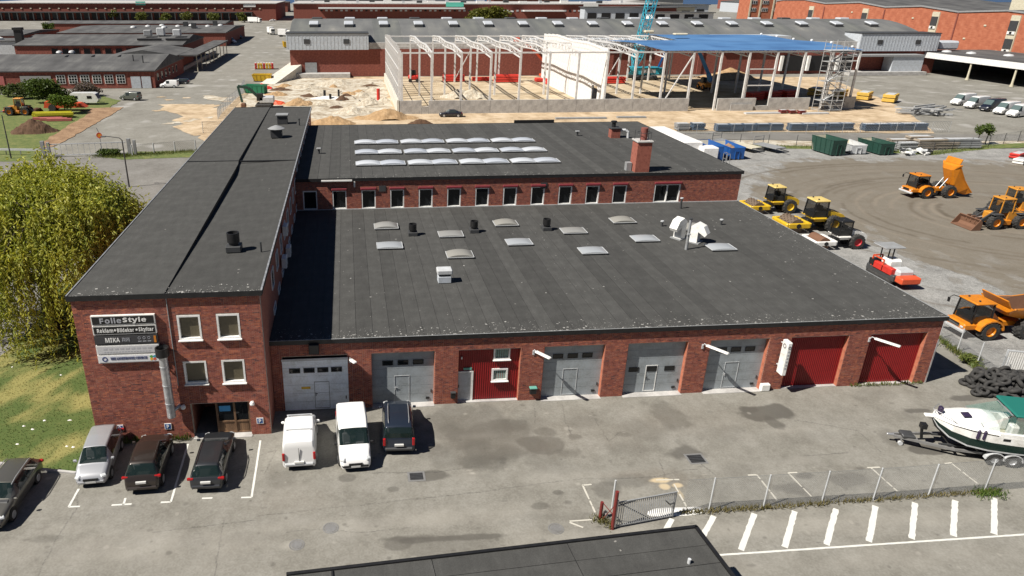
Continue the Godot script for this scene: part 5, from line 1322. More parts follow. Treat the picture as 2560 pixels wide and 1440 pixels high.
	car("big_van", "delivery_van", "white box van backed up to the canopy of the long brick building", "van", P(590, 108) + Vector3(-3, 0, -2), Vector3(0.8, 0, 0.6), car_paint("white", Color()), {"L": 7.0})
	car("big_van", "delivery_van", "dark van beside the white box van at the brick building", "van", P(606, 98) + Vector3(-3, 0, -4), Vector3(0.8, 0, 0.6), car_paint("ink", Color()), {"L": 6.5})
	car("saloon", "parked_car", "white car on the far road beside the white lorry", "car", P(682, 53), Vector3(-1, 0, 0.3).normalized(), car_paint("white", Color()), {})

# ---------------------------------------------------------------- site machines; front towards +z
const WEST := -PI / 2      # turns +z to -x
func big_wheel(parent: Node3D, x: float, z: float, r: float, w: float, rim: Material) -> void:
	var n := Node3D.new()
	n.name = "wheel"
	parent.add_child(n, true)
	n.position = Vector3(x, r, z)
	var s := sh()
	var sx := signf(x)
	s.lathe(Vector3(-w / 2 * sx, 0, 0), [[r * 0.55, 0.0], [r * 0.93, 0.0], [r, w * 0.15], [r, w * 0.85], [r * 0.93, w], [r * 0.55, w]], 20, Vector3(sx, 0, 0))
	for i in 16:
		for k in 2:
			var a := TAU * (i + k * 0.5) / 16
			s.box(Vector3((0.25 - 0.5 * k) * w, cos(a) * r, sin(a) * r), Vector3(w * 0.5, 0.07, 0.1), Basis(Vector3.RIGHT, a) * Basis(Vector3.UP, 0.5 - k))
	put(s, "tyre", mats.rubber, n)
	put(sh().lathe(Vector3(sx * w * 0.1, 0, 0), [[r * 0.2, 0.0], [r * 0.5, 0.02], [r * 0.57, w * 0.36], [r * 0.5, w * 0.36], [r * 0.42, w * 0.1], [r * 0.16, w * 0.16], [0.01, w * 0.16]], 16, Vector3(sx, 0, 0)), "rim", rim, n)
func cab(parent: Node3D, at: Vector3, s: Vector3, roof: Material, body: Material, lean := 0.12) -> void:
	var n := Node3D.new()
	n.name = "cab"
	parent.add_child(n, true)
	n.position = at
	var h := s * 0.5
	var lo := [Vector3(-h.x, 0, -h.z), Vector3(h.x, 0, -h.z), Vector3(h.x, 0, h.z), Vector3(-h.x, 0, h.z)]
	var hi := []
	for p in lo: hi.append(Vector3(p.x * (1 - lean * 0.6), s.y, p.z * (1 - lean) - lean * 0.2))
	var g := sh()
	for i in 4: g.quad(lo[(i + 1) % 4] * 0.97, lo[i] * 0.97, hi[i] * Vector3(0.97, 1, 0.97), hi[(i + 1) % 4] * Vector3(0.97, 1, 0.97))
	put(g, "glazing", mats.cab_glass, n)
	for i in 4: put(sh().bar(lo[i], hi[i], 0.09), "pillar", body, n)
	put(sh().box(Vector3(0, 0.25, 0), Vector3(s.x * 0.9, 0.5, s.z * 0.9)), "floor_box", mats.dark_grey, n)
	put(sh().box(Vector3(0, 0.65, -s.z * 0.15), Vector3(0.5, 0.6, 0.5)), "seat", mats.black, n)
	put(sh().bbox(Vector3(0, s.y + 0.06, -lean * 0.2), Vector3(s.x * 1.06, 0.16, s.z * 1.06), 0.06), "cab_roof", roof, n)
	for sx in [-1.0, 1.0]: put(sh().box(Vector3(sx * s.x * 0.3, s.y + 0.19, s.z * 0.2), Vector3(0.1, 0.12, 0.1)), "work_light", mats.dark_grey, n)
func roller(label: String, at: Vector3, body: Material, rim: Material, pads: bool, roof: Material, k := 1.0) -> void:
	var t := thing("soil_roller", label, "roller", at, WEST, "soil rollers lined up along the workshop side")
	t.scale = Vector3.ONE * k
	var d := sh()
	d.cyl(Vector3(-1.0, 0.66, 2.0), Vector3(1.0, 0.66, 2.0), 0.64, 0.64, 32)
	if pads:
		for r in 7:
			for i in 14:
				var a := TAU * (i + (r % 2) * 0.5) / 14
				d.box(Vector3(-0.86 + r * 0.285, 0.66 + cos(a) * 0.66, 2.0 + sin(a) * 0.66), Vector3(0.13, 0.1, 0.1), Basis(Vector3.RIGHT, a))
	put(d, "drum", mats.drum if pads else mats.rust, t)
	put(sh().bbox(Vector3(0, 0.75, 3.02), Vector3(2.5, 0.5, 0.3), 0.08), "front_beam", body, t)
	for sx in [-1.0, 1.0]:
		put(sh().bbox(Vector3(sx * 1.16, 0.75, 1.9), Vector3(0.2, 0.5, 2.1), 0.07), "side_beam", body, t)
		put(sh().cyl(Vector3(sx * 1.25, 0.75, 2.0), Vector3(sx * 1.29, 0.75, 2.0), 0.22, 0.22, 14), "hub_cap", mats.black, t)
	put(sh().bbox(Vector3(0, 0.75, 0.86), Vector3(2.3, 0.45, 0.3), 0.05), "rear_beam", body, t)
	put(sh().bbox(Vector3(0, 0.85, 0.4), Vector3(1.0, 0.5, 0.8), 0.05), "joint", mats.black, t)
	put(sh().bbox(Vector3(0, 1.15, -0.4), Vector3(1.5, 0.4, 1.3), 0.06), "deck", body, t)
	cab(t, Vector3(0, 1.35, -0.2), Vector3(1.45, 1.45, 1.35), roof, mats.black)
	put(sh().extr([Vector2(-0.95, 0.8), Vector2(-0.95, 1.95), Vector2(-2.5, 1.55), Vector2(-2.75, 1.3), Vector2(-2.75, 0.8)], -0.62, 0.62, Transform3D(Basis(Vector3.UP, -PI / 2), Vector3.ZERO)), "engine_hood", body, t)
	for i in 3: put(sh().box(Vector3(0, 1.98 - i * 0.12, -1.25 - i * 0.42), Vector3(0.8, 0.03, 0.28), Basis(Vector3.RIGHT, -0.25)), "louvre", mats.black, t)
	for sx in [-1.0, 1.0]:
		big_wheel(t, sx * 0.85, -1.55, 0.76, 0.55, rim)
		put(sh().bbox(Vector3(sx * 0.75, 1.3, -0.1), Vector3(0.5, 0.1, 1.2), 0.03), "step_plate", body, t)
func dumper(label: String, at: Vector3, tipped: bool, turn := WEST) -> void:
	var t := thing("site_dumper", label, "dump truck", at, turn, "orange articulated dump trucks")
	var o: Material = mats.orange
	put(sh().bbox(Vector3(0, 1.0, 2.3), Vector3(1.9, 0.55, 1.3), 0.12), "bonnet", o, t)
	put(sh().box(Vector3(0, 1.05, 2.96), Vector3(1.0, 0.3, 0.03)), "grille", mats.black, t)
	put(sh().bbox(Vector3(0, 0.72, 2.95), Vector3(2.2, 0.25, 0.3), 0.06), "front_bumper", mats.light_grey, t)
	for sx in [-1.0, 1.0]: put(sh().bbox(Vector3(sx * 0.75, 1.0, 2.95), Vector3(0.25, 0.16, 0.06), 0.02), "headlight", mats.lamp_clear, t)
	cab(t, Vector3(0, 1.3, 1.55), Vector3(1.7, 1.5, 1.6), o, mats.black, 0.1)
	put(sh().extr([Vector2(0.75, 1.1), Vector2(0.75, 2.3), Vector2(-0.1, 1.5), Vector2(-0.1, 0.9)], -0.6, 0.6, Transform3D(Basis(Vector3.UP, -PI / 2), Vector3.ZERO)), "engine_cover", mats.dark_grey if tipped else o, t)
	for sx in [-1.0, 1.0]:
		big_wheel(t, sx * 1.05, 0.95, 0.75, 0.62, o); big_wheel(t, sx * 1.05, -2.15, 0.8, 0.68, o)
		var arc := []
		for i in 8: arc.append(Vector2(0.95 + cos(PI * i / 7.0) * 1.02, 0.85 + sin(PI * i / 7.0) * 0.82))
		for i in range(7, -1, -1): arc.append(Vector2(0.95 + cos(PI * i / 7.0) * 0.9, 0.82 + sin(PI * i / 7.0) * 0.75))
		put(sh().extr(arc, -0.32, 0.32, Transform3D(Basis(Vector3.UP, -PI / 2), Vector3(sx * 1.05, 0, 0))), "mudguard", o, t)
		put(sh().tube([Vector3(sx * 0.8, 2.75, 2.2), Vector3(sx * 1.0, 2.9, 2.7), Vector3(sx * 1.1, 2.7, 2.9)], 0.03, 6).box(Vector3(sx * 1.1, 2.5, 2.92), Vector3(0.2, 0.35, 0.06)), "mirror", mats.black, t)
	put(sh().bbox(Vector3(0, 0.95, -0.7), Vector3(0.8, 0.45, 3.4), 0.06), "chassis", o, t)
	put(sh().bbox(Vector3(0, 0.9, -2.15), Vector3(1.4, 0.4, 0.6), 0.05), "axle", mats.dark_grey, t)
	var b := Node3D.new()
	b.name = "dump_body"
	t.add_child(b)
	b.position = Vector3(0, 1.25, -2.9)
	if tipped: b.rotation.x = -0.95
	# tub: section from front (+z) to tail, open at the top
	var secs := [[2.75, 0.95, 1.15, 1.55], [2.4, 0.55, 1.0, 1.3], [0.4, 0.0, 0.95, 1.2], [-0.9, 0.15, 1.05, 1.25], [-1.7, 0.75, 1.15, 1.3]]     # z, floor, top, half width
	var rings := []
	for q in secs:
		var row := PackedVector3Array()
		row.append(Vector3(q[3], q[2] + 0.25, q[0])); row.append(Vector3(q[3] - 0.35, q[1] + 0.12, q[0])); row.append(Vector3(q[3] - 0.6, q[1], q[0]))
		row.append(Vector3(-q[3] + 0.6, q[1], q[0])); row.append(Vector3(-q[3] + 0.35, q[1] + 0.12, q[0])); row.append(Vector3(-q[3], q[2] + 0.25, q[0]))
		rings.append(row)
	var outer := sh(); var inner := sh()
	for i in rings.size() - 1:
		for j in 5:
			outer.quad(rings[i][j], rings[i + 1][j], rings[i + 1][j + 1], rings[i][j + 1])
			var up := Vector3(0, 0.09, 0)
			inner.quad(rings[i][j] * Vector3(0.95, 1, 0.99) + up, rings[i][j + 1] * Vector3(0.95, 1, 0.99) + up, rings[i + 1][j + 1] * Vector3(0.95, 1, 0.99) + up, rings[i + 1][j] * Vector3(0.95, 1, 0.99) + up)
	var f: PackedVector3Array = rings[0]
	outer.quad(f[0], f[1], f[4], f[5]); outer.quad(f[1], f[2], f[3], f[4])
	put(outer, "tub", o, b); put(inner, "tub_lining", mats.rust, b)
	for sx in [-1.0, 1.0]:
		for i in rings.size() - 1: put(sh().bar(rings[i][0 if sx > 0 else 5] + Vector3(0, 0.04, 0), rings[i + 1][0 if sx > 0 else 5] + Vector3(0, 0.04, 0), 0.12), "rail", o, b)
	put(sh().extr([Vector2(2.7, 1.35), Vector2(2.8, 1.35), Vector2(3.2, 1.95), Vector2(3.1, 1.98)], -1.2, 1.2, Transform3D(Basis(Vector3.UP, -PI / 2), Vector3.ZERO)), "spill_guard", o, b)
	if tipped:
		for sx in [-0.35, 0.35]: put(sh().cyl(Vector3(sx, 1.1, -1.3), Vector3(sx, 2.35, -2.1), 0.07, 0.07, 8), "hydraulic_ram", mats.zinc, t)
func loader(label: String, at: Vector3, turn: float, bucket := true, group := "wheel loaders in the yards") -> Node3D:
	var t := thing("wheel_loader", label, "wheel loader", at, turn, group)
	var o: Material = mats.loader_yellow
	put(sh().extr([Vector2(-0.3, 0.9), Vector2(-0.3, 1.9), Vector2(-2.2, 1.75), Vector2(-2.9, 1.5), Vector2(-2.95, 0.9)], -0.75, 0.75, Transform3D(Basis(Vector3.UP, -PI / 2), Vector3.ZERO)), "engine_hood", o, t)
	put(sh().box(Vector3(0, 1.3, -2.95), Vector3(1.2, 0.6, 0.06)), "radiator_grille", mats.dark_grey, t)
	put(sh().bbox(Vector3(0, 0.85, -0.4), Vector3(1.1, 0.6, 4.2), 0.08), "chassis", o, t)
	put(sh().bbox(Vector3(0, 0.85, -2.9), Vector3(2.2, 0.6, 0.4), 0.15), "counterweight", mats.red_orange, t)
	cab(t, Vector3(0, 1.75, 0.05), Vector3(1.5, 1.5, 1.5), o, o, 0.08)
	put(sh().bbox(Vector3(0, 1.35, 1.35), Vector3(0.9, 0.9, 0.8), 0.08), "lift_tower", o, t)
	for sx in [-1.0, 1.0]:
		big_wheel(t, sx * 1.05, 1.35, 0.8, 0.62, mats.orange); big_wheel(t, sx * 1.05, -1.75, 0.8, 0.62, mats.orange)
		for z in [1.35, -1.75]:
			put(sh().bbox(Vector3(sx * 1.0, 1.72, z), Vector3(0.7, 0.1, 1.2), 0.04), "mudguard", mats.dark_grey, t)
			put(sh().bbox(Vector3(sx * 1.0, 1.5, z - 0.7), Vector3(0.7, 0.1, 0.6), 0.04, Basis(Vector3.RIGHT, -0.8)), "mudguard", mats.dark_grey, t)
		put(sh().extr([Vector2(1.0, 1.9), Vector2(1.3, 1.95), Vector2(2.4, 1.15), Vector2(3.2, 0.55), Vector2(3.2, 0.3), Vector2(2.2, 0.8), Vector2(1.0, 1.6)], -0.09, 0.09, Transform3D(Basis(Vector3.UP, -PI / 2), Vector3(sx * 0.5, 0, 0))), "lift_arm", mats.dark_grey, t)
		put(sh().cyl(Vector3(sx * 0.35, 1.2, 1.2), Vector3(sx * 0.35, 0.9, 2.6), 0.08, 0.08, 8), "hydraulic_ram", mats.zinc, t)
		put(sh().bbox(Vector3(sx * 0.85, 0.7, -0.25), Vector3(0.35, 0.55, 0.9), 0.06), "step_box", mats.orange, t)
	if bucket:
		var bk := [Vector2(0, 0), Vector2(1.15, 0.02), Vector2(1.15, 0.08), Vector2(0.3, 0.12), Vector2(0.1, 0.4), Vector2(0.12, 0.85), Vector2(0.3, 1.15), Vector2(0.2, 1.2), Vector2(-0.05, 0.9), Vector2(-0.1, 0.35)]
		put(sh().extr(bk, -1.4, 1.4, Transform3D(Basis(Vector3.UP, -PI / 2), Vector3(0, 0.02, 3.2))), "bucket", mats.rust, t)
		for sx in [-1.0, 1.0]: put(sh().extr([Vector2(0, 0), Vector2(1.15, 0.02), Vector2(0.3, 1.2), Vector2(0, 0.9)], -0.03, 0.03, Transform3D(Basis(Vector3.UP, -PI / 2), Vector3(sx * 1.43, 0.02, 3.2))), "bucket_side", mats.rust, t)
		for sx in [-0.6, 0.0, 0.6]: put(sh().bbox(Vector3(sx, 1.0, 3.15), Vector3(0.12, 0.7, 0.5), 0.03), "bucket_bracket", mats.rust, t)
	return t
func tub_container(label: String, at: Vector3, turn: float, m: Material, ln: float, wd: float, hg: float) -> void:
	var t := thing("skip_container", label, "container", at, turn, "open skip containers in the gravel yard")
	# long axis z; +z end carries the hook frame
	var secs := [[-ln / 2, wd / 2 - 0.05], [ln / 2, wd / 2]]
	var wl := sh()
	for sx in [-1.0, 1.0]:
		var lo := wd / 2 - 0.2; var hi := wd / 2
		var a := [Vector3(sx * lo, 0.2, -ln / 2 + 0.3), Vector3(sx * lo, 0.2, ln / 2), Vector3(sx * hi, hg, ln / 2), Vector3(sx * hi, hg, -ln / 2 - 0.25)]
		if sx > 0: wl.quad(a[1], a[0], a[3], a[2]); wl.quad(a[0] - Vector3(0.07, 0, 0), a[1] - Vector3(0.07, 0, 0), a[2] - Vector3(0.07, 0, 0), a[3] - Vector3(0.07, 0, 0))
		else: wl.quad(a[0], a[1], a[2], a[3]); wl.quad(a[1] + Vector3(0.07, 0, 0), a[0] + Vector3(0.07, 0, 0), a[3] + Vector3(0.07, 0, 0), a[2] + Vector3(0.07, 0, 0))
	wl.box(Vector3(0, 0.22, 0.1), Vector3(wd - 0.42, 0.08, ln - 0.4))
	wl.extr([Vector2(ln / 2 - 0.05, 0.2), Vector2(ln / 2, 0.2), Vector2(ln / 2, hg), Vector2(ln / 2 - 0.05, hg)], -wd / 2 + 0.02, wd / 2 - 0.02, Transform3D(Basis(Vector3.UP, -PI / 2), Vector3.ZERO))
	wl.extr([Vector2(-ln / 2 + 0.25, 0.2), Vector2(-ln / 2 + 0.33, 0.2), Vector2(-ln / 2 - 0.19, hg), Vector2(-ln / 2 - 0.27, hg)], -wd / 2 + 0.02, wd / 2 - 0.02, Transform3D(Basis(Vector3.UP, -PI / 2), Vector3.ZERO))
	put(wl, "tub", m, t)
	put(sh().box(Vector3(0, 0.3, 0.1), Vector3(wd - 0.5, 0.03, ln - 0.5)), "floor_sheet", mats.beige, t)
	put(sh().extr([Vector2(-ln / 2 + 0.36, 0.28), Vector2(-ln / 2 + 0.4, 0.28), Vector2(-ln / 2 - 0.12, hg - 0.02), Vector2(-ln / 2 - 0.16, hg - 0.02)], -wd / 2 + 0.1, wd / 2 - 0.1, Transform3D(Basis(Vector3.UP, -PI / 2), Vector3.ZERO)), "inner_end", mats.beige, t)
	var z := ln / 2 + 0.06
	for sx in [-0.35, 0.35]: put(sh().bar(Vector3(sx, 0.1, z), Vector3(sx, hg * 0.72, z), 0.1), "hook_upright", m, t)
	put(sh().bar(Vector3(-0.4, hg * 0.72, z), Vector3(0.4, hg * 0.72, z), 0.1), "hook_bar", m, t)
	for sx in [-0.5, 0.5]: put(sh().box(Vector3(sx, 0.1, 0), Vector3(0.15, 0.2, ln)), "skid", mats.dark_grey, t)
	for sx in [-1.0, 1.0]:
		put(sh().bar(Vector3(sx * wd / 2, hg + 0.03, -ln / 2 - 0.25), Vector3(sx * wd / 2, hg + 0.03, ln / 2 + 0.03), 0.1), "top_rail", m, t)
		for k in 4: put(sh().bar(Vector3(sx * (wd / 2 - 0.15), 0.25, -ln * 0.3 + k * ln * 0.22), Vector3(sx * (wd / 2 + 0.03), hg - 0.03, -ln * 0.34 + k * ln * 0.24), 0.08), "rib", m, t)

func fence(called: String, label: String, path: Array, hgt: float, post_r: float, mesh_step: float, wire: float, post_m: Material, gap := 3.0, posts_at := []) -> Node3D:
	var t := thing(called, label, "fence")
	var at := posts_at
	if at.is_empty():
		for i in path.size() - 1:
			var n := maxi(1, roundi(path[i].distance_to(path[i + 1]) / gap))
			for k in n + (1 if i == path.size() - 2 else 0): at.append(path[i].lerp(path[i + 1], k / float(n)))
	for p in at: put(sh().cyl(p - Vector3(0, 0.05, 0), p + Vector3(0, hgt, 0), post_r, post_r, 8), "post", post_m, t)
	var w := sh()
	for i in path.size() - 1:
		var a: Vector3 = path[i]
		var b: Vector3 = path[i + 1]
		var ln := a.distance_to(b)
		var d := (b - a) / ln
		var x := -hgt
		var off := d.cross(Vector3.UP) * wire * 0.6
		while x < ln:
			for s in 2:
				var x0 := maxf(x, 0.0); var x1 := minf(x + hgt * 0.97, ln)
				if x1 - x0 > 0.05:
					var y0 := (x0 - x) if s == 0 else hgt * 0.97 - (x0 - x)
					var y1 := (x1 - x) if s == 0 else hgt * 0.97 - (x1 - x)
					w.bar(a + d * x0 + Vector3(0, y0 + 0.02, 0) + off * (1 - 2 * s), a + d * x1 + Vector3(0, y1 + 0.02, 0) + off * (1 - 2 * s), wire)
			x += mesh_step
		w.bar(a + Vector3(0, hgt * 0.98, 0), b + Vector3(0, hgt * 0.98, 0), wire * 2.0)
	var o := put(w, "wire_mesh", mats.wire, t)
	o.set_meta("kind", "stuff")
	return t

func build_machines() -> void:
	var cg := mat("cab_glass", Color(0.06, 0.07, 0.07, 0.45), 0.05)
	cg.transparency = BaseMaterial3D.TRANSPARENCY_ALPHA
	paint("drum", rgb(0.15, 0.11, 0.08), 0.7)
	paint("roof_cream", rgb(0.68, 0.52, 0.18), 0.4)
	mat("wire", rgb(0.33, 0.34, 0.34), 0.5, 0.5)
	roller("yellow padfoot roller furthest from the camera side gate, cream yellow cab roof", Vector3(55.4, 0, -41.9), mats.yellow, mats.yellow, true, mats.roof_cream, 1.08)
	roller("larger yellow padfoot roller beside the white roller, cab roof yellow", Vector3(56.0, 0, -34.9), mats.yellow, mats.yellow, true, mats.roof_cream, 1.2)
	roller("white smooth drum roller with black cab roof and red rims", Vector3(55.3, 0, -29.3), mats.white, mat("rim_red", rgb(0.4, 0.02, 0.03), 0.5), false, mats.black)
	# red and white paving machine
	var pv := thing("paving_machine", "red and white paving machine under a flat grey canopy by workshop", "paver", Vector3(54.3, 0, -20.3), 0.0)
	put(sh().bbox(Vector3(0, 0.75, 0), Vector3(1.9, 0.6, 3.6), 0.08), "chassis", mats.dark_grey, pv)
	for sx in [-1.0, 1.0]: put(sh().bbox(Vector3(sx * 0.85, 0.4, 0), Vector3(0.4, 0.78, 3.3), 0.3), "crawler_track", mats.rubber, pv)
	put(sh().bbox(Vector3(0.2, 1.5, -0.2), Vector3(1.3, 1.0, 1.2), 0.15), "engine_cover", mats.white, pv)
	put(sh().bbox(Vector3(0.2, 1.15, 1.3), Vector3(1.5, 0.8, 1.2), 0.15), "rear_cover", mats.light_grey, pv)
	put(sh().bbox(Vector3(0.1, 0.85, 2.3), Vector3(1.9, 0.6, 0.9), 0.1), "screed", mats.red_orange, pv)
	put(sh().bbox(Vector3(-0.7, 1.2, 0.2), Vector3(0.5, 0.7, 2.4), 0.06), "side_panel", mats.red, pv)
	for q in [[-0.9, -1.2], [0.0, -1.2], [-0.9, 0.2]]: put(sh().bar(Vector3(q[0], 1.0, q[1]), Vector3(q[0], 2.0, q[1]), 0.1), "guard_rail", mats.red_orange, pv)
	put(sh().bar(Vector3(-0.9, 2.0, -1.2), Vector3(0.0, 2.0, -1.2), 0.1).bar(Vector3(-0.9, 2.0, -1.2), Vector3(-0.9, 2.0, 0.2), 0.1), "guard_rail", mats.red_orange, pv)
	for q in [[-0.4, -1.0], [0.4, -1.0], [-0.1, 0.1]]: put(sh().bar(Vector3(q[0], 1.3, q[1]), Vector3(q[0], 3.05, q[1]), 0.08), "canopy_post", mats.black, pv)
	put(sh().bbox(Vector3(-0.1, 3.1, -0.6), Vector3(2.0, 0.12, 1.7), 0.05), "canopy_roof", mats.grey, pv)
	put(sh().box(Vector3(-0.5, 1.4, -1.2), Vector3(1.0, 0.5, 0.6)), "operator_seat", mats.black, pv)
	dumper("orange dump truck with rusty loaded tub beyond the workshop corner", Vector3(54.3, 0, -9.2), false)
	dumper("orange dump truck with its tub tipped high on the brown dirt", Vector3(79.3, 0, -46.9), true)
	loader("yellow wheel loader with rusty bucket lowered beside the dirt track", Vector3(77.9, 0, -34.4), WEST)
	loader("yellow wheel loader without bucket parked behind the other loader", Vector3(83.0, 0, -38.0), WEST - 0.15, false)
	# skips
	tub_container("tall dark green open skip with pale lining, corroded rim", P(2086, 391) + Vector3(0.3, 0, -2.4), 0.12, mats.green_dark, 4.6, 2.6, 2.5)
	tub_container("low white open skip between the two dark green ones", P(2147, 387) + Vector3(0, 0, -2.4), -0.05, mats.light_grey, 4.6, 2.5, 1.5)
	tub_container("lower dark green open skip beside the scrap pile", P(2208, 389) + Vector3(0.2, 0, -2.4), 0.1, mats.green_dark, 4.8, 2.6, 1.9)
	# front fence, gate and red posts
	var pp := [P(1708, 1272)]
	var posts := [P(1545, 1208) * 0 + Vector3(18.3, 0, 9.0)]
	for q in [[1772, 1276], [1908, 1268], [2053, 1258], [2182, 1250], [2320, 1240], [2460, 1228]]: posts.append(P(q[0], q[1]))
	posts.append(Vector3(41.7, 0, 8.5)); posts.append(Vector3(44.9, 0, 8.4))
	fence("wire_fence", "chain link fence on grey posts between yard and street", [posts[1] - Vector3(1.4, 0, 0), posts[4], posts[6], posts[8]], 2.05, 0.04, 0.11, 0.006, mats.light_grey, 3.0, posts.slice(1))
	var gt := thing("swing_gate", "grey barred swing gate standing open on red posts", "gate", P(1533, 1322), 0.165)
	for x in [0.06, 3.3]: put(sh().bar(Vector3(x, 0.1, 0), Vector3(x, 1.75 if x < 1 else 1.65, 0), 0.07), "gate_stile", mats.white if x < 1 else mats.grey, gt)
	for y in [0.14, 1.6]: put(sh().bar(Vector3(0.1, y, 0), Vector3(3.27, y, 0), 0.06), "gate_rail", mats.grey, gt)
	var bb := sh()
	bb.box(Vector3.ZERO, Vector3(0.035, 1.42, 0.03))
	var bm := bb.mesh()
	for i in 27: again(bm, "gate_bar", mats.light_grey, gt, Transform3D(Basis.IDENTITY, Vector3(0.2 + i * 0.115, 0.87, 0.0)))
	put(sh().bar(Vector3(0.12, 1.55, -0.05), Vector3(2.0, 0.2, -0.05), 0.05), "brace", mats.dark_grey, gt)
	put(sh().bar(Vector3(2.7, 1.25, 0.06), Vector3(3.0, 0.95, 0.06), 0.05).bar(Vector3(3.0, 0.95, 0.06), Vector3(3.27, 1.0, 0.06), 0.05), "bolt", mats.dark_grey, gt)
	put(sh().cyl(Vector3(-0.06, 0, 0), Vector3(-0.06, 2.3, 0), 0.09, 0.09, 12), "red_post", mats.post_red, gt)
	var rp := thing("barrier_post", "short red post with thin red struts beside the gate", "post", P(1500, 1297))
	put(sh().cyl(Vector3.ZERO, Vector3(0, 1.05, 0), 0.085, 0.085, 12), "post", mats.post_red, rp)
	put(sh().bar(Vector3(0.05, 1.0, 0.03), Vector3(0.4, 0.75, 0.7), 0.03).bar(Vector3(0.1, 0.1, 0.1), Vector3(0.38, 1.4, 0.7), 0.03), "strut", mats.post_red, rp)
	solid(sh().cyl(P(1512, 1293), P(1512, 1293) + Vector3(0, 0.34, 0), 0.13, 0.11, 10).cyl(P(1512, 1293) + Vector3(0, 0.34, 0), P(1512, 1293) + Vector3(0, 0.42, 0), 0.11, 0.03, 10), "white_canister", mats.white, "small white canister on the ground beside the short red post", "canister")
	solid(sh().cyl(Vector3(18.15, 0, 8.2), Vector3(18.15, 1.75, 8.2), 0.05, 0.05, 8), "fence_post", mats.light_grey, "single grey post with bent top behind the red gate post", "post")
	solid(mound(P(1690, 1279), 1.6, 0.35, 0.16, 3), "plastic_sheet", mats.white, "crumpled white plastic sheet lying at the end of the gate", "sheet")
	# side fence and white gate by the workshop corner
	fence("wire_fence", "sagging chain link fence overgrown with weeds by the workshop corner", [P(2347, 846), P(2440, 916), P(2500, 955)], 1.9, 0.04, 0.11, 0.006, mats.light_grey, 2.6)
	var wg := thing("barred_gate", "white barred gate leaning behind the tyre heap", "gate", P(2494, 948), -0.35)
	for x in [0.0, 2.9]: put(sh().bar(Vector3(x, 0.05, 0), Vector3(x, 2.3, 0), 0.09), "gate_stile", mats.light_grey, wg)
	for y in [0.12, 2.25]: put(sh().bar(Vector3(0.05, y, 0), Vector3(2.85, y, 0), 0.07), "gate_rail", mats.light_grey, wg)
	var b3 := sh()
	b3.box(Vector3.ZERO, Vector3(0.04, 2.06, 0.03))
	var bm3 := b3.mesh()
	for i in 20: again(bm3, "gate_bar", mats.white, wg, Transform3D(Basis.IDENTITY, Vector3(0.16 + i * 0.135, 1.185, 0)))
	# tyre heap
	var ty := sh()
	ty.torus(Vector3.ZERO, Vector3.UP, 0.285, 0.11, 22, 10, 1.15)
	var tm := ty.mesh()
	var centre := P(2545, 992)
	for i in 120:
		var k := i / 120.0
		var lv := 0 if k < 0.34 else (1 if k < 0.6 else (2 if k < 0.82 else 3))
		var ang := i * 2.4
		var r: float = sqrt(fmod(k * 7.31, 1.0)) * [2.6, 2.3, 1.8, 1.2][lv]
		var at := centre + Vector3(cos(ang) * r * 1.15, 0.13 + lv * 0.27 + rr(0, 0.1), sin(ang) * r * 0.8 - 0.9)
		var tl := Basis(Vector3(rr(-1, 1), 0, rr(-1, 1)).normalized(), rr(0.0, 0.5) if lv == 0 else rr(0.2, 1.2)) * Basis.from_scale(Vector3.ONE * rr(0.9, 1.12))
		var o := again(tm, numbered("old_tyre"), mats.rubber, self, Transform3D(tl, at))
		tag(o, "worn black tyre thrown on the heap behind the boat", "tyre", "heap of old tyres")
	var lone := P(2477, 938)
	var o2 := again(tm, numbered("old_tyre"), mats.rubber, self, Transform3D(Basis.from_scale(Vector3(1.15, 1.2, 1.15)), lone + Vector3(0, 0.2, 0)))
	tag(o2, "single black tyre lying flat apart from the heap beside the gate", "tyre", "heap of old tyres")

func mound(at: Vector3, rx: float, rz: float, h: float, sd: int, cone := 0.8) -> Sh:     # heap of loose material
	var f := FastNoiseLite.new()
	f.seed = sd
	f.frequency = 0.9 / maxf(rx, rz)
	f.fractal_octaves = 4
	var n := 26
	var s := sh()
	var hh := func(i: int, j: int) -> Vector3:
		var u := (i / float(n) - 0.5) * 2.0
		var w := (j / float(n) - 0.5) * 2.0
		var d := Vector2(u, w).length() + f.get_noise_2d(u * rx * 0.8 + sd * 9.0, w * rz * 0.8) * 0.35
		var y := pow(clampf(1.0 - d, 0, 1), cone) * h
		if d < 0.97: y += f.get_noise_2d(u * rx * 4 + 50, w * rz * 4) * h * 0.12 * clampf((1.0 - d) * 3, 0, 1)
		return at + Vector3(u * rx, y - 0.02, w * rz)
	for i in n:
		for j in n:
			s.quad(hh.call(i, j), hh.call(i, j + 1), hh.call(i + 1, j + 1), hh.call(i + 1, j))
	return s

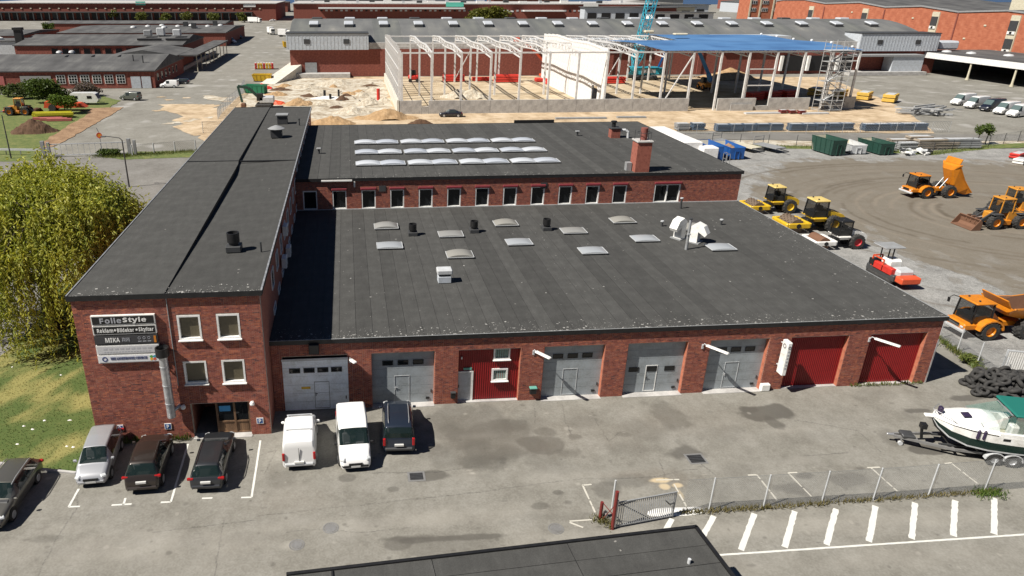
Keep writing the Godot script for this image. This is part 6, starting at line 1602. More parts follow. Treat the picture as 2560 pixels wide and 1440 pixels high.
func build_boat() -> void:
	var d := Vector3(0.955, 0, 0.297)      # bow to stern
	var t := thing("motor_boat", "white motor boat with dark green hull and teal canopy on a trailer", "boat", P(2340, 1118) + Vector3(0, 0.0, 0), atan2(-d.x, -d.z))
	t.scale = Vector3(1.06, 1.1, 0.84)
	# local: bow at +z, origin under the bow; hull runs to -z
	var st := [[0.9, 1.85, 1.9, 0.02, 0.03], [0.55, 1.3, 1.92, 0.32, 0.5], [0.0, 0.92, 1.9, 0.74, 0.9], [-1.0, 0.66, 1.84, 1.06, 1.16], [-2.2, 0.58, 1.78, 1.2, 1.27], [-3.6, 0.56, 1.72, 1.22, 1.28], [-5.2, 0.56, 1.68, 1.2, 1.25], [-6.1, 0.58, 1.66, 1.17, 1.22]]     # z, keel, sheer, chine half, sheer half
	var dark := sh(); var white := sh(); var keel := sh(); var stripe_ := sh()
	for i in st.size() - 1:
		for sx in [-1.0, 1.0]:
			var a: Array = st[i]
			var b: Array = st[i + 1]
			var q := []
			for k in [a, b]:
				var mid: float = lerpf(k[1], k[2], 0.66)
				var low: float = lerpf(k[1], k[2], 0.2)
				q.append([Vector3(0, k[1], k[0]), Vector3(sx * k[3], low, k[0]), Vector3(sx * lerpf(k[3], k[4], 0.15), low + 0.09, k[0]), Vector3(sx * lerpf(k[3], k[4], 0.75), mid, k[0]), Vector3(sx * k[4], k[2], k[0])])
			var parts := [keel, stripe_, dark, white]
			for j in 4:
				if sx > 0: parts[j].quad(q[1][j], q[0][j], q[0][j + 1], q[1][j + 1])
				else: parts[j].quad(q[0][j], q[1][j], q[1][j + 1], q[0][j + 1])
	var e: Array = st[-1]
	white.quad(Vector3(-e[4], e[2], e[0]), Vector3(e[4], e[2], e[0]), Vector3(e[3], 0.85, e[0]), Vector3(-e[3], 0.85, e[0]))
	put(keel, "hull_bottom", mats.black, t); put(stripe_, "hull_stripe", mats.light_grey, t); put(dark, "hull_side", mat("hull_green", rgb(0.006, 0.022, 0.018), 0.15), t); put(white, "gunwale", mats.gel, t)
	# deck and cabin top
	var deck := [[0.9, 0.03, 1.92, 1.93], [0.55, 0.48, 1.94, 2.02], [0.0, 0.86, 1.93, 2.15], [-1.0, 1.1, 1.88, 2.32], [-2.1, 1.2, 1.82, 2.42], [-2.6, 1.22, 1.8, 2.36]]
	var rings := []
	for k in deck:
		var row := PackedVector3Array()
		for j in 9:
			var u := j / 8.0 * 2 - 1
			row.append(Vector3(-u * k[1], lerpf(k[2], k[3], 1.0 - pow(absf(u), 2.6)), k[0]))
		rings.append(row)
	put(sh().loft(rings, false, false), "foredeck", mats.gel, t)
	put(sh().span(Vector3(-1.05, 1.3, -6.0), Vector3(1.05, 1.36, -2.55)), "cockpit_floor", mats.beige, t)
	for sx in [-1.0, 1.0]: put(sh().span(Vector3(sx * 1.02, 1.36, -6.0), Vector3(sx * 1.24, 1.92, -2.55)), "side_deck", mats.gel, t)
	put(sh().span(Vector3(-1.0, 1.36, -6.05), Vector3(1.0, 1.95, -5.6)), "stern_seat", mats.gel, t)
	for sx in [-0.5, 0.5]: put(sh().bbox(Vector3(sx, 1.75, -3.7), Vector3(0.5, 0.8, 0.5), 0.08), "seat", mats.gel, t)
	put(sh().bbox(Vector3(0, 2.9, -4.3), Vector3(2.15, 0.16, 2.2), 0.07), "canopy", mats.teal_cloth, t)
	put(sh().extr([Vector2(-5.35, 2.85), Vector2(-5.0, 2.9), Vector2(-5.1, 1.95), Vector2(-5.5, 1.95)], -1.1, 1.1, Transform3D(Basis(Vector3.UP, -PI / 2), Vector3.ZERO)), "canopy_back", mats.boat_clear, t)
	for sx in [-1.0, 1.0]:
		put(sh().tri_two(Vector3(sx * 1.1, 1.95, -5.2), Vector3(sx * 1.1, 1.95, -3.2), Vector3(sx * 1.05, 2.85, -3.3), Vector3(sx * 1.05, 2.85, -5.2)), "side_curtain", mats.boat_clear, t)
		put(sh().tri_two(Vector3(sx * 1.12, 1.9, -3.9), Vector3(sx * 1.06, 2.05, -1.7), Vector3(sx * 0.8, 2.75, -3.2), Vector3(sx * 0.9, 2.75, -3.9)), "side_screen", mats.boat_glass, t)
		put(sh().tube([Vector3(sx * 1.15, 1.95, -5.0), Vector3(sx * 1.05, 2.85, -4.6)], 0.03, 6), "canopy_bow", mats.teal_cloth, t)
	put(sh().quad2(Vector3(-0.95, 2.2, -1.55), Vector3(0.95, 2.2, -1.55), Vector3(0.75, 2.8, -3.2), Vector3(-0.75, 2.8, -3.2)), "windscreen", mats.boat_glass, t)
	put(sh().tube([Vector3(-1.0, 2.12, -1.6), Vector3(0, 2.34, -1.35), Vector3(1.0, 2.12, -1.6)], 0.03, 6).tube([Vector3(-0.78, 2.8, -3.2), Vector3(0.78, 2.8, -3.2)], 0.03, 6), "screen_frame", mats.zinc, t)
	put(sh().box(Vector3(0.35, 2.36, -0.85), Vector3(0.45, 0.03, 0.45), Basis(Vector3.RIGHT, 0.13)), "deck_hatch", mats.hatch_purple, t)
	for k in 2: put(sh().bbox(Vector3(1.2, 1.72, -1.35 - k * 0.36), Vector3(0.16, 0.55, 0.2), 0.07), "fender", mats.hatch_purple, t)
	put(sh().box(Vector3(1.27, 1.62, -3.0), Vector3(0.04, 0.12, 0.42)), "porthole", mats.black, t)
	put(sh().bbox(Vector3(-0.05, 2.25, 0.45), Vector3(0.3, 0.42, 0.26), 0.06), "anchor_winch", mats.hatch_purple, t)
	put(sh().bbox(Vector3(0, 1.9, 1.0), Vector3(0.3, 0.12, 0.7), 0.04), "bow_roller", mats.gel, t)
	put(sh().tube([Vector3(0.85, 1.95, -0.3), Vector3(0.75, 2.25, 0.2), Vector3(0.0, 2.3, 0.95), Vector3(-0.75, 2.25, 0.2), Vector3(-0.85, 1.95, -0.3)], 0.02, 6), "pulpit_rail", mats.zinc, t)
	put(sh().bbox(Vector3(1.3, 1.62, -4.6), Vector3(0.1, 0.85, 0.5), 0.05), "folded_cover", mat("cover_navy", rgb(0.04, 0.05, 0.1), 0.8), t)
	var tr := thing("boat_trailer", "grey twin axle boat trailer with v shaped drawbar under the boat", "trailer", t.position, t.rotation.y)
	for sx in [-1.0, 1.0]:
		put(sh().bar(Vector3(sx * 0.1, 0.52, 2.4), Vector3(sx * 0.85, 0.5, -0.5), 0.12, 0.14), "drawbar", mats.trailer_grey, tr)
		put(sh().bar(Vector3(sx * 0.85, 0.5, -0.5), Vector3(sx * 0.9, 0.5, -5.0), 0.12, 0.14), "side_rail", mats.trailer_grey, tr)
		put(sh().bar(Vector3(sx * 0.5, 0.56, 0.2), Vector3(sx * 0.62, 0.74, -4.6), 0.14, 0.08), "bunk", mats.dark_grey, tr)
		for z in [-2.35, -3.25]:
			big_wheel(tr, sx * 1.16, z, 0.36, 0.24, mats.zinc)
			var arc := []
			for i in 9: arc.append(Vector2(z + cos(PI * i / 8.0) * 0.5, 0.38 + sin(PI * i / 8.0) * 0.46))
			for i in range(8, -1, -1): arc.append(Vector2(z + cos(PI * i / 8.0) * 0.45, 0.38 + sin(PI * i / 8.0) * 0.41))
			put(sh().extr(arc, -0.14, 0.14, Transform3D(Basis(Vector3.UP, -PI / 2), Vector3(sx * 1.16, 0, 0))), "mudguard", mats.light_grey, tr)
	for z in [1.2, -0.5, -1.8, -3.2, -4.6]: put(sh().bar(Vector3(-0.85 if z < 1 else -0.4, 0.46, z), Vector3(0.85 if z < 1 else 0.4, 0.46, z), 0.1), "cross_member", mats.trailer_grey, tr)
	put(sh().bar(Vector3(0, 0.5, 0.9), Vector3(0, 1.45, 1.1), 0.12).box(Vector3(0, 1.35, 1.0), Vector3(0.35, 0.3, 0.3)), "winch_post", mats.black, tr)
	put(sh().bbox(Vector3(0, 0.65, 1.7), Vector3(0.7, 0.2, 0.7), 0.06), "spare_cover", mats.dark_grey, tr)
	put(sh().cyl(Vector3(0.2, 0.08, 2.0), Vector3(0.2, 0.75, 2.0), 0.04, 0.04, 8), "jockey_leg", mats.zinc, tr)
	put(sh().cyl(Vector3(0.14, 0.13, 2.0), Vector3(0.26, 0.13, 2.0), 0.13, 0.13, 12), "jockey_wheel", mats.light_grey, tr)
	put(sh().bbox(Vector3(0, 0.55, 2.55), Vector3(0.14, 0.12, 0.4), 0.03), "coupling", mats.zinc, tr)

func arch(z: float) -> float:       # roof line of the new hall over its two spans
	var u := clampf((z + 142.0) / 26.2, -1, 1)
	var w := fposmod(u, 1.0) if u < 1.0 else 1.0
	return 12.35 + 0.5 * (1.0 - absf(2.0 * w - 1.0)) + 0.3 * (1.0 - absf(u))
func build_hall() -> void:
	var t := thing("steel_hall", "half built hall of white steel frames with blue roof over one end", "building under construction")
	var W: Material = mats.steel_white
	var zr := [-115.8, -142.0, -168.0]
	for i in 17:
		var x := 16.4 + 6.2 * i
		for k in 3:
			if k == 1 and i == 0: continue
			if k == 2 and i > 13: continue
			put(sh().box(Vector3(x, 6.1, zr[k]), Vector3(0.42, 12.2, 0.36)), "column", W, t)
		if i > 0:
			for k in 2:
				if k == 1 and i > 13: continue
				var tr := sh()
				var n := 10
				var pa := Vector3.ZERO
				for j in n + 1:
					var z := lerpf(zr[k], zr[k + 1], j / float(n))
					var a := Vector3(x, arch(z) - 0.1, z)
					var b := Vector3(x, arch(z) - 1.25, z)
					if j > 0: tr.bar(pa, a, 0.3, 0.26)
					tr.bar(b, a, 0.13)
					if j > 0: tr.bar(pa - Vector3(0, 1.15, 0), b, 0.24, 0.22)
					if j > 0: tr.bar(pa - Vector3(0, 1.15, 0) if j % 2 else pa, a if j % 2 else b, 0.1)
					pa = a
				put(tr, "roof_truss", W, t)
	for z in zr: put(sh().bar(Vector3(16.4, 12.15, z), Vector3(115.6 if z > -160 else 97.0, 12.15, z), 0.26, 0.3), "eaves_beam", W, t)
	put(sh().bar(Vector3(16.6, 9.6, -168), Vector3(97, 9.6, -168), 0.2), "side_rail", W, t)
	for q in [[34.8, 41.1, -168.0], [78.4, 84.6, -168.0], [72.2, 78.4, -115.8]]:
		put(sh().bar(Vector3(q[0], 0.3, q[2]), Vector3(q[1], 11.8, q[2]), 0.22), "wind_brace", W, t)
	# end wall and dividing wall of tall white panels
	for i in 14: put(sh().box(Vector3(16.0, (2.4 + arch(-116.4 - i * 3.95)) * 0.5 + 0.2, -116.4 - i * 3.95), Vector3(0.62, arch(-116.4 - i * 3.95) - 2.4, 0.42)), "wall_stud", mats.steel_white, t)
	for y in [5.5, 9.0, 12.0]: put(sh().bar(Vector3(15.7, y, -116.4), Vector3(15.7, y, -167.6), 0.12), "wall_rail", mats.steel_white, t)
	for w in [[59.8, 0.0]]:
		for i in 13:
			var z := -116.2 - i * 4.0
			var top := arch(z - 2.0) + 0.35
			if w[0] > 50 and i == 1: put(sh().span(Vector3(w[0] - 0.1, 4.6, z - 3.96), Vector3(w[0] + 0.1, top, z)), "wall_panel", mats.panel_white, t)
			else: put(sh().span(Vector3(w[0] - 0.1, w[1], z - 3.96), Vector3(w[0] + 0.1, top, z)), "wall_panel", mats.panel_white, t)
	put(sh().span(Vector3(59.6, 0, -120.0), Vector3(60.0, 12.6, -116.4)), "wall_panel", mats.panel_white, t)
	for i in 7: put(sh().span(Vector3(15.4, 0, -116.2 - i * 7.6), Vector3(15.86, 2.7 - (0.0 if i < 5 else 0.3), -116.2 - i * 7.6 - 7.56)), "plinth_panel", mats.concrete_pale, t)
	# concrete plinth along the front
	var segs := [[16.0, 20.5, 2.7], [22.0, 28.7, 2.7], [28.76, 35.0, 2.7], [35.06, 41.2, 2.7], [41.26, 47.4, 2.7], [47.46, 53.6, 2.7], [53.66, 59.8, 2.7], [59.86, 66.0, 2.7], [66.06, 72.2, 2.7], [72.26, 78.5, 2.7], [85.0, 93.6, 2.6], [96.5, 106.0, 2.6], [109.0, 114.0, 1.5], [114.06, 116.6, 2.7]]
	for q in segs: put(sh().span(Vector3(q[0], 0, -115.5), Vector3(q[1], q[2], -115.1)), "plinth_panel", mats.concrete, t)
	put(sh().span(Vector3(20.55, 0, -115.5), Vector3(21.95, 1.5, -115.1)), "plinth_panel", mats.concrete, t)
	put(sh().span(Vector3(93.66, 0, -115.5), Vector3(96.44, 1.0, -115.1)), "plinth_panel", mats.concrete, t)
	put(sh().span(Vector3(87.9, 0, -114.95), Vector3(93.0, 1.4, -114.75)), "loose_panel", mats.concrete, t)
	for q in [[91.2, 2.6], [97.0, 2.6]]: put(sh().bar(Vector3(q[0], q[1], -115.8), Vector3(q[0], 8.6, -115.8), 0.2), "door_post", W, t)
	for y in [5.2, 8.6]: put(sh().bar(Vector3(91.2, y, -115.8), Vector3(97.0, y, -115.8), 0.2), "door_rail", W, t)
	for q in [[110.5, 1.5, 10.2], [113.2, 1.5, 10.2]]: put(sh().bar(Vector3(q[0], q[1], -116.4), Vector3(q[0], q[2], -116.4), 0.18), "door_post", W, t)
	put(sh().bar(Vector3(109.6, 10.2, -116), Vector3(115.4, 10.2, -116), 0.2), "door_rail", W, t)
	# blue roof decking
	for k in 2:
		var s := sh()
		var x0: float = [71.6, 86.0][k]
		for j in 10:
			var z0 := lerpf(zr[k], zr[k + 1], j / 10.0)
			var z1 := lerpf(zr[k], zr[k + 1], (j + 1) / 10.0)
			var xa := x0 - j * 0.35 * (1 - k)
			s.quad(Vector3(xa, arch(z0) + 0.12, z0 + (0.3 if j + k == 0 else 0.0)), Vector3(116, arch(z0) + 0.12, z0 + (0.3 if j + k == 0 else 0.0)), Vector3(116, arch(z1) + 0.12, z1), Vector3(xa, arch(z1) + 0.12, z1))
		put(s, "roof_decking", mats.roof_blue, t)
	for i in 6:
		var z := -119.0 - i * 7.5
		put(sh().bbox(Vector3(115.7, arch(z) + 0.35, z), Vector3(0.5, 0.5, 0.5), 0.12), "ballast_bag", mats.white, t)
	put(sh().bbox(Vector3(84.0, 14.0, -155), Vector3(2.5, 0.6, 1.4), 0.2), "deck_pallet", mats.beige, t)
	put(sh().bbox(Vector3(88.5, 13.9, -146), Vector3(3.5, 0.5, 1.6), 0.2), "deck_pallet", mats.beige, t)

func bundle(called: String, label: String, cat: String, at: Vector3, s: Vector3, m: Material, turn: float, layers: int, group: String) -> void:    # stacked long goods on bearers
	var t := thing(called, label, cat, at, turn, group)
	for k in 3: put(sh().box(Vector3((k - 1) * s.x * 0.38, 0.06, 0), Vector3(0.14, 0.12, s.z)), "bearer", mats.planks, t)
	for i in layers:
		var h := (s.y - 0.12) / layers
		put(sh().bbox(Vector3(rr(-0.08, 0.08), 0.12 + (i + 0.5) * h, rr(-0.05, 0.05)), Vector3(s.x * rr(0.94, 1.0), h * 0.8, s.z), minf(0.05, h * 0.2)), "layer", m, t)
		put(sh().box(Vector3(0, 0.12 + (i + 1.0) * h - h * 0.1, 0), Vector3(s.x * 0.8, h * 0.18, s.z * 0.7)), "spacer", mats.light_grey if m != mats.red_wrap else mats.red, t)

func build_site() -> void:
	paint("steel_white", rgb(0.70, 0.70, 0.70), 0.4); paint("panel_white", rgb(0.80, 0.80, 0.80), 0.45); paint("red_wrap", rgb(0.62, 0.045, 0.03), 0.55)
	tex_mat("roof_blue", noise_tex(256, 61, [[0.012, 1.0], [0.04, 0.6, 3, 3, Vector2(6, 1)]], [[0.2, 0.05, 0.13, 0.29], [0.5, 0.075, 0.185, 0.38], [0.8, 0.10, 0.225, 0.43]]), 0.03, 0.5)
	tex_mat("concrete_pale", noise_tex(128, 63, [[0.03, 1.0]], [[0.2, 0.5, 0.47, 0.4], [0.8, 0.64, 0.61, 0.55]]), 0.2, 0.9)
	build_hall()
	# scaffold tower
	var sc := thing("scaffold_tower", "grey tubular scaffold stair tower standing against the hall front", "scaffold", Vector3(106.6, 0, -113.6))
	for x in [0.0, 2.6, 5.2]:
		for z in [-1.2, 1.2]: put(sh().cyl(Vector3(x, 0, z), Vector3(x, 14.6 if x < 5 else 13.8, z), 0.07, 0.07, 6), "standard", mats.scaf, sc)
	for k in 7:
		var y := 0.3 + k * 2.0
		for z in [-1.2, 1.2]: put(sh().cyl(Vector3(0, y, z), Vector3(5.2, y, z), 0.06, 0.06, 6).cyl(Vector3(0, y + 1.0, z), Vector3(5.2, y + 1.0, z), 0.05, 0.05, 6), "ledger", mats.scaf, sc)
		for x in [0.0, 2.6, 5.2]: put(sh().cyl(Vector3(x, y, -1.2), Vector3(x, y, 1.2), 0.06, 0.06, 6), "transom", mats.scaf, sc)
		put(sh().cyl(Vector3(0 if k % 2 else 5.2, y, 1.25), Vector3(2.6, y + 2.0, 1.25), 0.05, 0.05, 6), "diagonal", mats.scaf, sc)
		put(sh().box(Vector3(1.4 if k % 2 else 3.8, y + 0.05, 0), Vector3(2.4, 0.06, 2.2)), "platform", mats.grey, sc)
		if k < 6: put(sh().bar(Vector3(1.0 if k % 2 else 4.4, y, 0.5), Vector3(4.2 if k % 2 else 1.2, y + 2.0, 0.5), 0.6, 0.06), "stair_flight", mats.light_grey, sc)
	put(sh().box(Vector3(2.6, 12.6, 0), Vector3(5.6, 0.08, 2.6)), "top_platform", mats.light_grey, sc)
	# crane
	var cr := thing("crawler_crane", "cyan crawler crane with tall lattice boom behind the steel frames", "crane", Vector3(90.5, 0, -172))
	for z in [-2.2, 2.2]: put(sh().bbox(Vector3(0, 0.65, z), Vector3(7.5, 1.3, 0.9), 0.4), "crawler_track", mats.dark_grey, cr)
	put(sh().bbox(Vector3(0.8, 2.4, 0), Vector3(7.0, 2.2, 3.2), 0.2), "upper_body", mats.cyan, cr)
	put(sh().box(Vector3(1.2, 2.4, 1.62), Vector3(4.2, 1.1, 0.05)), "pale_panel", mats.light_grey, cr)
	put(sh().bbox(Vector3(-3.6, 2.6, 1.2), Vector3(1.6, 2.2, 1.6), 0.15), "operator_cab", mats.cyan, cr); put(sh().box(Vector3(-4.42, 2.8, 1.2), Vector3(0.04, 1.5, 1.3)), "cab_window", mats.window_dark, cr)
	put(sh().bbox(Vector3(4.9, 2.3, 0), Vector3(1.6, 1.8, 3.6), 0.2), "counterweight", mats.cyan, cr)
	put(sh().bar(Vector3(4.5, 3.0, 0), Vector3(7.2, 10.5, 0), 0.5), "back_mast", mats.cyan_dark, cr)
	var bo := sh()
	var base := Vector3(-2.6, 2.8, 0)
	var tip := Vector3(2.2, 40, 2.0)
	var pv := []
	for k in 23:
		var c := base.lerp(tip, k / 22.0)
		var hw := 1.15 if k > 1 else 0.4 + k * 0.35
		var q := [c + Vector3(-hw, 0, -hw), c + Vector3(hw, 0, -hw), c + Vector3(hw, 0, hw), c + Vector3(-hw, 0, hw)]
		if k > 0:
			for j in 4:
				bo.bar(pv[j], q[j], 0.22)
				bo.bar(pv[j], q[(j + 1) % 4], 0.13); bo.bar(q[j], q[(j + 1) % 4], 0.13)
		pv = q
	put(bo, "lattice_boom", mats.cyan, cr)
	# boom lift
	var bl := thing("boom_lift", "orange red articulated boom lift folded inside the steel frame", "boom lift", P(1358, 191) + Vector3(0, 0, 2))
	put(sh().bbox(Vector3(0, 0.6, 0), Vector3(3.2, 0.8, 2.2), 0.2), "chassis", mats.red_orange, bl)
	for x in [-1.2, 1.2]: put(sh().cyl(Vector3(x, 0.45, 1.0), Vector3(x, 0.45, 1.4), 0.45, 0.45, 14), "wheel", mats.rubber, bl)
	put(sh().bbox(Vector3(0.4, 1.6, 0), Vector3(2.6, 1.2, 1.6), 0.2), "turret", mats.red_orange, bl)
	put(sh().bar(Vector3(1.5, 2.2, 0), Vector3(-4.5, 8.2, 0), 0.6), "lower_boom", mats.red_orange, bl); put(sh().bar(Vector3(-4.5, 8.2, 0), Vector3(-8.5, 10.6, 0.4), 0.45), "upper_boom", mats.red_orange, bl); put(sh().bbox(Vector3(-9.2, 10.6, 0.4), Vector3(1.6, 1.1, 1.0), 0.1), "basket", mats.red_orange, bl)
	# red machine, telehandler with blue boom
	var rm := thing("compact_loader", "small red machine with black cab at the end wall", "machine", P(1033, 204) + Vector3(0, 0, 1))
	put(sh().bbox(Vector3(0, 1.3, 0), Vector3(3.0, 1.4, 2.0), 0.4), "body", mats.red, rm); put(sh().bbox(Vector3(-0.2, 2.6, 0), Vector3(1.6, 1.2, 1.4), 0.15), "cab", mats.black, rm)
	for x in [-1.0, 1.0]: put(sh().cyl(Vector3(x, 0.5, 0.8), Vector3(x, 0.5, 1.2), 0.5, 0.5, 14), "wheel", mats.rubber, rm)
	var th := thing("telehandler", "dark yellow telehandler in the shade under the blue roof", "telehandler", P(1765, 225) + Vector3(0, 0, -1))
	put(sh().bbox(Vector3(0, 1.3, 0), Vector3(2.2, 1.1, 4.2), 0.2), "body", mats.loader_yellow, th); put(sh().bbox(Vector3(-0.6, 2.4, 0.2), Vector3(1.0, 1.5, 1.5), 0.1), "cab", mats.black, th)
	for x in [-1.1, 1.1]:
		for z in [-1.4, 1.4]: big_wheel(th, x, z, 0.65, 0.5, mats.loader_yellow)
	put(sh().bar(Vector3(0.5, 2.0, -1.6), Vector3(0.5, 1.6, 3.0), 0.4), "boom", mats.loader_yellow, th)
	solid(sh().bar(Vector3(103.5, 3.0, -158), Vector3(99.0, 11.6, -160), 0.9).bar(Vector3(103.5, 3.0, -158), Vector3(104, 1.0, -157), 0.9), "chute", mats.blue_pale, "bright blue rubbish chute hanging from a truss inside the hall", "chute")
	# red bundles
	var rb := [[1135, 205, 6.2, 1.9], [1268, 207, 7.2, 2.1], [1205, 203, 5.6, 1.0], [1355, 206, 3.4, 1.1], [1385, 212, 4.2, 1.6], [1540, 210, 5.6, 1.8]]
	var rbl := ["tall red wrapped stack beside a white column near the end wall", "widest red wrapped stack in the open hall", "low red wrapped stack between two taller ones", "small low red stack before the dividing wall", "red wrapped stack leaning against the dividing wall", "red wrapped stack beyond the dividing wall beside the crane"]
	for i in 6: bundle("wrapped_stack", rbl[i], "stack", P(rb[i][0], rb[i][1]) + Vector3(0, 0, -1.2), Vector3(rb[i][2], rb[i][3], 2.4), mats.red_wrap, 0.0, 3, "red wrapped stacks in the hall")
	for i in 3: bundle("wrapped_stack", "dark red wrapped stack in the shade behind the scaffold tower", "stack", Vector3(101.5 + i * 5.2, 0, -130 - i * 1.5), Vector3(4.6, 1.9, 2.6), mats.red_wrap, 0.4, 3, "dark red stacks behind the scaffold")
	# long steel stacks along the lane
	var n := 0
	for q in [[66.0, 72.0, -93.6], [73.2, 86.4, -92.2], [87.4, 100.0, -91.8], [101.2, 114.0, -90.7]]:
		var c := int((q[1] - q[0]) / 2.5)
		for i in c:
			n += 1
			bundle("steel_stack", "low stack of blue grey steel sheets behind the lane fence", "stack", Vector3(q[0] + (i + 0.5) * (q[1] - q[0]) / c, 0, q[2]), Vector3(2.5, 1.35, 1.6), mats.steel_blue if q[0] > 70 or i else mats.grey, rr(-0.02, 0.02), 5, "steel sheet stacks along the lane")
	for q in [[47, 57.5, -107], [60, 66, -107.5], [89, 97, -110.5], [101, 107, -109.5]]:
		solid(sh().bar(Vector3(q[0], 0.16, q[2]), Vector3(q[1], 0.16, q[2] + rr(-0.3, 0.3)), 1.0, 0.28), "steel_beam", mats.grey if q[0] < 80 else mats.light_grey, "long grey beam %s lying on the sandy track" % ["beside the black saloon", "past the dividing wall", "below the loose plinth panel", "at the scaffold foot"][[47, 60, 89, 101].find(int(q[0]))], "beam")
	for i in 4: bundle("insulation_stack", "yellow wrapped insulation stack beside the hall corner", "stack", Vector3(121.5 + i * 3.7, 0, -137 + i * 3.9), Vector3(4.6, 1.9, 2.6), mats.yellow_wrap, 0.75, 2, "yellow insulation stacks beside the hall")
	for i in 3: bundle("brick_pallet", "dark red block pallet on the sand below the plinth", "pallet", Vector3(97.5 + i * 1.8, 0, -110.8 + i * 0.5), Vector3(1.6, 0.8, 1.1), mats.post_red, 0.1, 2, "block pallets below the plinth")
	# scrap and pipe heap near the vans
	var hs := thing("pipe_heap", "heap of grey galvanised frames and pipes beside the parked vans", "heap", Vector3(127, 0, -107.5))
	for i in 26: put(sh().bar(Vector3(rr(-6, 2), 0.2 + i * 0.05, rr(-4, 3)), Vector3(rr(0, 7), 0.25 + i * 0.06, rr(-4, 3)), rr(0.12, 0.3)), "pipe", mats.scaf if i % 3 else mats.grey, hs)
	# mounds
	var ms := [[968, 300, 6.6, 2.6, 1.9, "sand_pile", "broad brown sand heap before the hall plinth"], [825, 313, 5.6, 2.6, 1.6, "sand_pile", "gravelly brown heap behind the office wing"], [1050, 311, 3.0, 1.2, 0.9, "soil_pile", "small grey heap behind the rear hall"], [745, 264, 3.6, 2.6, 1.7, "sand_pile", "pointed brown heap beside the excavator"], [1150, 246, 4.6, 3.0, 2.2, "chalk_pile", "grey dirt heap between hall columns"], [1186, 247, 4.0, 2.8, 2.1, "chalk_pile", "second grey dirt heap behind a hall column"], [690, 240, 3.0, 2.0, 1.1, "sand_pile", "low orange heap near the green dumper"], [880, 287, 4.6, 3.0, 1.6, "chalk_pile", "white chalk heap beside the end wall"], [845, 216, 6.5, 4.0, 1.5, "chalk_pile", "pale rubble heap before the brick warehouse"], [925, 265, 3.2, 3.6, 1.5, "chalk_pile", "pale spoil heap along the end wall"], [760, 222, 5.0, 3.0, 1.1, "chalk_pile", "pale spoil heap near the loading ramp"], [805, 262, 4.0, 2.4, 0.9, "chalk_pile", "white sheeted spoil heap in the middle of the dig"], [1840, 200, 9.0, 6.0, 3.0, "sand_pile", "pale sand bank under the blue roof"]]
	for i in ms.size():
		var q: Array = ms[i]
		solid(mound(P(q[0], q[1]) + Vector3(0, 0, -q[3] * 0.7), q[2], q[3], q[4], i + 3, 0.95), "spoil_heap", mats[q[5]], q[6], "heap", "spoil heaps on the building site")
	for i in 18:
		var q := P(rr(700, 965), rr(205, 275))
		solid(mound(q, rr(1.2, 3.4), rr(0.9, 2.2), rr(0.4, 1.3), 300 + i, 0.9), "spoil_heap", mats[["chalk_pile", "soil_pile", "sand_pile"][i % 3]], ["low pale spoil heap in the dig", "low dark soil heap in the dig", "low brown sand heap in the dig"][i % 3], "heap", ["low pale heaps in the dig", "low dark heaps in the dig", "low brown heaps in the dig"][i % 3])
	for i in 9:
		var q := P(rr(720, 960), rr(205, 270))
		solid(sh().bar(q + Vector3(0, 0.2, 0), q + Vector3(rr(-3, 3), rr(0.2, 1.0), rr(-1.5, 1.5)), 0.3, 0.12), "loose_plank", mats.planks, "loose weathered plank lying in the dig", "plank", "loose planks in the dig")
	for q in [[946, 250, 0.38, 2.6, "red", "upright red pipe sticking out of the chalk"], [812, 246, 0.3, 1.9, "black", "upright black pipe standing in white sheeting"], [826, 248, 0.3, 1.2, "black", "short black pipe beside the taller black one"], [847, 241, 0.25, 1.6, "black", "thin black pipe behind the white sheeting"]]:
		solid(sh().cyl(P(q[0], q[1]), P(q[0], q[1]) + Vector3(0, q[3], 0), q[2], q[2], 12), "drain_pipe", mats[q[4]], q[5], "pipe")
	solid(mound(P(820, 248) + Vector3(0, 0, -1), 4.2, 1.6, 0.7, 77), "white_sheeting", mats.white, "white sheeting draped over the trench between black pipes", "sheeting")
	# excavator and green dumper
	var ex := thing("excavator", "dark green excavator with raised boom behind the office roof", "excavator", P(662, 268), 0.0)
	for z in [-1.1, 1.1]: put(sh().bbox(Vector3(0, 0.5, z), Vector3(3.8, 1.0, 0.6), 0.35), "crawler_track", mats.rubber, ex)
	put(sh().bbox(Vector3(0.6, 1.7, 0), Vector3(3.2, 1.4, 2.4), 0.2), "upper_body", mats.light_grey, ex); put(sh().bbox(Vector3(-0.8, 2.3, 0.7), Vector3(1.4, 1.6, 1.0), 0.1), "cab", mats.black, ex)
	put(sh().bar(Vector3(-1.0, 2.0, 0), Vector3(-3.2, 4.2, 0.2), 0.6), "boom", mats.green_dark, ex); put(sh().bar(Vector3(-3.2, 4.2, 0.2), Vector3(-5.4, 4.6, 0.4), 0.55), "boom", mats.green_dark, ex)
	put(sh().bar(Vector3(-5.4, 4.6, 0.4), Vector3(-4.7, 1.2, 0.5), 0.45), "dipper_arm", mats.green_dark, ex); put(sh().bbox(Vector3(-4.5, 0.55, 0.5), Vector3(1.1, 1.0, 1.2), 0.2), "bucket", mats.rust, ex)
	solid(mound(P(690, 262) + Vector3(0, 0, -1), 2.6, 1.2, 1.0, 91), "red_netting", mats.red_orange, "crumpled red netting beside the excavator", "netting")
	tub_container("green open skip at the fence corner of the dig", P(640, 233), 1.3, mat("green_mid", rgb(0.015, 0.16, 0.08), 0.5), 5.2, 2.4, 2.0)
	solid(mound(P(655, 222) + Vector3(0, 0, 0), 2.6, 1.4, 1.5, 97), "plastic_heap", mats.red_wrap, "red and white plastic heap behind the green skip", "heap")
	tub_container("yellow open skip beside the loading ramp of the warehouse", P(657, 203), 1.5, mats.yellow, 5.0, 2.4, 1.9)
